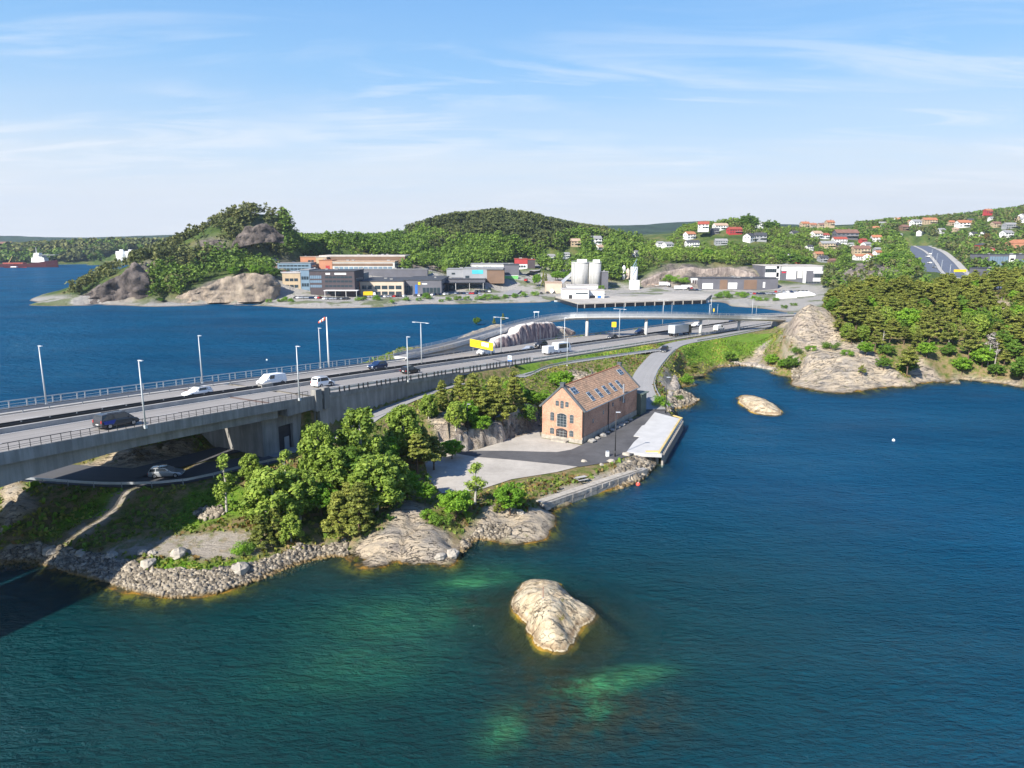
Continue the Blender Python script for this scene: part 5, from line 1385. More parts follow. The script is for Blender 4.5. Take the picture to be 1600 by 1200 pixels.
put_road('van', 'white_paint', 1123, 516, False, 'white van driving ahead of the truck', 'van', None, None)
put_road('car', 'navy_paint', 1145, 504, True, 'dark blue car farthest along the motorway under the footbridge', 'car', None, None)
# truck with box trailer
p, i, _ = at_road(1062, 522, 5.0)
tk = thing('truck', 'white box lorry with a dark cab under the footbridge', 'truck', tuple(p), fwd_rot(i)); tk['group'] = 'vehicles driving on the motorway'
MB().box((-1.6, 0, 2.45), (9.4, 2.5, 2.7)).obj('cargo_box', 'trailer_grey', tk); MB().box((-1.6, 0, .95), (9.6, 1.0, .25)).obj('chassis', 'black_metal', tk)
MB().loft([[(x, -1.2, .5), (x, 1.2, .5), (x, 1.2, zt), (x, -1.2, zt)] for x, zt in ((3.35, 3.5), (4.3, 3.6), (5.0, 3.2), (5.25, 1.9), (5.35, .9))]).obj('cab', 'black_paint', tk)
MB().quad((5.13, -1.05, 2.2), (5.28, -1.05, 1.9), (5.28, 1.05, 1.9), (5.0, 1.05, 3.0)).obj('windscreen', 'car_glass', tk)
for x in (-5.2, -3.9, 4.2):
    for y in (-1.05, 1.05): wheel(tk, x, y, .5, .3)
# white minibus towing a box trailer
p, i, _ = at_road(877, 553, 5.6)
mbs = thing('minibus', 'white minibus with dark side windows towing a small white trailer', 'minibus', tuple(p), fwd_rot(i)); mbs['group'] = 'vehicles driving on the motorway'
MB().loft([[(x, -1.05, zb), (x, 1.05, zb), (x, 1.05, 1.3), (x, .98, zt), (x, -.98, zt), (x, -1.05, 1.3)] for x, zb, zt in ((-3.2, .35, 2.6), (-3.0, .3, 2.75), (2.0, .3, 2.75), (2.7, .3, 2.1), (3.2, .35, 1.35))]).obj('body', 'white_paint', mbs)
MB().quad((-2.7, -1.07, 1.35), (2.0, -1.07, 1.35), (1.9, -1.02, 2.45), (-2.7, -1.02, 2.45)).obj('window', 'car_glass', mbs)
MB().quad((2.05, -.9, 2.72), (2.05, .9, 2.72), (2.72, .9, 2.14), (2.72, -.9, 2.14)).obj('windscreen', 'car_glass', mbs)
for x in (-2.0, 2.0):
    for y in (-.95, .95): wheel(mbs, x, y, .36)
p, i, _ = at_road(858, 556, 5.6)
trl = thing('trailer', 'small white box trailer hitched behind the minibus', 'trailer', tuple(p), fwd_rot(i))
MB().box((0, 0, 1.35), (3.0, 1.9, 1.7)).obj('box', 'white_paint', trl); MB().tube((1.5, 0, .5), (2.9, 0, .5), .05).obj('drawbar', 'black_metal', trl)
for y in (-.95, .95): wheel(trl, -.2, y, .33)
def put_ground(kind, paint, px, py, ang, lab, z, cat='car', extra=None, grp=None, sc=1.0):
    p = W(px, py, z); r_ = car(kind, paint, lab, cat, extra); r_.location = tuple(p); r_.rotation_euler = (0, 0, ang); r_.scale = (sc,) * 3
    if grp: r_['group'] = grp
    return r_
put_ground('estate', 'silver_paint', 261, 744, .12, 'pale silver-white station wagon on the shaded road under the bridge', 5.08, 'car', ex_tin)
for m_ in (): pass
ii = int(np.argmin([abs(proj(p_)[1] - 550) for p_ in LOCAL])); tl = LOCAL[ii + 1] - LOCAL[ii - 1]
r_ = car('car', 'black_paint', 'dark car coming down the local road at the junction above the warehouse', 'car'); r_.location = tuple(LOCAL[ii] + [0, 0, .06]); r_.rotation_euler = (0, .1, math.atan2(-tl[1], -tl[0]))

# ================================================================== the brick warehouse
A_, B_, C_ = W(847, 683, 2.15), W(909, 693, 2.15), W(1000, 648, 2.15)
yaw = math.atan2(B_[1] - A_[1], B_[0] - A_[0])             # +x along the gable, +y along the length
WW = float(np.linalg.norm(B_[:2] - A_[:2])); LL = float(np.linalg.norm(C_[:2] - B_[:2])); EH, RH = 6.15, 10.0
wh = thing('warehouse', 'old red brick warehouse with clay tile gable roof beside the white pier', 'warehouse', tuple(A_), yaw)
mb = MB(); hw_ = WW / 2
mb.add([(0, 0, 0), (WW, 0, 0), (WW, LL, 0), (0, LL, 0), (0, 0, EH), (WW, 0, EH), (WW, LL, EH), (0, LL, EH), (hw_, 0, RH - .05), (hw_, LL, RH - .05)],
       [(0, 1, 5, 8, 4), (1, 2, 6, 5), (2, 3, 7, 9, 6), (3, 0, 4, 7), (4, 8, 9, 7), (8, 5, 6, 9)])
mb.obj('wall', 'brick', wh)
for b in (((hw_, -.06, .3), (WW + .2, .12, .75)), ((WW + .06, LL / 2, .45), (.12, LL, 1.1)), ((-.06, LL / 2, .45), (.12, LL, 1.0))): MB().box(*b).obj('plinth', 'stone_base', wh)
sl = math.atan2(RH - EH, hw_); th = .16
def roofpt(side, u, v_, up=0.0):
    """side -1 left, +1 right slope; u 0 at eave .. 1 at ridge; v along the length"""
    x = (hw_ - side * -hw_ * 1) if 0 else (WW + .35 - (hw_ + .35) * u if side > 0 else -.35 + (hw_ + .35) * u)
    z = EH - .32 + (RH + .02 - EH + .32) * u
    nx_ = math.sin(sl) * (1 if side > 0 else -1)
    return (x + nx_ * up, v_, z + math.cos(sl) * up)
for side in (-1, 1):
    q0 = [roofpt(side, 0, .25, .03), roofpt(side, 0, LL - .25, .03), roofpt(side, 1, LL - .25, .03), roofpt(side, 1, .25, .03)]
    q1 = [roofpt(side, 0, .25, .03 + th), roofpt(side, 0, LL - .25, .03 + th), roofpt(side, 1, LL - .25, .03 + th), roofpt(side, 1, .25, .03 + th)]
    rf = MB().add(q0 + q1, [(0, 1, 2, 3), (7, 6, 5, 4), (0, 4, 5, 1), (1, 5, 6, 2), (2, 6, 7, 3), (3, 7, 4, 0)]).obj('roof', 'clay_tiles', wh)
    if side > 0: roof_r = rf
    for v0, v1 in ((-.12, .30), (LL - .30, LL + .12)):
        q0 = [roofpt(side, -.02, v0, .0), roofpt(side, -.02, v1, .0), roofpt(side, 1.0, v1, .0), roofpt(side, 1.0, v0, .0)]
        q1 = [roofpt(side, -.02, v0, .36), roofpt(side, -.02, v1, .36), roofpt(side, 1.0, v1, .36), roofpt(side, 1.0, v0, .36)]
        MB().add(q0 + q1, [(0, 1, 2, 3), (7, 6, 5, 4), (0, 4, 5, 1), (1, 5, 6, 2), (2, 6, 7, 3), (3, 7, 4, 0)]).obj('coping', 'slate_coping', wh)
    MB().tube((WW + .45 if side > 0 else -.45, .3, EH - .32), (WW + .45 if side > 0 else -.45, LL - .3, EH - .32), .09, .09, 8).obj('gutter', 'zinc', wh)
MB().tube((hw_, .2, RH + .2), (hw_, LL - .2, RH + .2), .16, .16, 8).obj('ridge_tiles', 'roof_orange', wh)
for v_ in (.1, LL - .1): MB().box((hw_, v_, RH + .35), (.75, .65, .7)).box((hw_, v_, RH + .75), (.9, .8, .1)).obj('chimney', 'slate_coping', wh)
def skylight(v0, u0, u1, w_):
    f_ = [roofpt(1, u0, v0, .2), roofpt(1, u0, v0 + w_, .2), roofpt(1, u1, v0 + w_, .2), roofpt(1, u1, v0, .2)]
    g_ = [roofpt(1, u0, v0, .27), roofpt(1, u0, v0 + w_, .27), roofpt(1, u1, v0 + w_, .27), roofpt(1, u1, v0, .27)]
    o = MB().add(f_ + g_, [(0, 1, 2, 3), (7, 6, 5, 4), (0, 4, 5, 1), (1, 5, 6, 2), (2, 6, 7, 3), (3, 7, 4, 0)]).obj('skylight', 'zinc', wh)
    for k in (0, 1):
        for j in (0, 1):
            uu0 = u0 + (u1 - u0) * (.08 + .48 * j); uu1 = u0 + (u1 - u0) * (.46 + .46 * j); vv = v0 + w_ * (.08 + .46 * k)
            MB().add([roofpt(1, uu0, vv, .285), roofpt(1, uu0, vv + w_ * .38, .285), roofpt(1, uu1, vv + w_ * .38, .285), roofpt(1, uu1, vv, .285)], [(3, 2, 1, 0)]).obj('pane', 'window_glass', o)
for v0 in (5.2, 8.8, 12.1, 15.4, 18.6): skylight(v0, .20, .54, 1.25)
skylight(1.2, .62, .86, 2.0); skylight(LL - 3.4, .66, .88, 2.0)
def wh_window(cx_, cz_, w_, h_, kind='window', face=0, arch=True):
    """arched opening: dark reveal with glass and bars, on the gable (face 0) or the long side (face 1)"""
    pts = [(-w_ / 2, -h_ / 2), (w_ / 2, -h_ / 2), (w_ / 2, h_ / 2 - w_ * .16)] + ([(w_ / 4, h_ / 2 - w_ * .04), (0, h_ / 2), (-w_ / 4, h_ / 2 - w_ * .04)] if arch else [(w_ / 2, h_ / 2), (-w_ / 2, h_ / 2)]) + [(-w_ / 2, h_ / 2 - w_ * .16)]
    def tr(x, z, d_): return (cx_ + x, -d_, cz_ + z) if face == 0 else (WW + d_, cx_ + x, cz_ + z)
    n_ = len(pts)
    def slab(p_, d0, d1):
        return MB().add([tr(x, z, d0) for x, z in p_] + [tr(x, z, d1) for x, z in p_], [tuple(range(len(p_)))[::-1], tuple(range(len(p_), 2 * len(p_)))] + [(i, (i + 1) % len(p_), len(p_) + (i + 1) % len(p_), len(p_) + i) for i in range(len(p_))])
    big = [(x * 1.16, z * 1.06 + .02) for x, z in pts]
    fr = slab(big, .001, .035).obj(kind, 'stone_base' if kind == 'window' else 'warehouse_door', wh)
    slab(pts, .036, .05).obj('pane' if kind == 'window' else 'leaf', 'window_glass' if kind == 'window' else 'warehouse_door', fr)
    m2 = MB()
    for k in range(1, 3): 
        a_, b_ = tr(-w_ / 2 + w_ * k / 3 - .025, -h_ / 2, .052), tr(-w_ / 2 + w_ * k / 3 + .025, h_ / 2 - w_ * .14, .066)
        m2.box(((a_[0] + b_[0]) / 2, (a_[1] + b_[1]) / 2, (a_[2] + b_[2]) / 2), (abs(a_[0] - b_[0]), abs(a_[1] - b_[1]), abs(a_[2] - b_[2])))
    for k in range(1, max(2, int(h_ / .45))):
        z_ = -h_ / 2 + h_ * k / max(2, int(h_ / .45)); a_, b_ = tr(-w_ / 2, z_ - .02, .053), tr(w_ / 2, z_ + .02, .067)
        m2.box(((a_[0] + b_[0]) / 2, (a_[1] + b_[1]) / 2, (a_[2] + b_[2]) / 2), (abs(a_[0] - b_[0]), abs(a_[1] - b_[1]), abs(a_[2] - b_[2])))
    m2.obj('glazing_bars', 'grey_metal' if kind == 'window' else 'zinc', fr)
for x_, z_, w_, h_ in ((hw_ - 1.0, 6.9, .62, .95), (hw_, 6.75, .62, 1.4), (hw_ + 1.0, 6.9, .62, .95), (hw_ - 2.0, 4.3, .75, 1.55), (hw_ + 2.0, 4.3, .75, 1.55), (hw_ - 2.0, 1.55, .8, 1.15), (hw_ + 2.0, 1.55, .8, 1.15)):
    wh_window(x_, z_, w_, h_)
wh_window(hw_, 3.85, 1.9, 2.5, 'window'); wh_window(hw_, 1.15, 2.0, 2.1, 'door')
for v_, z_ in ((4.6, 3.2), (9.2, 3.9), (13.6, 4.6), (17.2, 5.0), (19.4, 4.2)): wh_window(v_, z_, .5, .75, 'window', 1, False)
MB().tube((WW + .12, 11.4, .2), (WW + .12, 11.4, EH - .4), .08).obj('downpipe', 'black_metal', wh)
MB().tube((WW + .12, .35, .2), (WW + .12, .35, EH - .4), .08).obj('downpipe', 'black_metal', wh)
MB().tube((WW + .25, 18.2, 4.1), (WW + .25, 18.2, 7.9), .17).obj('flue', 'galvanised', wh)
MB().box((hw_, -.7, .12), (3.0, 1.3, .3)).obj('door_step', 'stone_base', wh)
MB().box((WW - 1.4, LL + 1.5, 2.2), (4.8, 3.0, 4.4)).box((WW - 1.2, LL + 1.5, 4.48), (5.4, 3.4, .14)).obj('annex', 'green_shed', wh)

# ================================================================== pier, quay walls, small things at the waterside
pr = thing('pier', 'white concrete pier deck on timber piles beside the warehouse', 'pier')
pz = 2.3
pp_ = [W(x, y, pz) for x, y in ((979, 706), (990, 691), (1000, 682), (990, 681), (1003, 665), (1007, 664), (1023, 644), (1066, 655), (1033, 706), (1034, 710), (1008, 709))]
MB().prism([(p_[0], p_[1]) for p_ in pp_], 1.75, pz).obj('deck', 'pale_concrete', pr)
f0_, f1_ = W(1066, 655, pz), W(1033, 709, pz); dv = (f1_ - f0_); Lp = np.linalg.norm(dv[:2]); un = dv / Lp; side_ = np.array([-un[1], un[0], 0]) * (1 if np.dot([-un[1], un[0]], [1, 0]) > 0 else -1)
a_ = math.atan2(un[1], un[0])
MB().box(((f0_ + f1_) / 2 - side_ * .35)[:2].tolist() + [pz + .12], (Lp, .35, .22), a_).obj('kerb', 'yellow_kerb', pr)
q0, q1 = W(1009, 706, pz), W(1032, 706, pz); MB().box(((q0 + q1) / 2)[:2].tolist() + [pz + .1], (float(np.linalg.norm(q1 - q0)), .3, .2), math.atan2((q1 - q0)[1], (q1 - q0)[0])).obj('kerb', 'yellow_kerb', pr)
q0, q1 = W(1052, 650, pz), W(1066, 654, pz); MB().box(((q0 + q1) / 2)[:2].tolist() + [pz + .1], (float(np.linalg.norm(q1 - q0)), .3, .2), math.atan2((q1 - q0)[1], (q1 - q0)[0])).obj('kerb', 'yellow_kerb', pr)
mesh = None
for k in range(20):
    u = (k + .3) / 20 * Lp; p_ = f0_ + un * u - side_ * -.12
    if mesh is None: o = MB().box((0, 0, 0), (.42, .34, 2.4)).obj('fender', 'timber_pile', pr); mesh = o.data
    else: o = bpy.data.objects.new('fender', mesh); COL.objects.link(o); o.parent = pr
    o.location = (p_[0], p_[1], .85); o.rotation_euler = (0, 0, a_)
mesh = None
for k in range(7):
    for j in (1.0, 5.0):
        p_ = f0_ + un * (k + .5) / 7 * Lp - side_ * j
        if mesh is None: o = MB().tube((0, 0, -4), (0, 0, 1.74), .32, .32, 10).obj('pile', 'timber_pile', pr); mesh = o.data
        else: o = bpy.data.objects.new('pile', mesh); COL.objects.link(o); o.parent = pr
        o.location = (p_[0], p_[1], 0)
# stone quay
qa, qb = W(850, 797, 0), W(1002, 744, 0); qd = qb - qa; ql = np.linalg.norm(qd); qu = qd / ql; qn = np.array([-qu[1], qu[0], 0])
qw = thing('stone_quay', 'old grey stone block quay wall with a flat ledge below the yard', 'quay wall', tuple(qa), math.atan2(qu[1], qu[0]))
mb = MB(); rr = random.Random(3)
for row, (z0, z1) in enumerate(((-1.2, -.1), (-.1, .6), (.6, 1.25))):
    x_ = -.3 * row
    while x_ < ql:
        w_ = rr.uniform(.7, 1.5); mb.box((x_ + w_ / 2, -.1 + rr.uniform(-.08, .08), (z0 + z1) / 2), (w_ - .06, 1.0, z1 - z0 - .05), rr.uniform(-.03, .03)); x_ += w_
mb.obj('blocks', 'granite_block', qw)
MB().box((ql / 2 - .5, .35, 1.32), (ql + .4, 1.2, .14)).obj('coping', 'stone_base', qw)
bn = thing('bench', 'small grey picnic bench on the stone quay ledge', 'bench', tuple(W(908, 752, 1.4)), .5)
MB().box((0, 0, .72), (1.8, .7, .06)).obj('table_top', 'kerb_concrete', bn)
for s_ in (-1, 1): MB().box((0, s_ * .65, .44), (1.8, .28, .05)).obj('seat', 'kerb_concrete', bn)
for s_ in (-.6, .6): MB().box((s_, 0, .35), (.08, 1.3, .1)).box((s_, 0, .3), (.08, .1, .75)).obj('leg', 'grey_metal', bn)
bx_ = thing('utility_box', 'small white cabinet on the asphalt beside the black lamp post', 'cabinet', tuple(W(949, 713, 2.2)), .3)
MB().box((0, 0, .45), (.5, .35, .9)).obj('housing', 'white_paint', bx_); MB().box((0, 0, .93), (.56, .41, .06)).obj('lid', 'galvanised', bx_)
bo_ = thing('buoy', 'small red and white buoy floating off the stone quay', 'buoy', tuple(W(997, 758, 0)))
def sphere(r, c=(0, 0, 0), n=10, m=14, sq=1.0):
    rings = []
    for i in range(n + 1):
        a = -PI / 2 + PI * i / n; rings.append([(c[0] + r * max(math.cos(a), .02) * math.cos(2 * PI * j / m), c[1] + r * max(math.cos(a), .02) * math.sin(2 * PI * j / m), c[2] + r * sq * math.sin(a)) for j in range(m)])
    return MB().loft(rings)
sphere(.36, (0, 0, .12)).obj('float', 'buoy_red', bo_, True); MB().tube((0, 0, .3), (0, 0, .55), .12, .05).obj('cap', 'white_paint', bo_)
b2 = thing('buoy', 'tiny white buoy far out on the open water at right', 'buoy', tuple(W(1396, 689, 0))); sphere(.28, (0, 0, .12)).obj('float', 'white_paint', b2, True); MB().tube((0, 0, .3), (0, 0, .5), .1, .04).obj('cap', 'white_paint', b2)
b3 = thing('buoy', 'tiny white buoy on the fjord beyond the bridge', 'buoy', tuple(W(417, 563, 0))); sphere(.3, (0, 0, .12)).obj('float', 'white_paint', b3, True); MB().tube((0, 0, .3), (0, 0, .5), .1, .04).obj('cap', 'white_paint', b3)

# skerries: rounded ice-scoured rock built as radial height fields
def skerry(name, label, outline, hts, seed, top, rough=.5, cat='rock'):
    """outline and contour points in pixels: rings from the waterline to the top"""
    c0 = np.mean([W(x, y) for x, y in outline], 0); pts = np.array([W(x, y)[:2] for x, y in outline])
    ctl = [(p[0], p[1], 0) for p in pts]
    for x, y, z in hts: p = W(x, y, z * .9); ctl.append((p[0], p[1], z * .9))
    out = pts - c0[:2]
    for k in (1.35, 1.8): ctl += [(c0[0] + q[0] * k, c0[1] + q[1] * k, -1.3 * (k - 1) * 3) for q in out]
    ctl = np.array(ctl); A = np.linalg.norm(ctl[:, None, :2] - ctl[None, :, :2], axis=2); B = np.zeros((len(ctl) + 1,) * 2); B[:-1, :-1] = A - np.eye(len(ctl)) * .05; B[-1, :-1] = 1; B[:-1, -1] = 1
    s_ = np.linalg.solve(B, np.append(ctl[:, 2], 0))
    ext = np.abs(out).max(0) * 1.9; nx_ = 150
    X, Y = np.meshgrid(np.linspace(c0[0] - ext[0], c0[0] + ext[0], nx_), np.linspace(c0[1] - ext[1], c0[1] + ext[1], nx_), indexing='ij')
    D = np.sqrt((X[..., None] - ctl[:, 0]) ** 2 + (Y[..., None] - ctl[:, 1]) ** 2); Z = D @ s_[:-1] + s_[-1]
    k = np.clip((Z + .4) / 1.0, 0, 1)
    Z += rough * k * (fbm(X + seed, Y, .55, 5, .5) * 1.2 - np.abs(fbm(X * .6 + Y + seed, Y * .7 - X * .5, .8, 3)) * 1.6 + .18)
    Z += fbm(X, Y + seed, 1.6, 3, .6) * .18
    V = np.stack([X, Y, Z], -1).reshape(-1, 3); I = np.arange(nx_ * nx_).reshape(nx_, nx_)
    Q = np.stack([I[:-1, :-1], I[1:, :-1], I[1:, 1:], I[:-1, 1:]], -1).reshape(-1, 4); Q = Q[V[Q, 2].max(1) > -2.5]
    used = np.zeros(len(V), bool); used[Q.ravel()] = True; re = np.cumsum(used) - 1
    o = np_mesh(name, V[used], re[Q], 'skerry_rock', smooth=True); tag(o, label, cat); return o, (lambda x, y: float(np.sqrt((x - ctl[:, 0]) ** 2 + (y - ctl[:, 1]) ** 2) @ s_[:-1] + s_[-1]))
sk1, z1f = skerry('rock_islet', 'large pale rounded rock islet with a red marker post in the near water', [(806,920),(797,940),(806,962),(822,978),(832,998),(858,1018),(885,1020),(903,1000),(915,980),(937,965),(925,950),(900,938),(886,925),(880,912),(850,905),(822,908)],
   [(850,908,1.9),(870,918,2.3),(845,930,3.0),(820,932,2.2),(865,940,3.0),(880,945,2.1),(835,955,2.4),(860,965,2.6),(885,965,1.6),(900,955,1.3),(850,985,1.8),(868,1000,1.2),(880,985,1.1),(830,975,1.1),(912,962,.9)], 3, 3.0, .5)
skerry('rock_islet', 'flat elongated pale rock islet in the bay right of the warehouse', [(1148,622),(1152,628),(1163,637),(1180,647),(1200,650),(1220,649),(1224,644),(1214,634),(1196,624),(1180,618),(1162,617)], [(1165,622,1.3),(1180,624,1.9),(1195,630,1.9),(1208,640,1.2),(1185,635,1.5),(1172,628,1.6)], 9, 1.9, .4)
mp = W(848.5, 934, 2.7); mk = thing('marker_post', 'thin rusty red marker post on top of the near rock islet', 'marker post', (mp[0], mp[1], z1f(mp[0], mp[1]) - .1))
MB().tube((0, 0, 0), (0, 0, .25), .12, .1).obj('base', 'kerb_concrete', mk); MB().tube((0, 0, .2), (0, 0, 1.4), .035, .03).obj('post', 'rust', mk)
# ================================================================== trees
def leaf_cloud(clumps, n, size, seed, flat=1.0, droop=0.0, shell=.35):
    """leaf cards on clumps; returns vertices, quads, tone per vertex"""
    g_ = np.random.default_rng(seed); c = np.array([q[:3] for q in clumps]); rad = np.array([[q[3], q[3], q[4]] for q in clumps]); K = len(c)
    w_ = rad[:, 0] ** 2; cnt = np.maximum(6, (n * w_ / w_.sum()).astype(int)); idx = np.repeat(np.arange(K), cnt); m = len(idx)
    d = g_.normal(size=(m, 3)); d /= np.linalg.norm(d, axis=1)[:, None]; d[:, 2] = np.where(g_.random(m) < .6, np.abs(d[:, 2]), d[:, 2])
    r = shell + (1.22 - shell) * g_.random(m) ** .75
    p = c[idx] + d * rad[idx] * r[:, None]
    p[:, 2] -= droop * g_.random(m) * rad[idx, 0]
    nn_ = d * np.array([1, 1, 1.0]) + g_.normal(size=(m, 3)) * .55; nn_[:, 2] += .25 * flat; nn_ /= np.linalg.norm(nn_, axis=1)[:, None]
    t_ = np.cross(nn_, g_.normal(size=(m, 3))); t_ /= np.linalg.norm(t_, axis=1)[:, None]; b = np.cross(nn_, t_)
    s_ = size * (.4 + 1.25 * g_.random(m) ** 1.5); t_ *= s_[:, None] * .5; b *= (s_ * (.55 + .4 * g_.random(m)))[:, None] * .5
    V = np.stack([p - t_ - b * .6, p + t_ * .7 - b, p + t_ + b * .7, p - t_ * .6 + b], 1).reshape(-1, 3)
    tone = np.clip((g_.random(K) * .42 + .30)[idx] + g_.normal(size=m) * .2, 0, 1)
    return V, np.arange(m * 4).reshape(m, 4), np.repeat(tone, 4)
def trunk_mesh(h, r, limbs, seed, lean=.03, n=7):
    rr = random.Random(seed); mb = MB(); pts = []; x = y = 0
    for k in range(7):
        z = h * k / 6; pts.append((x, y, z - (.5 if k == 0 else 0))); x += rr.uniform(-lean, lean) * h / 6 * 2; y += rr.uniform(-lean, lean) * h / 6 * 2
    for k in range(6): mb.tube(pts[k], pts[k + 1], r * (1 - .14 * k) * (1.25 if k == 0 else 1), r * (1 - .14 * (k + 1)), n, cap=False)
    for (ax_, ay_, az_, bz_) in limbs: 
        k = min(5, int(bz_ / h * 6)); mb.tube(pts[k][:2] + (bz_,), (ax_, ay_, az_), r * .35, r * .10, 5, cap=False)
    return mb
def crown(kind, h, seed):
    rr = random.Random(seed); cl = []
    if kind == 'birch':                      # tall, uneven, hanging sprays
        for k in range(125):
            u = rr.random() ** .8; z = h * (.24 + .74 * u); rad = h * .31 * (1.0 - abs(u - .34) ** 1.5 * 1.1) * math.sqrt(rr.random() * .9 + .1)
            a = rr.uniform(0, 2 * PI); s_ = h * rr.uniform(.035, .075) * (1.15 - .5 * u); cl.append((rad * math.cos(a), rad * math.sin(a), z, s_, s_ * 1.35))
        return cl, dict(size=.27, droop=1.0, n=9500)
    if kind == 'sparse':
        for k in range(26):
            u = rr.random(); z = h * (.30 + .68 * u); rad = h * .20 * (1.05 - u * .8) * math.sqrt(rr.random()); a = rr.uniform(0, 2 * PI); s_ = h * rr.uniform(.04, .075); cl.append((rad * math.cos(a), rad * math.sin(a), z, s_, s_))
        return cl, dict(size=.22, droop=.6, n=1900)
    if kind == 'maple':                      # full round crown, big clumps
        for k in range(105):
            d = np.array([rr.gauss(0, 1) for _ in range(3)]); d /= np.linalg.norm(d); d[2] = d[2] * .9 + .12; q = rr.uniform(.45, 1.0)
            s_ = h * rr.uniform(.045, .095); cl.append((d[0] * h * .36 * q, d[1] * h * .36 * q, h * .52 + d[2] * h * .36 * q, s_, s_ * .8))
        return cl, dict(size=.27, droop=.1, n=9500)
    if kind == 'oak':
        for k in range(115):
            d = np.array([rr.gauss(0, 1) for _ in range(3)]); d /= np.linalg.norm(d); q = rr.uniform(.5, 1.05) * (1 + .18 * math.sin(d[0] * 5 + seed)); s_ = h * rr.uniform(.04, .09)
            cl.append((d[0] * h * .42 * q, d[1] * h * .40 * q, h * .56 + d[2] * h * .32 * q, s_, s_ * .75))
        return cl, dict(size=.27, droop=.1, n=9500)
    if kind == 'pine':                       # flat plates of needles on crooked limbs, bare lower trunk
        for k in range(62):
            u = rr.random(); z = h * (.38 + .58 * u); rad = h * .30 * (1.08 - u ** 1.6 * .95) * (rr.random() ** .5); a = rr.uniform(0, 2 * PI); s_ = h * rr.uniform(.045, .10) * (1.1 - .4 * u)
            cl.append((rad * math.cos(a), rad * math.sin(a), z, s_, s_ * .38))
        return cl, dict(size=.24, droop=.0, n=7000)
    if kind == 'youngpine':                  # conical, in whorls
        for k in range(11):
            z = h * (.14 + .80 * k / 10); rad = h * .25 * (1.03 - k / 10) ** .85 + .06 * h * .3; m = max(3, int(7 - k * .4))
            for j in range(m): a = 2 * PI * j / m + rr.uniform(-.4, .4); q = rad * rr.uniform(.55, 1.0); s_ = h * .062 * rr.uniform(.8, 1.3); cl.append((q * math.cos(a), q * math.sin(a), z + rr.uniform(-.03, .03) * h, s_, s_ * .6))
        cl.append((0, 0, h * .97, h * .03, h * .06)); return cl, dict(size=.22, droop=.1, n=8000)
    if kind == 'bush':
        for k in range(22):
            a = rr.uniform(0, 2 * PI); q = math.sqrt(rr.random()) * h * .55; s_ = h * rr.uniform(.14, .24); cl.append((q * math.cos(a), q * math.sin(a), h * rr.uniform(.18, .78) * (1 - q / h * .6), s_, s_ * .8))
        return cl, dict(size=.2, droop=0, n=2600)
TREE = {}
def make_tree(key, kind, name, leafmat, barkmat, seed, h=8.0):
    cl, kw = crown(kind, h, seed); nleaf = kw.pop('n')
    V, Q, tone = leaf_cloud(cl, nleaf, seed=seed, **kw)
    r_ = thing(name, 'x', {'bush': 'bush'}.get(kind, 'tree'))
    V = V[:]; np_mesh('crown', V, Q, leafmat, attrs={'tone': tone}, parent=r_)
    if kind != 'bush':
        rr = random.Random(seed); lim = []
        for c_ in rr.sample(cl, 14 if kind not in ('youngpine',) else 5): lim.append((c_[0], c_[1], c_[2], max(h * .15, c_[2] - .12 * h - math.hypot(c_[0], c_[1]) * .5)))
        trunk_mesh(h * .93, h * .022, lim, seed).obj('trunk', barkmat, r_, True)
    else:
        mb = MB(); rr = random.Random(seed)
        for k in range(5): a = rr.uniform(0, 6.3); mb.tube((0, 0, -.3), (math.cos(a) * h * .3, math.sin(a) * h * .3, h * .5), h * .02, h * .008, 5)
        mb.obj('stem', barkmat, r_)
    TREE.setdefault(key, []).append(Proto(r_)); 
for s_ in (1, 2, 3): make_tree('birch', 'birch', 'birch_tree', 'birch_leaf', 'birch_bark', s_)
for s_ in (4,): make_tree('sparse', 'sparse', 'birch_tree', 'birch_leaf', 'birch_bark', s_)
for s_ in (5, 6): make_tree('maple', 'maple', 'maple_tree', 'maple_leaf', 'bark', s_)
for s_ in (7, 8, 15): make_tree('oak', 'oak', 'broadleaf_tree', 'oak_leaf', 'bark', s_)
for s_ in (9, 10, 11, 16): make_tree('pine', 'pine', 'pine_tree', 'pine_needle', 'bark', s_)
for s_ in (12, 13): make_tree('young', 'youngpine', 'pine_tree', 'pine_needle', 'bark', s_)
for s_ in (14, 17): make_tree('bush', 'bush', 'bush', 'maple_leaf', 'bark', s_, 4.0)
make_tree('darkbush', 'bush', 'bush', 'oak_leaf', 'bark', 18, 4.0)
make_tree('dead', 'sparse', 'dead_tree', 'dead_twig', 'dead_twig', 19)
make_tree('copper', 'oak', 'copper_tree', 'rust_leaf', 'bark', 20)
_tc = 0
def put_tree(key, P_, h, label, group, wide=1.0, rot=None):
    global _tc; _tc += 1; pr_ = TREE[key][_tc % len(TREE[key])]; h0 = 4.0 if key in ('bush', 'darkbush') else 8.0; k = h / h0
    zz = max(float(TZ(P_[0], P_[1])), 0.0) - .12
    if P_[1] > 345: label = label
    return pr_.place((P_[0], P_[1], zz), rng.random() * 6.28 if rot is None else rot, label, group, (k * wide, k * wide, k))
def T(key, px, py, h, label, group='trees between the shore and the bridge', wide=1.0):
    if group == 'trees between the shore and the bridge': h *= .88; wide *= 1.1
    return put_tree(key, hit(px, py), h, label, group, wide)
GT = 'trees between the shore and the bridge'
T('sparse', 354, 801, 9.2, 'slim light green tree with long bare trunk, leftmost, below the curved guard rail', wide=.9)
T('birch', 393, 752, 4.6, 'small leafy tree against the dark road under the bridge, right of the slim tree', wide=1.1)
T('birch', 430, 826, 8.8, 'big round light green birch nearest the gravel track', wide=1.35)
T('birch', 470, 812, 7.6, 'dense birch right behind the biggest light green one', wide=1.2)
T('sparse', 447, 775, 7.5, 'narrow birch rising in front of the doorway under the bridge', wide=1.1)
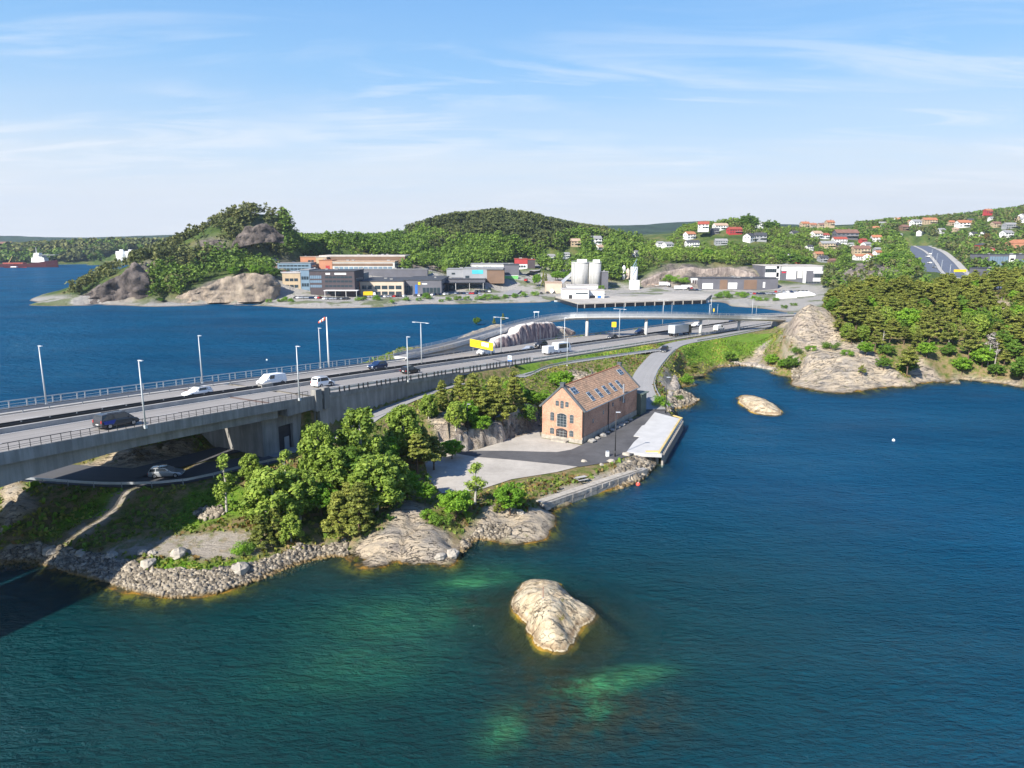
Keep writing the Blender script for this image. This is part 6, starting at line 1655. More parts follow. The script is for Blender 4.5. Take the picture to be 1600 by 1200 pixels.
T('birch', 415, 790, 6.0, 'short birch between the slim tree and the big round birch', wide=1.2)
T('birch', 500, 760, 10.6, 'tall pointed birch in front of the concrete end pillar', wide=.85)
T('birch', 520, 775, 8.0, 'medium birch at the right foot of the tall pointed birch', wide=1.2)
T('birch', 566, 740, 11.0, 'tallest broad birch below the retaining wall', wide=1.1)
T('oak', 548, 765, 7.5, 'dark round leafy tree under the tallest birch', wide=1.1)
T('birch', 632, 716, 9.6, 'tall birch beside the bend of the cycle path', wide=1.0)
T('maple', 600, 735, 6.5, 'bright green leafy tree between the two tall birches', wide=1.0)
T('birch', 404, 818, 5.6, 'low birch filling the left foot of the grove beside the gravel track', wide=1.2)
T('birch', 455, 848, 4.2, 'small light birch at the grassy patch behind the stone bank', wide=1.2)
T('maple', 503, 806, 5.8, 'vivid yellow-green maple in the middle of the birch grove', wide=1.0)
T('birch', 588, 800, 9.0, 'large birch with drooping sprays above the shore slab', wide=1.35)
T('birch', 612, 785, 7.5, 'birch on the right shoulder of the large drooping one', wide=1.2)
T('young', 530, 838, 6.8, 'left one of the two bushy olive pines above the stone bank', wide=1.25)
T('young', 562, 830, 7.4, 'right one of the two bushy olive pines above the stone bank', wide=1.25)
T('young', 545, 815, 6.0, 'low olive pine squeezed behind the two bushy shore pines', wide=1.1)
T('maple', 637, 780, 5.2, 'bright leafy tree at the right end of the birch grove', wide=1.0)
T('oak', 600, 760, 6.5, 'dark green broadleaf tree deep inside the grove', wide=1.1)
T('pine', 652, 742, 7.6, 'dark layered pine left of the yard corner', wide=1.2)
T('pine', 678, 735, 7.0, 'dark layered pine next to the yard corner rock', wide=1.1)
T('young', 662, 722, 6.5, 'pointed pine behind the two dark layered pines', wide=1.1)
T('maple', 706, 718, 4.8, 'bright green bushy tree against the rock at the yard corner', wide=1.1)
T('maple', 664, 788, 4.2, 'small bright tree at the lower left corner of the gravel yard', wide=.9)
T('sparse', 742, 788, 7.0, 'thin grey-green birch standing at the front of the yard', wide=1.3)
T('maple', 712, 812, 5.4, 'round vivid green maple on the shore below the yard', wide=1.15)
T('maple', 797, 804, 5.8, 'round vivid green maple beside the quay end', wide=1.05)
T('young', 780, 800, 3.0, 'low dark shrub pine at the foot of the quay-end maple', wide=1.1)
T('bush', 372, 866, 2.0, 'small vivid green bush at the end of the gravel track', 'shore bushes')
T('young', 410, 852, 4.8, 'low spreading pine just right of the vivid green bush', wide=1.3)
T('young', 432, 846, 5.2, 'olive pine by the shore left of the grassy patch', wide=1.2)
T('darkbush', 388, 862, 1.8, 'dark low bush on the stones right of the vivid green bush', 'shore bushes')
T('darkbush', 690, 820, 2.4, 'dark low bush on the shore rock left of the round maple', 'shore bushes')
T('bush', 668, 812, 1.8, 'small pale bush on the brown heather above the slab', 'shore bushes')
for px, py, h, k, lab in [(740, 655, 8.6, 'young', 'pointed pine, leftmost of the row in front of the motorway'), (772, 660, 8.8, 'young', 'tall pointed pine in the middle of the row in front of the motorway'), (803, 645, 8.2, 'young', 'pointed pine nearest the cycle path bend'),
     (718, 640, 6.5, 'young', 'small pine left of the pointed row'), (755, 668, 7.0, 'pine', 'dark pine low on the crag above the yard'), (785, 668, 6.8, 'pine', 'broad pine above the crag beside the gravel yard'),
     (728, 668, 5.4, 'maple', 'bright leafy tree by the dark lamp post'), (750, 682, 4.6, 'maple', 'bright leafy tree at the foot of the crag'), (712, 672, 5.0, 'birch', 'light birch on the crag left of the dark lamp post'),
     (828, 640, 4.8, 'maple', 'bright leafy tree left of the warehouse on the crag'), (815, 655, 4.0, 'darkbush', 'dark bush on the crag left of the warehouse'), (882, 612, 5.4, 'maple', 'wide vivid green tree right behind the warehouse roof'),
     (868, 605, 4.2, 'maple', 'smaller vivid green tree beside the bend of the cycle path'), (896, 618, 4.0, 'bush', 'green bush half hidden by the warehouse roof'), (845, 625, 3.0, 'bush', 'low bright bush above the left gable corner'),
     (690, 640, 5.5, 'young', 'young pine just below the cycle path'), (670, 655, 4.5, 'birch', 'small birch below the cycle path left of the pines'), (800, 612, 3.2, 'bush', 'bush below the guard rail of the cycle path')]:
    T(k, px, py, h, lab, 'trees on the crag above the yard', 1.15)
for px, py, h, k, lab in [(1034, 634, 3.2, 'bush', 'round green bush beside the black lamp at the quay corner'), (1083, 594, 5.0, 'pine', 'dark spreading pine at the mouth of the bay'), (1070, 598, 3.4, 'bush', 'bright bush left of the dark pine by the bay'),
     (1060, 625, 1.8, 'darkbush', 'small bush on the gravel spit'), (1140, 566, 4.2, 'oak', 'round dark bush-like tree at the bottom of the lawn bank'), (1205, 574, 4.6, 'maple', 'bright bushy tree at the inner shore of the bay, left of two'),
     (1236, 580, 5.0, 'oak', 'dark bushy tree at the inner shore of the bay, right of two'), (1222, 578, 3.6, 'maple', 'low bright bush between the two bay trees'), (1080, 572, 2.2, 'darkbush', 'low shrub on the lawn bank edge'), (745, 508, 4.2, 'oak', 'dark bushy tree on the knoll beyond the motorway'),
     (772, 506, 3.0, 'young', 'small pine on the knoll beyond the motorway'), (786, 500, 3.4, 'young', 'small pine right of the other on the knoll'), (1225, 482, 3.0, 'darkbush', 'dark shrub clinging to the left side of the rock dome'), (1235, 492, 2.4, 'darkbush', 'low shrub on the left face of the rock dome')]:
    T(k, px, py, h, lab, 'trees around the bay', 1.1)

for px, py, h, k, lab in [(1246, 552, 2.6, 'darkbush', 'low bush at the crease left between upper cliff and shore slab'), (1268, 548, 2.2, 'bush', 'bright bush on the ledge between upper cliff and shore slab'), (1298, 546, 3.2, 'darkbush', 'dark bush on the ledge right below the rock dome'), (1322, 556, 2.4, 'bush', 'bright bush growing in a cleft of the shore slab'),
     (1346, 588, 3.0, 'pine', 'small dark pine alone on the pale shore slab'), (1310, 520, 4.6, 'pine', 'pine at the right edge of the rock dome'), (1330, 538, 5.0, 'pine', 'spreading pine above the shore slab'), (1352, 556, 4.6, 'maple', 'bright leafy tree above the shore slab'), (1380, 578, 4.0, 'oak', 'leafy tree at the right end of the shore slab'), (1240, 478, 2.6, 'darkbush', 'shrub on the crown of the rock dome')]:
    T(k, px, py, h, lab, 'trees around the bay', 1.25)
# headland wood: every tree its own thing
HL = [(1278,478),(1300,470),(1330,455),(1400,448),(1480,455),(1600,450),(1760,455),(1760,640),(1600,596),(1560,590),(1500,588),(1470,594),(1430,592),(1400,585),(1360,560),(1320,530),(1300,505)]
HOLE = [[(1536,478),(1560,462),(1580,476),(1575,494),(1540,496)],[(1412,572),(1420,552),(1445,560),(1440,580)],[(1395,545),(1430,542),(1435,556),(1400,558)],[(1455,560),(1490,562),(1500,590),(1460,590)]]
pl_ = []; tries = 0
while len(pl_) < 330 and tries < 60000:
    tries += 1; x = rng.uniform(70, 260); y = rng.uniform(178, 300)
    z = float(TZ(x, y))
    if z < .8: continue
    q = proj((x, y, z))
    if not inpoly(q, HL) or any(inpoly(q, h_) for h_ in HOLE) or q[0] > 1700: continue
    if float(TM('rock', x, y)) > .5: continue
    dm = 3.65 if q[0] < 1640 else 6.5
    if all((x - a) ** 2 + (y - b) ** 2 > dm * dm for a, b, _ in pl_): pl_.append((x, y, q))
labs = {'pine': 'dark olive pine tree among the wood on the rocky headland', 'young': 'pointed dark pine in the wood on the headland', 'oak': 'mid green leafy tree among pines on the headland', 'maple': 'bright green leafy tree among the headland pines', 'birch': 'light green birch among the headland pines'}
for x, y, q in pl_:
    u = rng.random(); low = q[1] > 560
    k = 'pine' if u < (.35 if low else .68) else 'young' if u < (.42 if low else .76) else 'oak' if u < (.68 if low else .88) else 'maple' if u < .95 else 'birch'
    h = {'pine': 7.8, 'young': 7, 'oak': 6, 'maple': 6, 'birch': 6.5}[k] * rng.uniform(.7, 1.2) * (.95 if low else 1)
    px_, py_ = q
    col_ = 'behind the rock dome' if px_ < 1300 else 'left of the big maple' if px_ < 1370 else 'near the big maple' if px_ < 1440 else 'right of centre' if px_ < 1500 else 'by the bald rock' if px_ < 1570 else 'at the right edge'
    row_ = 'on the crest' if py_ < 480 else 'upper slope' if py_ < 510 else 'mid slope' if py_ < 540 else 'lower slope' if py_ < 568 else 'by the waterline'
    sz_ = {'pine': 7.8, 'young': 7, 'oak': 6, 'maple': 6, 'birch': 6.5}[k]; sz_ = 'tallest' if h > sz_ * 1.1 else 'tall' if h > sz_ * .98 else 'medium' if h > sz_ * .82 else 'short'
    sd_ = ['left', 'middle', 'right'][int(px_ / 22) % 3]
    nm_ = {'pine': 'dark pine', 'young': 'pointed pine', 'oak': 'mid-green tree', 'maple': 'bright green tree', 'birch': 'light birch'}[k]
    put_tree(k, (x, y), h, f'{sz_} {nm_} in headland wood, {row_}, {col_}, {sd_}', 'trees of the headland wood', rng.uniform(1.0, 1.35))
put_tree('maple', hit(1418, 520), 9.0, 'largest vivid green leafy tree in the middle of the headland wood', 'trees of the headland wood', 1.25)
put_tree('maple', hit(1503, 585), 5.5, 'vivid green bushy tree at the headland waterline', 'trees of the headland wood', 1.25)
put_tree('dead', hit(1546, 562), 8.0, 'bare grey dead tree near the right edge of the headland', 'trees of the headland wood', 1.3)
put_tree('bush', hit(1595, 590), 3.4, 'vivid green bush at the waterline on the right edge of the photo', 'trees of the headland wood', 1.2)
for px, py, hh, lab in ((1378, 545, 5.0, 'pale bare pole among the headland trees'), (1543, 572, 6.5, 'bare pale trunk, left one of two near the right shore'), (1553, 578, 6.0, 'bare pale trunk, right one of two near the right shore')):
    p = hit(px, py); r_ = thing('bare_trunk', lab, 'dead tree', tuple(p)); MB().tube((0, 0, -.5), (.15, 0, hh), .16, .07, 7).obj('trunk', 'birch_bark', r_); MB().tube((.1, 0, hh * .7), (.9, .2, hh * .85), .05, .02, 5).obj('branch', 'birch_bark', r_)

# ------------------------------------------------------------------ woods on the far hills: one mass of crowns each
def forest(name, region, n, kinds, hrange, leaf, seed, label_kind, mat, keep=None, xr=None, yr=None, cards=62, cone=False):
    g_ = np.random.default_rng(seed); out = []
    x = g_.uniform(*xr, n); y = g_.uniform(*yr, n); z = TZ(x, y)
    q = proj(np.stack([x, y, z], -1))
    m = (z > 1.2) & (q[:, 0] > -60) & (q[:, 0] < 1660)
    if region is not None: m &= inpoly(q, region)
    m &= ~inpoly(q, [(1428,386),(1462,384),(1492,400),(1520,430),(1512,458),(1455,470),(1436,425)])
    m &= ((TM('rock', x, y) < .45) | (g_.random(n) < .10)) & (TM('grav', x, y) < .4)
    dens_ = fbm(x, y, .03, 3)
    if kinds == 'leaf': m &= (g_.random(n) < np.clip(.72 + dens_ * 3.0, .12, 1))
    else: m &= (g_.random(n) < np.clip(.5 - dens_ * 3.2, .08, 1))
    for dx0, dx1, dy0, dy1 in (keep or []): m &= ~((x > dx0) & (x < dx1) & (y > dy0) & (y < dy1))
    x, y, z = x[m], y[m], z[m]
    for pl, hw, *_ in STRIPS[-1:]:
        dd = np.min(np.hypot(x[:, None] - pl[None, :, 0], y[:, None] - pl[None, :, 1]), 1); k = dd > 21; x, y, z = x[k], y[k], z[k]
    for hx_, hy_, hr_ in CLEAR:
        k = (x - hx_) ** 2 + (y - hy_) ** 2 > hr_ ** 2; x, y, z = x[k], y[k], z[k]
    for cx_, cy_, ca_, sa_, hl_, hd_ in RECTS:
        k = (np.abs((x - cx_) * ca_ + (y - cy_) * sa_) > hl_) | (np.abs(-(x - cx_) * sa_ + (y - cy_) * ca_) > hd_); x, y, z = x[k], y[k], z[k]
    N_ = len(x); h = g_.uniform(*hrange, N_); dist = np.hypot(x, y)
    protos = []
    for k in range(4):
        rr = random.Random(seed * 10 + k); cl = []
        for j in range(13):
            if cone: u = rr.random(); zz = .32 + .64 * u; rad = .24 * (1.1 - u) + .03
            else: u = rr.random(); zz = .30 + .62 * u; rad = .33 * math.sqrt(max(.05, 1 - (2 * u - 1) ** 2))
            a = rr.uniform(0, 6.28); q_ = rad * math.sqrt(rr.random() * .8 + .2); s_ = rr.uniform(.10, .17); cl.append((q_ * math.cos(a), q_ * math.sin(a), zz, s_, s_ * (.6 if cone else .85)))
        protos.append(leaf_cloud(cl, cards, leaf / 9.0, seed * 7 + k))
    VV = []; TT = []
    pid = g_.integers(0, 4, N_); an = g_.uniform(0, 6.28, N_); tn_ = np.clip(g_.normal(.5, .27, N_) + fbm(x, y, .02, 3) * .9, 0, 1); wd = g_.uniform(.85, 1.3, N_)
    for k in range(4):
        s_ = np.nonzero(pid == k)[0]; V, Q, tone = protos[k]
        ca, sa = np.cos(an[s_])[:, None], np.sin(an[s_])[:, None]; hh = h[s_][:, None]; ww = (h[s_] * wd[s_])[:, None]
        X_ = (V[None, :, 0] * ca - V[None, :, 1] * sa) * ww + x[s_][:, None]; Y_ = (V[None, :, 0] * sa + V[None, :, 1] * ca) * ww + y[s_][:, None]; Z_ = V[None, :, 2] * hh + z[s_][:, None] - .4
        VV.append(np.stack([X_, Y_, Z_], -1).reshape(-1, 3)); TT.append((tone[None, :] * .55 + tn_[s_][:, None] * .5).reshape(-1))
    V = np.concatenate(VV); tone = np.clip(np.concatenate(TT), 0, 1)
    o = np_mesh(name, V, np.arange(len(V)).reshape(-1, 4), mat, attrs={'tone': tone}); tag(o, label_kind, 'wood', kind='stuff'); return N_
# ================================================================== buildings on the far side
CLEAR = []; RECTS = []
def bldg(name, label, px0, px1, yb, yt, zb, depth, wall, roof, cat='building', windows=(), over=.3, yb1=None, rise=0.0, door=None, bands=(), group=None, back=0.0, yt1=None, rh=.35, Y=None):
    """block whose front wall stands between two pixels at height zb. windows: (u0,u1,v0,v1,n,mat) in fractions of the front"""
    a = W(px0, yb, zb); b = W(px1, yb if yb1 is None else yb1, zb)
    if Y: a = WD(px0, yb, Y); zb = a[2]; b = WD(px1, yb, Y); b[2] = zb
    r_ = ray(px0, yt); ht = H + r_[2] * a[1] / r_[1] - zb
    L = float(np.linalg.norm((b - a)[:2])); ang = math.atan2(b[1] - a[1], b[0] - a[0])
    t_ = thing(name, label, cat, (a[0], a[1], zb), ang, group)
    MB().box((L / 2, depth / 2, ht / 2 - 1), (L, depth, ht + 2)).obj('wall', wall, t_)
    if rise:
        MB().add([(-over, -over, ht), (L + over, -over, ht), (L + over, depth + over, ht), (-over, depth + over, ht), (depth * .3, depth / 2, ht + rise), (L - depth * .3, depth / 2, ht + rise)],
                 [(0, 1, 5, 4), (2, 3, 4, 5), (1, 2, 5), (3, 0, 4), (3, 2, 1, 0)]).obj('roof', roof, t_)
    else:
        MB().box((L / 2, depth / 2, ht + rh / 2), (L + 2 * over, depth + 2 * over, rh)).obj('roof', roof, t_)
        rr = random.Random(int(px0)); m = MB()
        for k in range(max(1, int(L / 14))): m.box((rr.uniform(.1, .9) * L, rr.uniform(.25, .8) * depth, ht + rh + .4), (rr.uniform(1, 2.6), rr.uniform(1, 2), .8))
        m.obj('roof_unit', 'roof_grey', t_)
    for (u0, u1, v0, v1, n, mt) in windows:
        for k in range(n):
            x0 = L * (u0 + (u1 - u0) * k / n); x1 = L * (u0 + (u1 - u0) * (k + .82) / n) if n > 1 else L * u1
            MB().box(((x0 + x1) / 2, -.06, ht * (v0 + v1) / 2), (x1 - x0, .14, ht * (v1 - v0))).obj('window', mt, t_)
    for (u0, u1, v0, v1, mt) in bands:
        MB().box((L * (u0 + u1) / 2, -.05, ht * (v0 + v1) / 2), (L * (u1 - u0), .1, ht * (v1 - v0))).obj('panel', mt, t_)
    # glazing on the right-hand end wall too
    for v in (.3, .65):
        MB().box((L + .04, depth / 2, ht * v), (.1, depth * .7, ht * .14)).obj('window', 'window_glass', t_)
    if door: MB().box((L * door, -.08, 1.25), (2.2, .18, 2.5)).obj('door', 'dark_grey_paint', t_)
    c = (a + b) / 2; n_ = np.array([-math.sin(ang), math.cos(ang)]) * depth / 2
    RECTS.append((c[0] + n_[0] * .8, c[1] + n_[1] * .8, math.cos(ang), math.sin(ang), L / 2 + 3, depth / 2 + 8))
    return t_, L, ht
def canopy(t_, x0, x1, z, d, mt='roof_grey'):
    MB().box(((x0 + x1) / 2, -d / 2, z), (x1 - x0, d, .35)).obj('canopy', mt, t_)
    for k in range(4): MB().tube((x0 + (x1 - x0) * (k + .1) / 3.2, -d + .3, 0), (x0 + (x1 - x0) * (k + .1) / 3.2, -d + .3, z), .14).obj('column', 'clad_white', t_)
G = 'window_glass'
b1, L, ht = bldg('office_block', 'tan office block with glass stair tower left of the dark block', 443, 471, 463, 427, 3, 26, 'clad_tan', 'roof_pale', windows=[(.15, .9, .1, .2, 3, G), (.15, .9, .38, .5, 3, G), (.15, .9, .66, .78, 3, G)], door=.3)
MB().box((-2.5, 4, 3.2), (7, 8, .3)).obj('canopy', 'roof_pale', b1); [MB().tube((x, .5, 0), (x, .5, 3), .15).obj('column', 'clad_tan', b1) for x in (-5, -1)]
b1, L, ht = bldg('office_block', 'narrow blue-grey glass stair block between tan and dark offices', 471.5, 485, 463, 422, 3, 22, 'clad_blue', 'roof_grey', windows=[(.08, .95, .12, .24, 3, G), (.08, .95, .38, .5, 3, G), (.08, .95, .64, .76, 3, G)])
b1, L, ht = bldg('office_block', 'large dark brown five-storey office block at the shore', 485.5, 555, 464.5, 424, 3, 30, 'clad_dark', 'roof_dark', windows=[(.01, .27, .56, .66, 6, 'clad_blue'), (.01, .27, .72, .84, 6, 'clad_blue'), (.01, .27, .38, .48, 6, 'clad_blue'), (.34, .96, .40, .47, 7, G), (.34, .96, .58, .65, 7, G), (.34, .96, .74, .81, 7, G), (.36, .7, .12, .2, 3, G)], bands=[(.36, .46, .87, .94, 'clad_white'), (.56, .82, .87, .94, 'clad_white')], door=.5)
canopy(b1, L * .35, L * 1.1, 4.6, 6, 'clad_white')
b1, L, ht = bldg('showroom', 'long low beige showroom with rows of dark windows facing the water', 556, 631, 462, 440, 3, 55, 'clad_beige', 'roof_dark', windows=[(.14, .36, .46, .72, 2, G), (.40, .98, .46, .72, 4, G), (.40, .98, .06, .30, 4, G)], bands=[(.0, .1, 0, .95, 'roof_orange')])
b1, L, ht = bldg('showroom', 'wide dark grey showroom with small yellow sign', 631.5, 690, 461, 438, 3, 60, 'clad_slate', 'roof_dark', windows=[(.02, .24, .1, .62, 4, G), (.5, .98, .1, .5, 5, G)], bands=[(.38, .44, .7, .88, 'yellow_board'), (.30, .36, .1, .7, 'blue_sign'), (.48, .62, .72, .8, 'clad_white')])
b1, L, ht = bldg('showroom', 'dark glazed car showroom with wide canopy roof', 690.5, 758, 456, 437, 3, 50, 'clad_slate', 'roof_dark', windows=[(.05, .95, .08, .55, 8, G)])
canopy(b1, 0, L, ht * .8, 9, 'roof_dark')
b1, L, ht = bldg('showroom', 'small dark showroom at the foot of the access road', 759, 785, 452, 440, 3, 22, 'clad_slate', 'roof_grey', windows=[(.08, .92, .1, .6, 4, G)])
b1, L, ht = bldg('factory', 'long brown factory hall with pale roof edge at the top of the site', 500, 633, 418, 401, 15, 30, 'clad_brown', 'roof_pale', windows=[(.05, .6, .42, .56, 9, 'clad_slate')], rh=1.0, Y=572)
b1, L, ht = bldg('factory', 'orange brick hall at the left end of the factory', 470, 494, 418, 401.5, 15, 22, 'clad_orange', 'roof_tan', windows=[(.5, .9, .55, .7, 2, G)], Y=572)
b1, L, ht = bldg('factory', 'tall tan end block of the long factory hall', 494.5, 511, 422, 402, 14.5, 20, 'clad_tan', 'roof_pale', windows=[(.2, .8, .1, .3, 1, 'clad_red')], Y=565)
b1, L, ht = bldg('factory', 'lower brown hall in front of the long factory', 520, 617, 423, 409.5, 14, 18, 'clad_pale', 'roof_tan', windows=[(.03, .97, .06, .45, 12, 'clad_blue')], bands=[(.0, .97, .55, .85, 'clad_brown')], rh=.8, Y=551)
b1, L, ht = bldg('factory', 'small orange gabled bay beside the lower brown hall', 499, 519.5, 423, 407, 14, 14, 'clad_orange', 'roof_orange', windows=[(.5, .8, .1, .5, 1, 'clad_red')], Y=551)
b1, L, ht = bldg('terrace_wall', 'long dark retaining wall below the factory halls', 552, 668, 431, 421, 11, 6, 'clad_slate', 'roof_grey', cat='wall', Y=535)
b1, L, ht = bldg('office_block', 'low blue-grey office with parked cars on its roof terrace', 434, 486, 425, 411, 13, 16, 'clad_blue', 'roof_grey', windows=[(.05, .95, .25, .42, 8, G), (.05, .95, .62, .78, 8, G)], Y=540)
b1, L, ht = bldg('pavilion', 'small brown pavilion with pale pyramid roof by the cliff', 411, 434, 425, 414, 13, 13, 'clad_brown', 'roof_pale', rise=4.5, windows=[(.1, .9, .3, .6, 3, G)], Y=540)
b1, L, ht = bldg('shed', 'small bright red shed by the left cliff', 388, 403, 424, 413, 15, 8, 'clad_red', 'roof_red', windows=[(.3, .8, .3, .6, 2, 'clad_white')], Y=520)
b1, L, ht = bldg('industrial_hall', 'grey industrial hall with turquoise sign panel', 724, 786, 438, 420, 6, 30, 'clad_grey', 'roof_grey', windows=[(.05, .15, .1, .4, 1, G)], bands=[(.22, .50, .56, .9, 'turquoise')], Y=525)
b1, L, ht = bldg('industrial_hall', 'brown clad corner hall right of the turquoise sign', 761, 788, 438.5, 422, 6, 26, 'clad_brown', 'roof_dark', back=2, Y=523)
b1, L, ht = bldg('industrial_hall', 'pale grey hall left of the turquoise sign', 698, 724, 434, 421, 7, 22, 'clad_grey', 'roof_grey', windows=[(.3, .5, .4, .6, 1, G)], Y=535)
b1, L, ht = bldg('industrial_hall', 'light grey upper hall behind the turquoise sign', 735, 802, 425, 413, 12, 26, 'clad_pale', 'roof_grey', windows=[(.3, .5, .5, .7, 4, G)], Y=580)
b1, L, ht = bldg('industrial_hall', 'dark grey workshop beside the red hall', 787, 811, 428, 414, 10, 24, 'clad_slate', 'roof_dark', Y=560)
b1, L, ht = bldg('red_hall', 'red and white industrial hall below the second hill', 804, 824, 419, 405, 13, 24, 'clad_white', 'roof_red', bands=[(-.01, 1.01, .45, 1.0, 'clad_red')], windows=[(.1, .9, .08, .3, 4, G)], Y=600)
b1, L, ht = bldg('red_hall', 'dark shaded wing of the red industrial hall', 824.5, 836, 418, 406, 13, 20, 'clad_dark', 'roof_red', Y=600)
# cement works
def silo(px, yb, yt, zb, wpx, label, mat='silo_concrete', dy=0, cap=True, cone=False):
    c = W(px, yb, zb); r_ = ray(px, yt); ht = H + r_[2] * c[1] / r_[1] - zb; rad = wpx / 2 * math.hypot(c[1], 30) / F
    CLEAR.append((c[0], c[1] + rad, rad + 5)); CLEAR.append((c[0] * .98, c[1] * .975, rad + 6))
    t_ = thing('silo', label, 'silo', (c[0], c[1] + rad, zb)); MB().tube((0, 0, -2), (0, 0, ht), rad, rad, 36).obj('body', mat, t_, False)
    for p_ in t_.children[0].data.polygons: p_.use_smooth = len(p_.vertices) == 4
    if cap:
        MB().tube((0, 0, ht + .003), (0, 0, ht + .5), rad * 1.03, rad * 1.03, 36).obj('rim', 'pale_concrete', t_)
        m = MB(); 
        for k in range(16): a = k * PI / 8; m.tube((rad * math.cos(a), rad * math.sin(a), ht + .5), (rad * math.cos(a), rad * math.sin(a), ht + 1.6), .06, .06, 5)
        for k in range(16): a = k * PI / 8; b_ = a + PI / 8; m.tube((rad * math.cos(a), rad * math.sin(a), ht + 1.6), (rad * math.cos(b_), rad * math.sin(b_), ht + 1.6), .05, .05, 5)
        m.obj('railing', 'galvanised', t_); MB().box((rad * .2, 0, ht + 1.6), (rad * 1.1, rad * .5, 2.2)).obj('hatch_house', 'clad_white', t_)
        MB().tube((-rad * .7, -rad * .75, 0), (-rad * .7, -rad * .75, ht), .12).obj('ladder', 'grey_metal', t_)
    if cone: MB().tube((0, 0, ht), (0, 0, ht + rad * 1.0), rad, rad * .2, 24).obj('cone_top', mat, t_)
    return t_, rad, ht
silo(907, 452, 411, 3, 27, 'left and larger one of two pale concrete silos'); silo(930, 452, 411.5, 3, 19, 'right one of two pale concrete silos')
b1, L, ht = bldg('cement_works', 'white two-storey works building in front of the silos', 879, 920, 467, 453, 2.6, 16, 'clad_white', 'roof_pale', windows=[(.5, .96, .55, .68, 1, G)], door=.3)
b1, L, ht = bldg('cement_works', 'white low shed right behind the works building', 886, 934, 462, 446, 2.8, 9, 'clad_white', 'roof_pale', windows=[(.1, .5, .4, .5, 2, G)])
b1, L, ht = bldg('cement_works', 'low white shed with blue container at the quay', 920.5, 944, 466, 454, 2.6, 9, 'clad_white', 'roof_pale', bands=[(.55, .8, 0, .35, 'blue_sign'), (.05, .4, 0, .35, 'dark_grey_paint')])
b1, L, ht = bldg('cement_works', 'grey flat building left behind the silos', 873, 896, 424, 412, 12, 14, 'clad_pale', 'roof_grey', windows=[(.1, .9, .5, .75, 6, G)], Y=600)
b1, L, ht = bldg('cement_works', 'pale sloping storage shed left of the silos', 853, 878, 457, 442, 3, 18, 'clad_beige', 'roof_tan')
b1, L, ht = bldg('cement_works', 'dark steel hopper house right of the silos', 940, 950, 452, 425, 3, 8, 'clad_slate', 'roof_grey')
cv = thing('conveyor', 'inclined white conveyor rising to the silos from the left', 'conveyor'); p0, p1 = W(862, 455, 4), WD(893, 428, 556)
q = MB().tube(p0, p1, 1.6, 1.6, 4).obj('tube', 'clad_white', cv); MB().tube((p0 + p1) / 2 - [0, 0, 8], (p0 + p1) / 2, .4).obj('support', 'grey_metal', cv)
silo(974.5, 448, 417, 3, 4.6, 'slim white silo, left one of the small cement group', 'clad_white', cap=False, cone=True); silo(981, 448, 422, 3, 5.5, 'slim cream silo, middle one of the small cement group', 'clad_beige', cap=False, cone=True)
sb, rd, ht = silo(991, 449, 417, 3, 11, 'white silo with blue diagonal stripes in the small cement group', 'clad_white', cap=False)
for k in range(3):
    m = MB(); 
    rg = []
    for j in range(7): a = -PI * .75 + j * .22; z = ht * .45 + j * 1.2 + k * 3.4; rg.append([(math.cos(a) * (rd + .06), math.sin(a) * (rd + .06), z), (math.cos(a) * (rd + .06), math.sin(a) * (rd + .06), z + 1.6)])
    for a_, b_ in zip(rg[:-1], rg[1:]): m.quad(a_[0], b_[0], b_[1], a_[1])
    m.obj('stripe', 'clad_blue', sb)
b1, L, ht = bldg('loading_house', 'white box house under the striped silo', 985, 999, 452, 439, 3, 7, 'clad_white', 'clad_white')
b1, L, ht = bldg('shed', 'low shed with broad tan hipped roof', 1002, 1038, 450, 445, 3, 16, 'clad_pale', 'roof_tan', rise=3.2, windows=[(.1, .9, .2, .7, 5, 'clad_white')])
b1, L, ht = bldg('warehouse_hall', 'very long dark grey hall with white gate bays', 1097, 1215, 453, 435.5, 3, 34, 'clad_slate', 'roof_dark', windows=[], bands=[(.0, .14, .1, .6, 'clad_white'), (.23, .33, .0, .9, 'clad_brown'), (.34, .46, .1, .65, 'clad_white'), (.55, .72, .05, .9, 'clad_brown'), (.80, .83, .2, .7, 'clad_white')])
b1, L, ht = bldg('warehouse_hall', 'white portal-framed left end of the long dark hall', 1080, 1096.5, 451, 434, 3, 36, 'clad_white', 'roof_dark', windows=[(.08, .95, .0, .78, 4, 'clad_dark')])
b1, L, ht = bldg('office_block', 'modern white and dark grey office with red sign, largest at right', 1191, 1284, 450, 415.5, 3, 26, 'clad_slate', 'roof_pale', windows=[(.04, .22, .72, .86, 5, G), (.86, 1.0, .48, .64, 5, G), (.38, .68, .04, .24, 6, 'clad_blue'), (.72, .96, .22, .28, 5, G)],
                  bands=[(.03, .26, .5, .70, 'clad_white'), (.03, .26, .87, .98, 'clad_white'), (.22, .28, .3, .98, 'clad_white'), (.30, .98, .78, .97, 'clad_white'), (.39, .55, .4, .77, 'clad_white'), (.57, .66, .45, .77, 'clad_pale'), (.67, .72, .1, .77, 'clad_white'), (.84, 1.0, .30, .46, 'clad_white'), (.84, 1.0, .66, .77, 'clad_white'), (.31, .38, .68, .74, 'sign_red')])
for (x0, x1, yb, lab) in ((1220, 1245, 468, 'white storage tent, left one by the inlet'), (1246, 1274, 466, 'white storage tent, right one by the inlet')):
    bldg('storage_tent', lab, x0, x1, yb, yb - 6, 2.5, 9, 'clad_white', 'clad_white', cat='tent', rise=1.6)
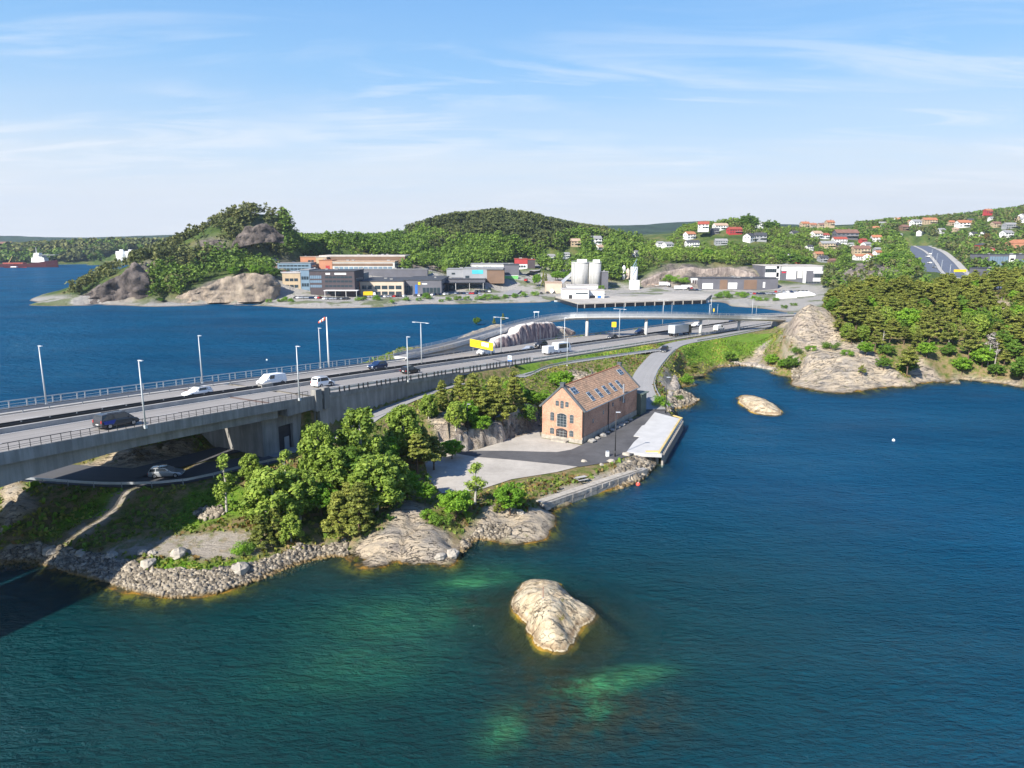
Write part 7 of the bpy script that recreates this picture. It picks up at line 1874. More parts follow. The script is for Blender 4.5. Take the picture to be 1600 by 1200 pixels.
bldg('showroom', 'dark glass showroom near the right edge of the photo', 1543, 1640, 417, 398, 12, 25, 'clad_slate', 'roof_dark', windows=[(.02, .32, .1, .85, 7, 'clad_blue'), (.48, .95, .1, .6, 8, 'clad_blue')], bands=[(.33, .43, .1, 1.0, 'clad_white'), (.35, .41, .55, .7, 'roof_orange')], Y=610)
bldg('warehouse_hall', 'dark roofed hall below the glass showroom', 1542, 1600, 430, 420, 10, 22, 'clad_slate', 'roof_dark', bands=[(.3, .5, .2, .8, 'clad_white')], Y=560)
bldg('block_of_flats', 'orange brick house with balconies near the right edge', 1582, 1612, 391, 380, 24, 12, 'clad_orange', 'roof_orange', rise=3.5, windows=[(.2, .9, .15, .45, 4, 'clad_white')], Y=700)
bldg('house', 'red wooden house right of the motorway', 1530, 1544, 394, 383, 22, 9, 'clad_red', 'roof_dark', cat='house', rise=2, windows=[(.2, .8, .3, .6, 3, 'clad_white')], Y=700)
bldg('house', 'small red annex beside the red wooden house', 1546, 1554, 395, 388, 22, 7, 'clad_red', 'roof_brown', cat='house', rise=1.5, windows=[(.2, .8, .3, .6, 2, 'clad_white')], Y=700)
p = WD(1500, 424, 560); gs = thing('sign_gantry', 'yellow gantry beam across the far motorway', 'gantry', tuple(p), .1)
MB().box((0, 0, .5), (9.5, 1.2, 1.8)).obj('beam', 'yellow_board', gs); [MB().tube((x, 0, -14), (x, 0, 0), .3).obj('leg', 'grey_metal', gs) for x in (-4.5, 4.5)]

# ------------------------------------------------------------------ houses on the hillsides
HP = {}
def house_proto(wall, roof, big=0):
    L, D, Ht, Rs = (11, 8.5, 5.2, 2.6) if not big else (18, 10, 5.6, 2.8)
    t_ = thing('house', 'x', 'house')
    MB().add([(-L / 2, -D / 2, -3), (L / 2, -D / 2, -3), (L / 2, D / 2, -3), (-L / 2, D / 2, -3), (-L / 2, -D / 2, Ht), (L / 2, -D / 2, Ht), (L / 2, D / 2, Ht), (-L / 2, D / 2, Ht), (-L / 2, 0, Ht + Rs - .1), (L / 2, 0, Ht + Rs - .1)],
             [(0, 1, 5, 4), (1, 2, 6, 9, 5), (2, 3, 7, 6), (3, 0, 4, 8, 7)]).obj('wall', wall, t_)
    for s_ in (-1, 1):
        a = [(-L / 2 - .5, s_ * (D / 2 + .6), Ht - .35), (L / 2 + .5, s_ * (D / 2 + .6), Ht - .35), (L / 2 + .5, 0, Ht + Rs), (-L / 2 - .5, 0, Ht + Rs)]; b = [(x, y, z + .22) for x, y, z in a]
        MB().add(a + b, [(3, 2, 1, 0), (4, 5, 6, 7), (0, 1, 5, 4), (1, 2, 6, 5), (2, 3, 7, 6), (3, 0, 4, 7)]).obj('roof', roof, t_)
    MB().box((L * .15, .8, Ht + Rs + .3), (.8, .8, 1.6)).obj('chimney', 'clad_brown', t_)
    for k in range(3 if not big else 5):
        for z in (1.3, 3.9):
            x = -L / 2 + L * (k + .5) / (3 if not big else 5); MB().box((x, -D / 2 - .03, z), (1.7, .1, 1.2)).obj('window', 'window_glass', t_)
    for y in (-1.8, 1.8):
        for s_ in (-1, 1): MB().box((s_ * (L / 2 + .03), y, 3.9), (.1, 1.3, 1.2)).obj('window', 'window_glass', t_)
    MB().box((L * .2, -D / 2 - 1.0, 2.6), (L * .5, 2.0, .18)).obj('balcony', 'clad_pale', t_)
    return Proto(t_)
WN = {'white': 'clad_white', 'red': 'clad_red', 'yellow': 'clad_yellow', 'grey': 'clad_grey', 'brown': 'clad_brown', 'tan': 'clad_tan', 'dark': 'clad_slate'}
RN = {'red': 'roof_red', 'orange': 'roof_orange', 'black': 'roof_dark', 'grey': 'roof_grey', 'brown': 'roof_brown', 'tan': 'roof_tan'}
HOUSES = [ # px, py of the foot, width px, wall, roof, angle, distance, where
 (1099,358,19,'white','red',-.3,735,'topmost left on the village hill'),(1125,359,25,'white','tan',.2,740,'large, next to the topmost red roof'),(1147,365,25,'red','red',.2,720,'high on the village hill'),(1116,365,14,'dark','black',.1,715,'below the large tan roof'),
 (1077,373,18,'white','orange',.4,700,'left edge of the village hill'),(1081,385,24,'white','black',.1,680,'below the orange roof at the left'),(1126,382,22,'grey','grey',0,690,'low in the middle of the village'),(1031,385,13,'white','grey',.3,690,'far left pair, left one'),
 (1043,389,18,'white','grey',.5,680,'far left pair, right one'),(1171,377,20,'white','black',.7,700,'gable facing the inlet'),(1187,376,20,'grey','black',0,705,'long dark roof near the middle'),(1230,408,20,'white','black',1.1,640,'alone below the wood'),
 (1207,362,16,'grey','grey',.1,760,'behind the big dark tree'),(1186,354,12,'white','grey',.2,790,'on the crest left of the dark tree'),(1195,354,10,'tan','orange',.2,795,'on the crest by the dark tree'),(1248,411,12,'red','red',.2,600,'small, right of the lone gable'),
 (1221,363,10,'red','brown',.3,770,'beside the grey roof near the crest'),(1275,372,18,'white','tan',.3,780,'left in the middle village'),(1288,373,14,'white','red',.2,780,'beside the left white one of the middle village'),(1311,380,24,'white','red',0,750,'long, in the middle village'),
 (1292,387,26,'tan','grey',.0,725,'low flat-looking, middle village'),(1348,380,12,'red','red',.3,760,'small bright, right of the middle village'),(1353,388,16,'white','grey',.4,745,'below the small bright red one'),(1344,396,30,'tan','brown',0,720,'long brown roofed'),
 (1278,403,16,'tan','orange',.2,690,'lower left in the middle village'),(1285,409,16,'grey','black',.1,675,'under the lower left orange roof'),(1343,406,22,'white','orange',.1,680,'row above the rocks, left one'),(1357,407,18,'white','orange',.8,680,'row above the rocks, gable one'),
 (1371,400,14,'white','orange',.3,690,'row above the rocks, right one'),(1370,394,12,'grey','grey',.2,720,'small, behind the right orange roof'),(1257,355,14,'tan','orange',.1,900,'back row far left'),(1269,356,16,'tan','orange',.2,900,'back row second'),
 (1284,357,14,'tan','brown',.1,900,'back row third'),(1296,353,14,'tan','orange',.1,905,'back row fourth'),(1306,388,14,'brown','black',.1,740,'dark, in the shade of trees'),(1320,373,40,'dark','brown',0,800,'long dark row house'),
 (1403,349,14,'white','orange',.1,1000,'upper right slope, first'),(1430,353,16,'white','grey',.2,985,'upper right slope, pale'),(1451,350,24,'tan','orange',0,1000,'upper right slope, long orange roof'),(1423,350,10,'tan','orange',.1,1000,'upper right slope, tiny orange'),
 (1378,354,12,'white','grey',.1,960,'upper right slope, far left'),(1412,360,14,'brown','brown',.2,930,'mid slope, dark'),(1485,352,12,'tan','orange',.1,985,'right of the long orange roof'),(1503,355,20,'white','orange',0,960,'right slope, wide orange roof'),
 (1517,351,10,'tan','orange',.1,970,'right of the wide orange roof'),(1543,334,12,'red','orange',.1,1010,'on the skyline near the right'),(1555,355,14,'tan','brown',.1,930,'right slope, brown roof'),(1577,357,22,'grey','grey',.1,900,'stepped grey, near right edge'),
 (1572,371,18,'white','grey',.2,850,'white, lower right'),(1470,364,12,'white','grey',.2,900,'lone white over the motorway'),(1404,371,10,'white','grey',.2,850,'pale, hidden in trees above the motorway'),(1492,362,10,'tan','tan',.2,900,'tan, above the motorway'),(1549,345,10,'white','grey',.1,980,'small white on the slope near the right edge'),
 (898,384,18,'tan','tan',.2,720,'pinkish, at the foot of the second hill'),(930,381,20,'white','grey',.2,730,'white, right of the second hill'),(944,383,10,'white','grey',.4,720,'tiny white, right of the second hill'),(976,384,10,'white','grey',.1,700,'white, left of the valley village'),
 (989,391,12,'tan','brown',.1,690,'brown roofed, valley'),(993,400,14,'white','grey',.8,660,'white gable in the valley trees'),(999,388,9,'white','tan',.1,680,'small white, valley'),(861,405,10,'white','grey',.3,620,'white, on the wooded slope behind the red hall'),(884,402,10,'white','grey',.3,630,'white, in trees left of the silos'),
 (1330,386,10,'white','grey',.1,760,'small white between the village roads'),(1264,390,12,'white','black',.2,740,'white, in the trees left of the middle village'),(1300,412,12,'brown','brown',.2,670,'brown, at the lower edge of the middle village')]
TERR = TZ
for (px, py, wpx, wl, rf, an, dist, where) in HOUSES:
    P_ = hit(px, py, 345)
    if P_[1] > 1500 or P_[1] < dist * .6: P_ = WD(px, py, dist)
    dist = P_[1]; big = wpx >= 22; key = (wl, rf, big)
    if key not in HP: HP[key] = house_proto(WN[wl], RN[rf], big)
    L0 = (18 if big else 11); sc = wpx * dist / F / L0 * .92; sc = min(max(sc * .9, .55), 1.35)
    lab = f'{wl} house with {rf} roof, {where}'
    ln = lab.split()
    HP[key].place(tuple(P_), an, ' '.join(ln[:16]), 'houses on the hillsides', (sc, sc, min(sc, 1.15)))
    CLEAR.append((P_[0], P_[1], 7 * sc + 3)); [CLEAR.append((P_[0] * q_, P_[1] * q_, 8 * sc * L0 / 11 + 1)) for q_ in (.985, .972, .96, .948)]
rr = random.Random(77); nh = 0
for poly, cnt, where in (([(1385, 345), (1600, 340), (1600, 372), (1520, 372), (1385, 368)], 30, 'in the scattered rows of the upper right slope'), ([(1255, 352), (1400, 355), (1395, 400), (1265, 398)], 22, 'in the dense rows of the middle village'), ([(1095, 362), (1260, 362), (1250, 385), (1100, 385)], 8, 'between the gardens of the village hill'), ([(900, 380), (1040, 385), (1030, 402), (910, 398)], 6, 'in the wooded valley behind the silos')):
    k = 0
    while k < cnt:
        px, py = rr.uniform(min(p[0] for p in poly), max(p[0] for p in poly)), rr.uniform(min(p[1] for p in poly), max(p[1] for p in poly))
        if not inpoly((px, py), poly): continue
        P_ = hit(px, py, 345); k += 1
        if P_[1] > 1300 or any((P_[0] - c_[0]) ** 2 + (P_[1] - c_[1]) ** 2 < 15 ** 2 for c_ in CLEAR): continue
        wl, rf = rr.choice([('white', 'grey'), ('white', 'black'), ('white', 'brown'), ('tan', 'brown'), ('white', 'tan'), ('grey', 'black'), ('white', 'orange'), ('brown', 'black')]); key = (wl, rf, False)
        if key not in HP: HP[key] = house_proto(WN[wl], RN[rf], False)
        sc = rr.uniform(.6, .85); HP[key].place(tuple(P_), rr.uniform(-.5, .9), f'small {wl} house with {rf} roof {where}', 'houses on the hillsides', sc)
        CLEAR.append((P_[0], P_[1], 8)); [CLEAR.append((P_[0] * q_, P_[1] * q_, 6.5)) for q_ in (.988, .975, .963)]
for k, (px, py, dist, rf) in enumerate(((18, 389, 1400, 'grey'), (10, 386, 1420, 'brown'), (34, 388, 1400, 'tan'), (205, 380, 1500, 'orange'), (222, 381, 1500, 'grey'), (236, 383, 1480, 'grey'), (215, 384, 1450, 'tan'), (228, 386, 1430, 'orange'))):
    P_ = WD(px, py, dist); key = ('white', rf, True)
    if key not in HP: HP[key] = house_proto(WN['white'], RN[rf], True)
    lab = ['pale building with grey roof, left edge of the island', 'pale building with brown roof, extreme left of the island', 'pale building with tan roof on the left island wood', 'long white building with orange roof beside the storage ship', 'white building with grey roof in the harbour town', 'white building, right one of the harbour town', 'low tan roofed building above the white storage ship', 'orange roofed building right above the storage ship'][k]
    HP[key].place(tuple(P_), .1, lab, 'buildings on the left island', 1.2); CLEAR.append((P_[0], P_[1], 16)); CLEAR.append((P_[0] * .98, P_[1] * .98, 18))
# broad dark tree groups standing clear on the village hill and shrubs along the far shore
def FT(key, px, py, Y, h, lab, grp, wide=1.2, zc=None):
    P_ = hit(px, py, 340) if Y is None else WD(px, py, Y)
    return put_tree(key, (P_[0], P_[1]), h, lab, grp, wide)
for k, (px, py, h, key) in enumerate([(1168, 352, 16, 'oak'), (1160, 357, 13, 'oak'), (1177, 357, 14, 'oak'), (1200, 352, 13, 'oak'), (1210, 353, 13, 'oak'), (1395, 425, 15, 'oak'), (1410, 418, 15, 'oak'), (1380, 422, 13, 'maple'), (1420, 428, 13, 'oak'), (1400, 408, 14, 'oak'), (1226, 396, 13, 'oak'), (1240, 392, 13, 'oak'), (1255, 400, 12, 'oak'), (1105, 430, 12, 'maple')]):
    FT(key, px, py, 760 if py < 370 else 600, h, ['largest dark tree on the village crest', 'left foot tree of the village crest group', 'right foot tree of the village crest group', 'left one of two dark trees right of the crest', 'right one of two dark trees right of the crest', 'left tree of the dense clump above the rocks', 'top middle tree of the dense clump above the rocks', 'bright tree of the dense clump above the rocks', 'right tree of the dense clump by the motorway', 'topmost tree of the dense clump by the motorway', 'tree above the lone white gable house', 'tree right above the lone white gable house', 'tree right of the lone white gable house', 'bright round tree on top of the grey quarry face'][k], 'big trees in the village')
FT('copper', 1540, 384, 800, 12, 'dark copper-leaved tree on the right slope', 'big trees in the village')
BC = {}
for k, (px, py, h, key) in enumerate([(250, 471, 3, 'bush'), (330, 470, 3, 'bush'), (421, 473, 3.2, 'bush'), (438, 472, 3, 'darkbush'), (446, 471, 4, 'bush'), (456, 472, 3.4, 'bush'), (405, 473, 2.5, 'bush'), (560, 470, 3.5, 'bush'), (568, 469, 3.2, 'darkbush'), (590, 469, 4.5, 'bush'), (612, 474, 3, 'bush'), (634, 470, 3.6, 'bush'), (655, 470, 3, 'bush'),
     (668, 467, 5.5, 'bush'), (700, 470, 3.4, 'bush'), (715, 469, 4, 'darkbush'), (730, 469, 3.6, 'bush'), (748, 469, 4.2, 'bush'), (762, 468, 5, 'bush'), (775, 467, 3.5, 'bush'), (790, 466, 3.5, 'bush'), (805, 465, 4, 'bush'), (818, 464, 4.2, 'bush'), (836, 462, 4.4, 'bush'), (690, 472, 2.6, 'bush'),
     (1122, 465, 5, 'bush'), (1133, 464, 5.5, 'bush'), (1140, 466, 4, 'darkbush'), (1153, 463, 4, 'bush'), (1163, 465, 5.5, 'bush'), (1178, 468, 3.4, 'bush'), (1187, 470, 3.6, 'bush'), (1198, 470, 2.6, 'bush'), (1212, 470, 3, 'bush'), (1045, 440, 7, 'bush'), (1057, 441, 7, 'bush'), (1070, 443, 6, 'bush'), (1035, 440, 5, 'darkbush'), (940, 452, 4, 'bush')]):
    ar_ = ('under the pale cliff' if px < 420 else 'in front of the tan office' if px < 475 else 'in front of the beige showroom' if px < 660 else 'in front of the dark showrooms' if px < 770 else 'near the cement works road' if px < 1000 else 'below the small silos' if px < 1100 else 'in front of the long dark hall' if px < 1183 else 'near the storage tents')
    BC[ar_] = BC.get(ar_, 0) + 1; od_ = ['first', 'second', 'third', 'fourth', 'fifth', 'sixth', 'seventh'][min(6, BC[ar_] - 1)]
    FT(key, px, py, None, h, ['bright green', 'dark green'][key == 'darkbush'] + f' shore bush {ar_}, {od_} along the row', 'bushes along the far shore', 1.1)
for k, (px, py, h, wd) in enumerate([(836, 457, 13, .45), (841, 458, 14, .4), (849, 458, 15, .42), (853, 458, 13, .42)]):
    FT('young' if k > 1 else 'maple', px, py, 530, h * .8, ['yellow-green narrow tree, leftmost by the cement works road', 'yellow-green narrow tree, second from left by the cement works road', 'dark green narrow tree, third by the cement works road', 'dark green narrow tree, rightmost by the cement works road'][k], 'narrow trees by the cement works', wd * 1.3)
for k, (px, py) in enumerate([(868, 440), (880, 436), (872, 430), (884, 444)]): FT('maple', px, py, 560, 9, ['topmost', 'left', 'highest', 'lowest'][k] + ' bushy tree on the slope left of the silos, ' + ['middle', 'upper', 'back', 'front'][k], 'trees by the cement works')
for k, (px, py) in enumerate([(405, 440), (412, 444), (422, 446), (430, 448), (398, 430), (416, 432), (365, 425)]): FT('oak' if k % 2 else 'maple', px, py, 470, 8, ['broad tree on the pale cliff beside the pavilion', 'tree on the pale cliff behind the front edge', 'tree on the right shoulder of the pale cliff', 'lowest tree between the pale cliff and tan office', 'highest tree at the left of the red shed', 'tree right below the pyramid roofed pavilion', 'tree at the left foot of the pale cliff'][k], 'trees on the pale cliff')

# far access road, quay, car parks
road_sheet('access_road', dens([W(795, 462, 3.1), W(808, 452, 3.6), W(822, 438, 6), WD(833, 425, 590), WD(842, 414, 640)], 6), 4.5, .35, 'asphalt')
qy = thing('far_quay', 'long quay with dark timber front in front of the cement works', 'quay')
qp = [W(x, y, 2.7) for x, y in ((868, 464), (905, 474.5), (1000, 471), (1103, 467.5), (1112, 460), (1000, 458), (930, 462), (880, 460))]
MB().prism([(p_[0], p_[1]) for p_ in qp], .6, 2.75).obj('deck', 'pale_yard', qy)
for a, b in ((qp[0], qp[1]), (qp[1], qp[2]), (qp[2], qp[3])):
    d_ = b - a; L = float(np.linalg.norm(d_[:2])); MB().box(((a + b) / 2)[:2].tolist() + [.9], (L, 1.0, 2.6), math.atan2(d_[1], d_[0])).obj('front', 'black_paint', qy)
    for k in range(int(L / 6)):
        p_ = a + d_ * (k + .5) / int(L / 6); MB().box((p_[0], p_[1] - .6, 1.2), (.6, .5, 2.6)).obj('fender', 'timber_pile', qy)
def boat(px, py, z, L, rot, hullmat, label, cabin='clad_white', name='boat'):
    t_ = thing(name, label, 'boat', tuple(W(px, py, 0)), rot); w_ = L * .28
    MB().loft([[(x, -w_ / 2 * k * .6, -.3), (x, w_ / 2 * k * .6, -.3), (x, w_ / 2 * k, h_), (x, -w_ / 2 * k, h_)] for x, k, h_ in ((-L / 2, .85, .9), (-L * .1, 1, .9), (L * .3, .75, 1.1), (L / 2, .05, 1.4))]).obj('hull', hullmat, t_)
    MB().box((-L * .08, 0, 1.5), (L * .3, w_ * .6, 1.3), taper=.8).obj('cabin', cabin, t_); return t_
boat(877, 471.5, 0, 9, .1, 'clad_white', 'small white motorboat moored at the left end of the far quay'); boat(1100, 473, 0, 6, 0, 'clad_white', 'small white boat at the right end of the far quay')
# ships by the left island
sp = thing('supply_ship', 'dark red supply ship with white superstructure by the left island', 'ship', tuple(W(45, 417.5, 0)), .05)
MB().loft([[(x, -7 * k, -1), (x, 7 * k, -1), (x, 8 * k, h_), (x, -8 * k, h_)] for x, k, h_ in ((-44, .9, 5), (-10, 1, 5), (12, 1, 6.5), (30, .8, 9), (44, .1, 11))]).obj('hull', 'ship_red', sp)
for b in (((18, 0, 11), (20, 12, 7)), ((18, 0, 16), (14, 11, 5)), ((16, 0, 20), (8, 9, 3))): MB().box(*b, taper=.92).obj('superstructure', 'clad_white', sp)
MB().box((32, 0, 18.5), (26, 15, .8)).obj('helideck', 'roof_grey', sp); MB().tube((14, 0, 21), (14, 0, 30), .5, .2).obj('mast', 'clad_white', sp); MB().box((-20, 0, 6), (30, 10, 2)).obj('deck_cargo', 'roof_red', sp); MB().tube((-30, 0, 5), (-22, 0, 17), .6, .3).obj('crane', 'clad_yellow', sp)
for k, (px, py, L, mt, lab) in enumerate(((14, 416.5, 26, 'clad_blue', 'small blue and white workboat left of the red supply ship'), (25, 418.5, 30, 'clad_red', 'small red tug in front of the supply ship'))):
    boat(px, py, 0, L, .1, mt, lab, name='workboat')
for px, lab in ((192, 'left one of two large white hulls with blue waterline at the quarry'), (206, 'right one of two large white hulls with blue waterline at the quarry')):
    t_ = thing('moored_ship', lab, 'ship', tuple(W(px, 411.5, 1)), .2); CLEAR.append((W(px, 411.5, 1)[0], W(px, 411.5, 1)[1], 45)); Lr = 9.5 if px == 192 else 7.5
    MB().loft([[(Lr * k * math.cos(a), Lr * k * math.sin(a) * .8, z) for a in [j * PI / 8 for j in range(16)]] for z, k in ((4.5, .9), (7, .95), (16, 1.05), (21, .98))]).obj('hull', 'white_paint', t_)
    MB().loft([[(Lr * k * math.cos(a), Lr * k * math.sin(a) * .8, z) for a in [j * PI / 8 for j in range(16)]] for z, k in ((-1, .7), (4.45, .9))]).obj('keel', 'blue_sign', t_); MB().box((0, 0, 22.5), (6, 5, 3)).obj('deck_house', 'clad_white', t_)
# the wooded slope of the hills
RH1 = [(100,470),(200,420),(280,360),(400,310),(500,340),(640,366),(640,402),(560,400),(470,402),(410,425),(330,440),(300,465),(215,475),(110,475)]
forest('leafy_wood', [(240,475),(236,440),(262,420),(330,400),(400,408),(440,400),(440,338),(520,350),(640,360),(650,402),(560,404),(470,406),(410,430),(330,445),(280,468)], 15000, 'leaf', (7, 12), .95, 31, 'bright green leafy wood on the left hill', 'far_leaf', xr=(-340, 40), yr=(430, 760))
forest('pine_wood', [(100,470),(240,380),(400,305),(455,330),(470,370),(440,405),(400,412),(330,410),(300,440),(262,470),(240,470),(225,440),(210,440)], 22000, 'pine', (6, 11), 1.0, 32, 'dark pine wood on the left hill', 'far_needle', xr=(-340, 40), yr=(430, 760), cone=True)
RH2 = [(632,440),(632,366),(700,335),(800,325),(910,350),(1000,378),(1010,450),(950,440),(860,430),(820,404),(740,428)]
forest('leafy_wood', [(632,445),(632,378),(660,366),(700,380),(780,382),(840,392),(905,372),(1000,378),(1010,450),(950,440),(860,430),(820,404),(740,430)], 14000, 'leaf', (8, 13), .95, 33, 'bright green leafy wood on the second hill', 'far_leaf', xr=(-110, 160), yr=(530, 800))
forest('pine_wood', [(632,400),(632,366),(700,325),(800,318),(910,345),(960,378),(900,395),(840,400),(780,392),(700,392)], 16000, 'pine', (8, 12), 1.05, 34, 'brownish green pine wood on the second hill', 'far_needle', xr=(-110, 160), yr=(560, 800), cone=True)
RH3 = [(940,450),(940,370),(1040,385),(1090,345),(1170,330),(1250,350),(1440,350),(1430,440),(1290,452),(1290,415),(1190,425),(1040,415),(1000,440)]
forest('leafy_wood', RH3, 12000, 'leaf', (5, 9.5), .95, 35, 'mixed leafy wood around the village houses', 'far_leaf', xr=(90, 480), yr=(430, 860))
forest('pine_wood', RH3, 6000, 'pine', (5.5, 9), 1.1, 36, 'scattered pines around the village houses', 'far_needle', xr=(90, 480), yr=(480, 900), cone=True)
RH4 = [(1280,470),(1290,440),(1340,350),(1440,325),(1700,290),(1700,470)]
forest('leafy_wood', RH4, 16000, 'leaf', (6, 10), 1.5, 37, 'leafy wood on the right hills along the motorway', 'far_leaf', xr=(190, 900), yr=(345, 1250), cards=50)
forest('pine_wood', RH4, 12000, 'pine', (6, 10), 1.5, 38, 'pine wood on the right hills along the motorway', 'far_needle', xr=(190, 900), yr=(345, 1250), cards=50, cone=True)
forest('pine_wood', [(-60,413),(-60,370),(300,370),(330,396),(240,408),(190,404),(150,410)], 7500, 'pine', (11, 17), 2.4, 39, 'dark wood on the low island at the left edge', 'far_needle', xr=(-1150, -480), yr=(1190, 1600), cards=20, cone=True)
forest('leafy_wood', [(-60,413),(-60,370),(300,370),(330,396),(240,408),(190,404),(150,410)], 5000, 'leaf', (10, 15), 2.4, 40, 'leafy patches of wood on the low left island', 'far_leaf', xr=(-1150, -480), yr=(1190, 1600), cards=20)
# parked cars: small in the photo, one low mesh each with glass, wheels and paint
FC = {}
for nm in ('white_paint', 'silver_paint', 'black_paint', 'dark_grey_paint', 'navy_paint', 'red_paint'):
    mb = MB(); mb.loft([[(x, -.88, .3), (x, .88, .3), (x, .88, z), (x, -.88, z)] for x, z in ((-2.15, .8), (-2.0, .95), (1.0, .92), (2.0, .7), (2.15, .5))], 0)
    mb.loft([[(x, -w_, .9), (x, w_, .9), (x, w_ * .85, z), (x, -w_ * .85, z)] for x, w_, z in ((-1.9, .8, .92), (-1.5, .8, 1.36), (.1, .8, 1.38), (.9, .8, .93))], 1)
    mb.box((-.7, 0, 1.41), (1.6, 1.3, .06), mi=0)
    for x in (-1.3, 1.35):
        for y in (-.8, .8): mb.tube((x, y - .12, .32), (x, y + .12, .32), .32, .32, 10, 2)
    o = mb.obj('parked_car', [nm, 'car_glass', 'rubber']); tag(o, 'x', 'car'); FC[nm] = Proto(o)
cn = list(FC); rr = random.Random(5)
PARK = [(462 + 4.2 * k, 466.5) for k in range(10)] + [(508 + 4.4 * k, 468) for k in range(9)] + [(572 + 5 * k, 465 - .1 * k) for k in range(13)] + [(650 + 5 * k, 463 - .25 * k) for k in range(11)] + [(712 + 4.6 * k, 459.5) for k in range(9)] + [(745 + 5 * k, 456.5) for k in range(5)] + [(1062 + 4.5 * k, 451.5) for k in range(5)] + [(1078 + 5 * k, 454) for k in range(4)] + [(1168 + 5 * k, 460) for k in range(9)] + [(1212 + 6 * k, 457) for k in range(9)] + [(1290, 462), (1300, 459)] + [(856, 458.5), (846, 459.5)]
ORD = 'first second third fourth fifth sixth seventh eighth ninth tenth eleventh twelfth thirteenth fourteenth fifteenth sixteenth seventeenth eighteenth nineteenth twentieth last-but-two last-but-one last rightmost'.split(); CO = {}
PN = {'white_paint': 'white', 'silver_paint': 'silver', 'black_paint': 'black', 'dark_grey_paint': 'dark grey', 'navy_paint': 'dark blue', 'red_paint': 'red'}
for k, (px, py) in enumerate(PARK):
    nm = cn[rr.choice([0, 0, 1, 1, 2, 3, 4, 5])]; P_ = hit(px, py, 340); zz = float(TZ(P_[0], P_[1]))
    area = 'outside the dark office block' if px < 560 else 'outside the beige showroom' if px < 650 else 'outside the dark showrooms' if px < 800 else 'by the cement works' if px < 1000 else 'in front of the long dark hall' if px < 1165 else 'in front of the white office'
    CO[area] = CO.get(area, -1) + 1
    FC[nm].place((P_[0], P_[1], zz + .02), rr.choice([1.3, 1.45, -1.6]) + rr.uniform(-.08, .08), f'{PN[nm]} car parked {area}, number {CO[area]} from the left there'.replace('number ' + str(CO[area]), ORD[min(CO[area], 23)]), 'cars parked on the far side')
# cars on the terrace above the dark block and moving far cars
for k in range(20):
    P_ = WD(446 + 5.2 * k, 425, 500); nm = cn[rr.choice([0, 1, 2, 4, 5])]
    if k == 0: 
        tr = thing('roof_car_park', 'raised parking deck full of cars behind the dark office block', 'car park', (float(WD(440, 425, 500)[0]), 500, 15), 0)
        MB().box((28, 4, -.3), (60, 18, 4.6)).obj('deck', 'concrete', tr); MB().box((28, -5.1, 2.5), (60, .1, .9)).obj('railing', 'galvanised', tr)
    FC[nm].place((P_[0], P_[1], 17.02), 1.5 + rr.uniform(-.08, .08), f'{PN[nm]} car parked on the raised parking deck, {ORD[k]} from the left', 'cars parked on the far side')
for k, (px, py, nm, lab) in enumerate(((1452, 399, 'white_paint', 'white car on the far motorway near the crest'), (1449, 403, 'white_paint', 'white car on the far motorway behind the first'), (1452, 413, 'white_paint', 'larger white car on the far motorway'), (1460, 420, 'silver_paint', 'silver car lowest on the far motorway'), (822, 441, 'red_paint', 'red car on the access road'), (838, 432, 'dark_grey_paint', 'dark car on the access road'), (1474, 440, 'red_paint', 'red car on the far motorway below the gantry'))):
    P_ = hit(px, py, 340); FC[nm].place((P_[0], P_[1], float(TZ(P_[0], P_[1])) + .85), 1.4, lab, None, 1.3)
for k, (px, py, h) in enumerate(((1457, 418, 8), (1470, 428, 8), (1483, 436, 8), (1455, 405, 8), (1463, 412, 8))):
    P_ = hit(px, py, 340); LP['single'].place((P_[0], P_[1], P_[2]), .2, ['lamp post', 'lamp post', 'lowest lamp post', 'topmost lamp post', 'lamp post'][k] + ' on the median of the far motorway at right', 'lamps along the far motorway', 1.1)
ct = thing('container', 'bright green container truck body beside the access road', 'container', tuple(WD(788, 437, 545)), .1); MB().box((5, 0, 1.5), (11, 2.6, 3)).obj('body', 'container_green', ct); MB().box((5, 0, 3.1), (11.2, 2.7, .2)).obj('lid', 'clad_white', ct)
for k, (px, py, lab) in enumerate(((1036, 447, 'white lorry parked left of the green bushes'), (1071, 452, 'white lorry parked in front of the portal hall'), (1060, 453, 'white lorry nearest the inlet by the portal hall'), (575, 463, 'yellow lorry in front of the beige showroom'))):
    P_ = hit(px, py, 340); t_ = thing('lorry', lab, 'truck', (P_[0], P_[1], float(TZ(P_[0], P_[1]))), .1 * k)
    MB().box((0, 0, 1.9), (6, 2.4, 2.4)).obj('cargo_box', 'yellow_board' if k == 3 else 'clad_white', t_); MB().box((4, 0, 1.4), (1.8, 2.3, 2.2), taper=.85).obj('cab', 'white_paint', t_)
    for x in (-2, 4): wheel(t_, x, -1.1, .5); wheel(t_, x, 1.1, .5)

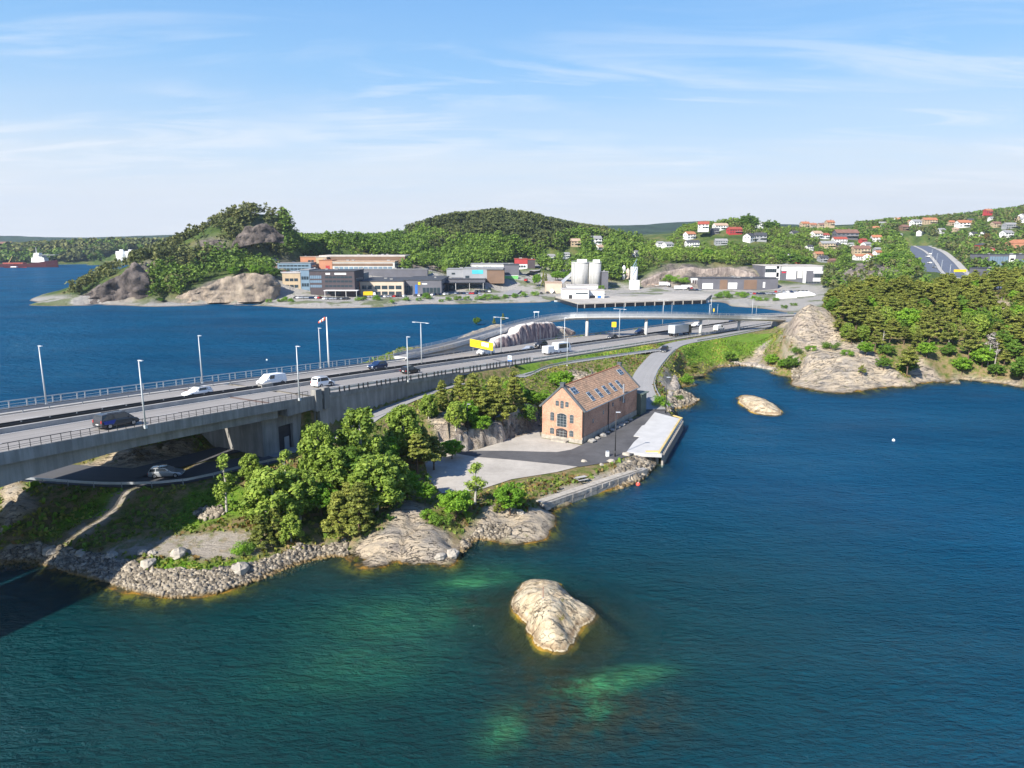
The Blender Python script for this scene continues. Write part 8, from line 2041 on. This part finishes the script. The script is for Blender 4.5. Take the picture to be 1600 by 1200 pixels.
# ================================================================== stones, boulders, grass on the near shore
def stone_field(name, label, polys, n, smin, smax, seed, zmax=3.0, zmin=-.6, pile=.15, yfar=300):
    g_ = np.random.default_rng(seed); got = []
    for poly, share in polys:
        W_ = np.array([hit(x, y) for x, y in poly]); x0, y0 = W_[:, 0].min(), W_[:, 1].min(); x1, y1 = W_[:, 0].max(), W_[:, 1].max()
        need = int(n * share); k = 0
        while need > 0 and k < 60:
            k += 1; x = g_.uniform(x0, x1, 2000); y = g_.uniform(y0, y1, 2000); z = TZ(x, y); m = inpoly(np.stack([x, y], -1), W_) & (z < zmax) & (z > zmin)
            q = np.stack([x, y, z], -1)[m][:need]; got.append(q); need -= len(q)
    P_ = np.concatenate(got); N_ = len(P_)
    base = []
    for s_ in range(6):
        rr_ = np.random.default_rng(seed + s_); V = np.array([(x, y, z) for x in (-1, 1) for y in (-1, 1) for z in (-1, 1)], float) * .5 + rr_.normal(size=(8, 3)) * .13
        base.append(V)
    F_ = np.array([(0, 1, 3, 2), (4, 6, 7, 5), (0, 4, 5, 1), (2, 3, 7, 6), (0, 2, 6, 4), (1, 5, 7, 3)])
    V = np.empty((N_, 8, 3)); sz = smin + (smax - smin) * g_.random(N_) ** 2.2
    for i in range(N_):
        b = base[i % 6]; a, b2, c_ = g_.uniform(0, 6.28, 3); Rm = np.array(Matrix.Rotation(a, 3, 'Z') @ Matrix.Rotation(b2 * .3, 3, 'X') @ Matrix.Rotation(c_ * .3, 3, 'Y'))
        V[i] = (b * sz[i] * np.array([1.2, .9, .7])) @ Rm.T + P_[i] + [0, 0, sz[i] * (.12 + pile * g_.random())]
    Q = (F_[None] + np.arange(N_)[:, None, None] * 8).reshape(-1, 4)
    o = np_mesh(name, V.reshape(-1, 3), Q, 'stones', attrs={'tone': np.repeat(g_.random(N_) * .85 + .05, 8)}); tag(o, label, 'stones', kind='stuff')
stone_field('stone_bank', 'grey rubble stones of the shore bank left of the birch grove', [([(150, 888), (200, 878), (250, 893), (330, 893), (400, 880), (470, 852), (540, 842), (545, 868), (505, 872), (460, 888), (400, 908), (340, 928), (270, 936), (200, 922), (150, 905)], .62), ([(0, 868), (60, 848), (150, 866), (200, 880), (170, 905), (100, 893), (60, 880), (0, 890)], .3), ([(720, 850), (745, 825), (790, 820), (800, 836), (745, 846), (722, 866)], .08)], 11000, .12, .50, 51)
stone_field('stone_bank', 'pale boulders at the water edge between stone quay and pier', [([(955, 745), (985, 722), (1010, 704), (1026, 716), (1022, 730), (1000, 752), (965, 766)], .6), ([(1040, 645), (1045, 622), (1070, 612), (1094, 626), (1078, 638), (1045, 644)], .25), ([(1120, 572), (1170, 568), (1215, 578), (1215, 584), (1160, 577), (1120, 580)], .08), ([(1240, 548), (1256, 562), (1244, 600), (1236, 590)], .07)], 2200, .2, .85, 52)
stone_field('stone_bank', 'loose rubble at the foot of the far embankments', [([(860, 592), (905, 575), (930, 582), (925, 592), (880, 602)], .3), ([(300, 802), (345, 790), (350, 806), (320, 815)], .6)], 420, .15, .6, 53, zmax=12)
# stones lined along the foot of the warehouse wall
for k in range(9):
    u = 2.0 + k * 2.3; p = A_ + np.array([math.cos(yaw) * (WW + 1.1) - math.sin(yaw) * u, math.sin(yaw) * (WW + 1.1) + math.cos(yaw) * u, 0])
    t_ = MB(); rr_ = random.Random(k); s_ = rr_.uniform(.35, .6)
    o = sphere(s_, (0, 0, 0), 5, 7, .7).obj('boulder', 'granite_block'); 
    for v_ in o.data.vertices: v_.co = v_.co * (1 + rr_.uniform(-.2, .2))
    o.location = (p[0], p[1], 2.35); o.scale = (1.3, 1.7, 1); o.rotation_euler = (0, 0, yaw); tag(o, f'pale boulder along the shaded warehouse wall, {ORD[k]} from the gable corner', 'boulder', 'boulders along the warehouse wall')
BO = [(175, 871, .7, 'grey boulder in the shadow of the bridge by the waterline, right one'), (127, 868, .7, 'grey boulder in the shadow of the bridge by the waterline, middle one'), (80, 864, .9, 'grey boulder in the shadow of the bridge, nearest the light strip'), (280, 868, .9, 'pointed grey boulder on the grass below the gravel track'), (238, 866, .45, 'small pale boulder left of the pointed one'), (222, 865, .55, 'low tan boulder left of the pointed one'), (232, 884, .9, 'large tan boulder in the stone bank'), (376, 893, 1.0, 'largest pale boulder in the stone bank'),
      (979, 712, .65, 'round white boulder at the corner of the pier'), (955, 722, .55, 'round pale boulder on the asphalt edge, middle one'), (912, 722, .45, 'low pale boulder on the asphalt edge, left one'), (940, 727, .35, 'small pale boulder on the asphalt edge'), (688, 872, .6, 'brown boulder on the lower lip of the shore slab'), (707, 868, .8, 'dark cleft boulder at the right end of the shore slab'), (812, 802, .5, 'pale boulder beside the quay end')]
for k, (px, py, s_, lab) in enumerate(BO):
    P_ = hit(px, py); rr_ = random.Random(k + 40); o = sphere(s_, (0, 0, 0), 6, 9, .75).obj('boulder', 'stone_base')
    for v_ in o.data.vertices: v_.co = v_.co * (1 + rr_.uniform(-.18, .18))
    o.location = (P_[0], P_[1], float(P_[2]) + s_ * .25); o.scale = (1.3, 1, .9); o.rotation_euler = (0, 0, rr_.uniform(0, 3)); tag(o, lab, 'boulder', 'boulders on the near shore')
# grass tufts, heather and low scrub: nobody could count them
def tufts(name, label, n, mat, size, seed, keepfn, tall=1.0, xr=(-80, 110), yr=(62, 235)):
    g_ = np.random.default_rng(seed); x = g_.uniform(*xr, n); y = g_.uniform(*yr, n); z = TZ(x, y); q = proj(np.stack([x, y, z], -1))
    m = (z > .45) & (q[:, 0] > -20) & (q[:, 0] < 1640) & keepfn(x, y, z, q)
    for pl, hw, *_ in STRIPS: 
        for c0 in range(0, 1):
            dd = np.full(len(x), 1e9)
            pls = pl[::1]
            for p_ in pls: dd = np.minimum(dd, (x - p_[0]) ** 2 + (y - p_[1]) ** 2)
            m &= dd > (hw * (.95 if hw < 10 else 1.0) + .1) ** 2
    m &= ~inpoly(proj(np.stack([x, y, np.full(len(x), 2.2)], -1)), YARD)
    x, y, z = x[m], y[m], z[m]; N_ = len(x)
    k = 3; x = np.repeat(x, k); y = np.repeat(y, k); z = np.repeat(z, k); N2 = len(x); s_ = size * g_.uniform(.5, 1.4, N2); a = g_.uniform(0, 6.28, N2); ti = g_.normal(size=(N2, 2)) * .45
    dx, dy = np.cos(a) * s_ * .5, np.sin(a) * s_ * .5; x += g_.normal(size=N2) * size * .4; y += g_.normal(size=N2) * size * .4; h = s_ * tall
    b0 = np.stack([x - dx, y - dy, z - .05], -1); b1_ = np.stack([x + dx, y + dy, z - .05], -1); t0 = np.stack([x + dx * .7 + ti[:, 0] * h, y + dy * .7 + ti[:, 1] * h, z + h], -1); t1 = np.stack([x - dx * .7 + ti[:, 0] * h, y - dy * .7 + ti[:, 1] * h, z + h * .9], -1)
    V = np.stack([b0, b1_, t0, t1], 1).reshape(-1, 3); tone = np.clip(fbm(x, y, .15, 3) * 1.6 + .5 + g_.normal(size=N2) * .14, 0, 1)
    o = np_mesh(name, V, np.arange(len(V)).reshape(-1, 4), mat, attrs={'tone': np.repeat(tone, 4)}); tag(o, label, 'grass', kind='stuff'); return N_
norock = lambda x, y, z, q: (TM('rock', x, y) < .5) & (TM('grav', x, y) < .5)
tufts('grass', 'short dry grass and weeds on the near banks', 60000, 'grass_blade', .34, 61, norock, .8)
tufts('grass', 'bright green grass on the mown banks', 60000, 'maple_leaf', .28, 64, lambda x, y, z, q: TM('lawn', x, y) > .5, .6)
tufts('heather', 'brown heather and low scrub on the slopes', 26000, 'rust_leaf', .42, 62, lambda x, y, z, q: norock(x, y, z, q) & (fbm(x, y, .09, 3) > .06) & (TM('lawn', x, y) < .4), .8)
tufts('scrub', 'low green scrub in the hollows of the near slopes', 15000, 'oak_leaf', .5, 63, lambda x, y, z, q: norock(x, y, z, q) & (fbm(x + 90, y, .08, 3) > .08) & (TM('lawn', x, y) < .4), 1.1, xr=(-80, 230), yr=(62, 290))

# ================================================================== air
if HAZE:
    hb = MB().box((0, 1500, 140), (9000, 6400, 310)).obj('haze', 'white_paint')
    hm = bpy.data.materials.new('haze'); hm.use_nodes = True; hm.node_tree.nodes.clear()
    vn = hm.node_tree.nodes.new('ShaderNodeVolumePrincipled'); vn.inputs['Color'].default_value = (.66, .80, 1.0, 1); vn.inputs['Density'].default_value = HAZE; vn.inputs['Anisotropy'].default_value = .2
    oo = hm.node_tree.nodes.new('ShaderNodeOutputMaterial'); hm.node_tree.links.new(vn.outputs[0], oo.inputs['Volume'])
    hb.data.materials.clear(); hb.data.materials.append(hm); tag(hb, 'thin blue summer haze over the fjord', 'haze', kind='stuff')
# every built thing must have its own wording; prototypes never placed are removed
for lst in list(TREE.values()):
    for pr_ in lst:
        if not pr_.used:
            for ch in list(pr_.root.children): bpy.data.objects.remove(ch)
            bpy.data.objects.remove(pr_.root)
for d_ in (HP, FC, LP):
    for pr_ in d_.values():
        if not pr_.used:
            for ch in list(pr_.root.children): bpy.data.objects.remove(ch)
            bpy.data.objects.remove(pr_.root)
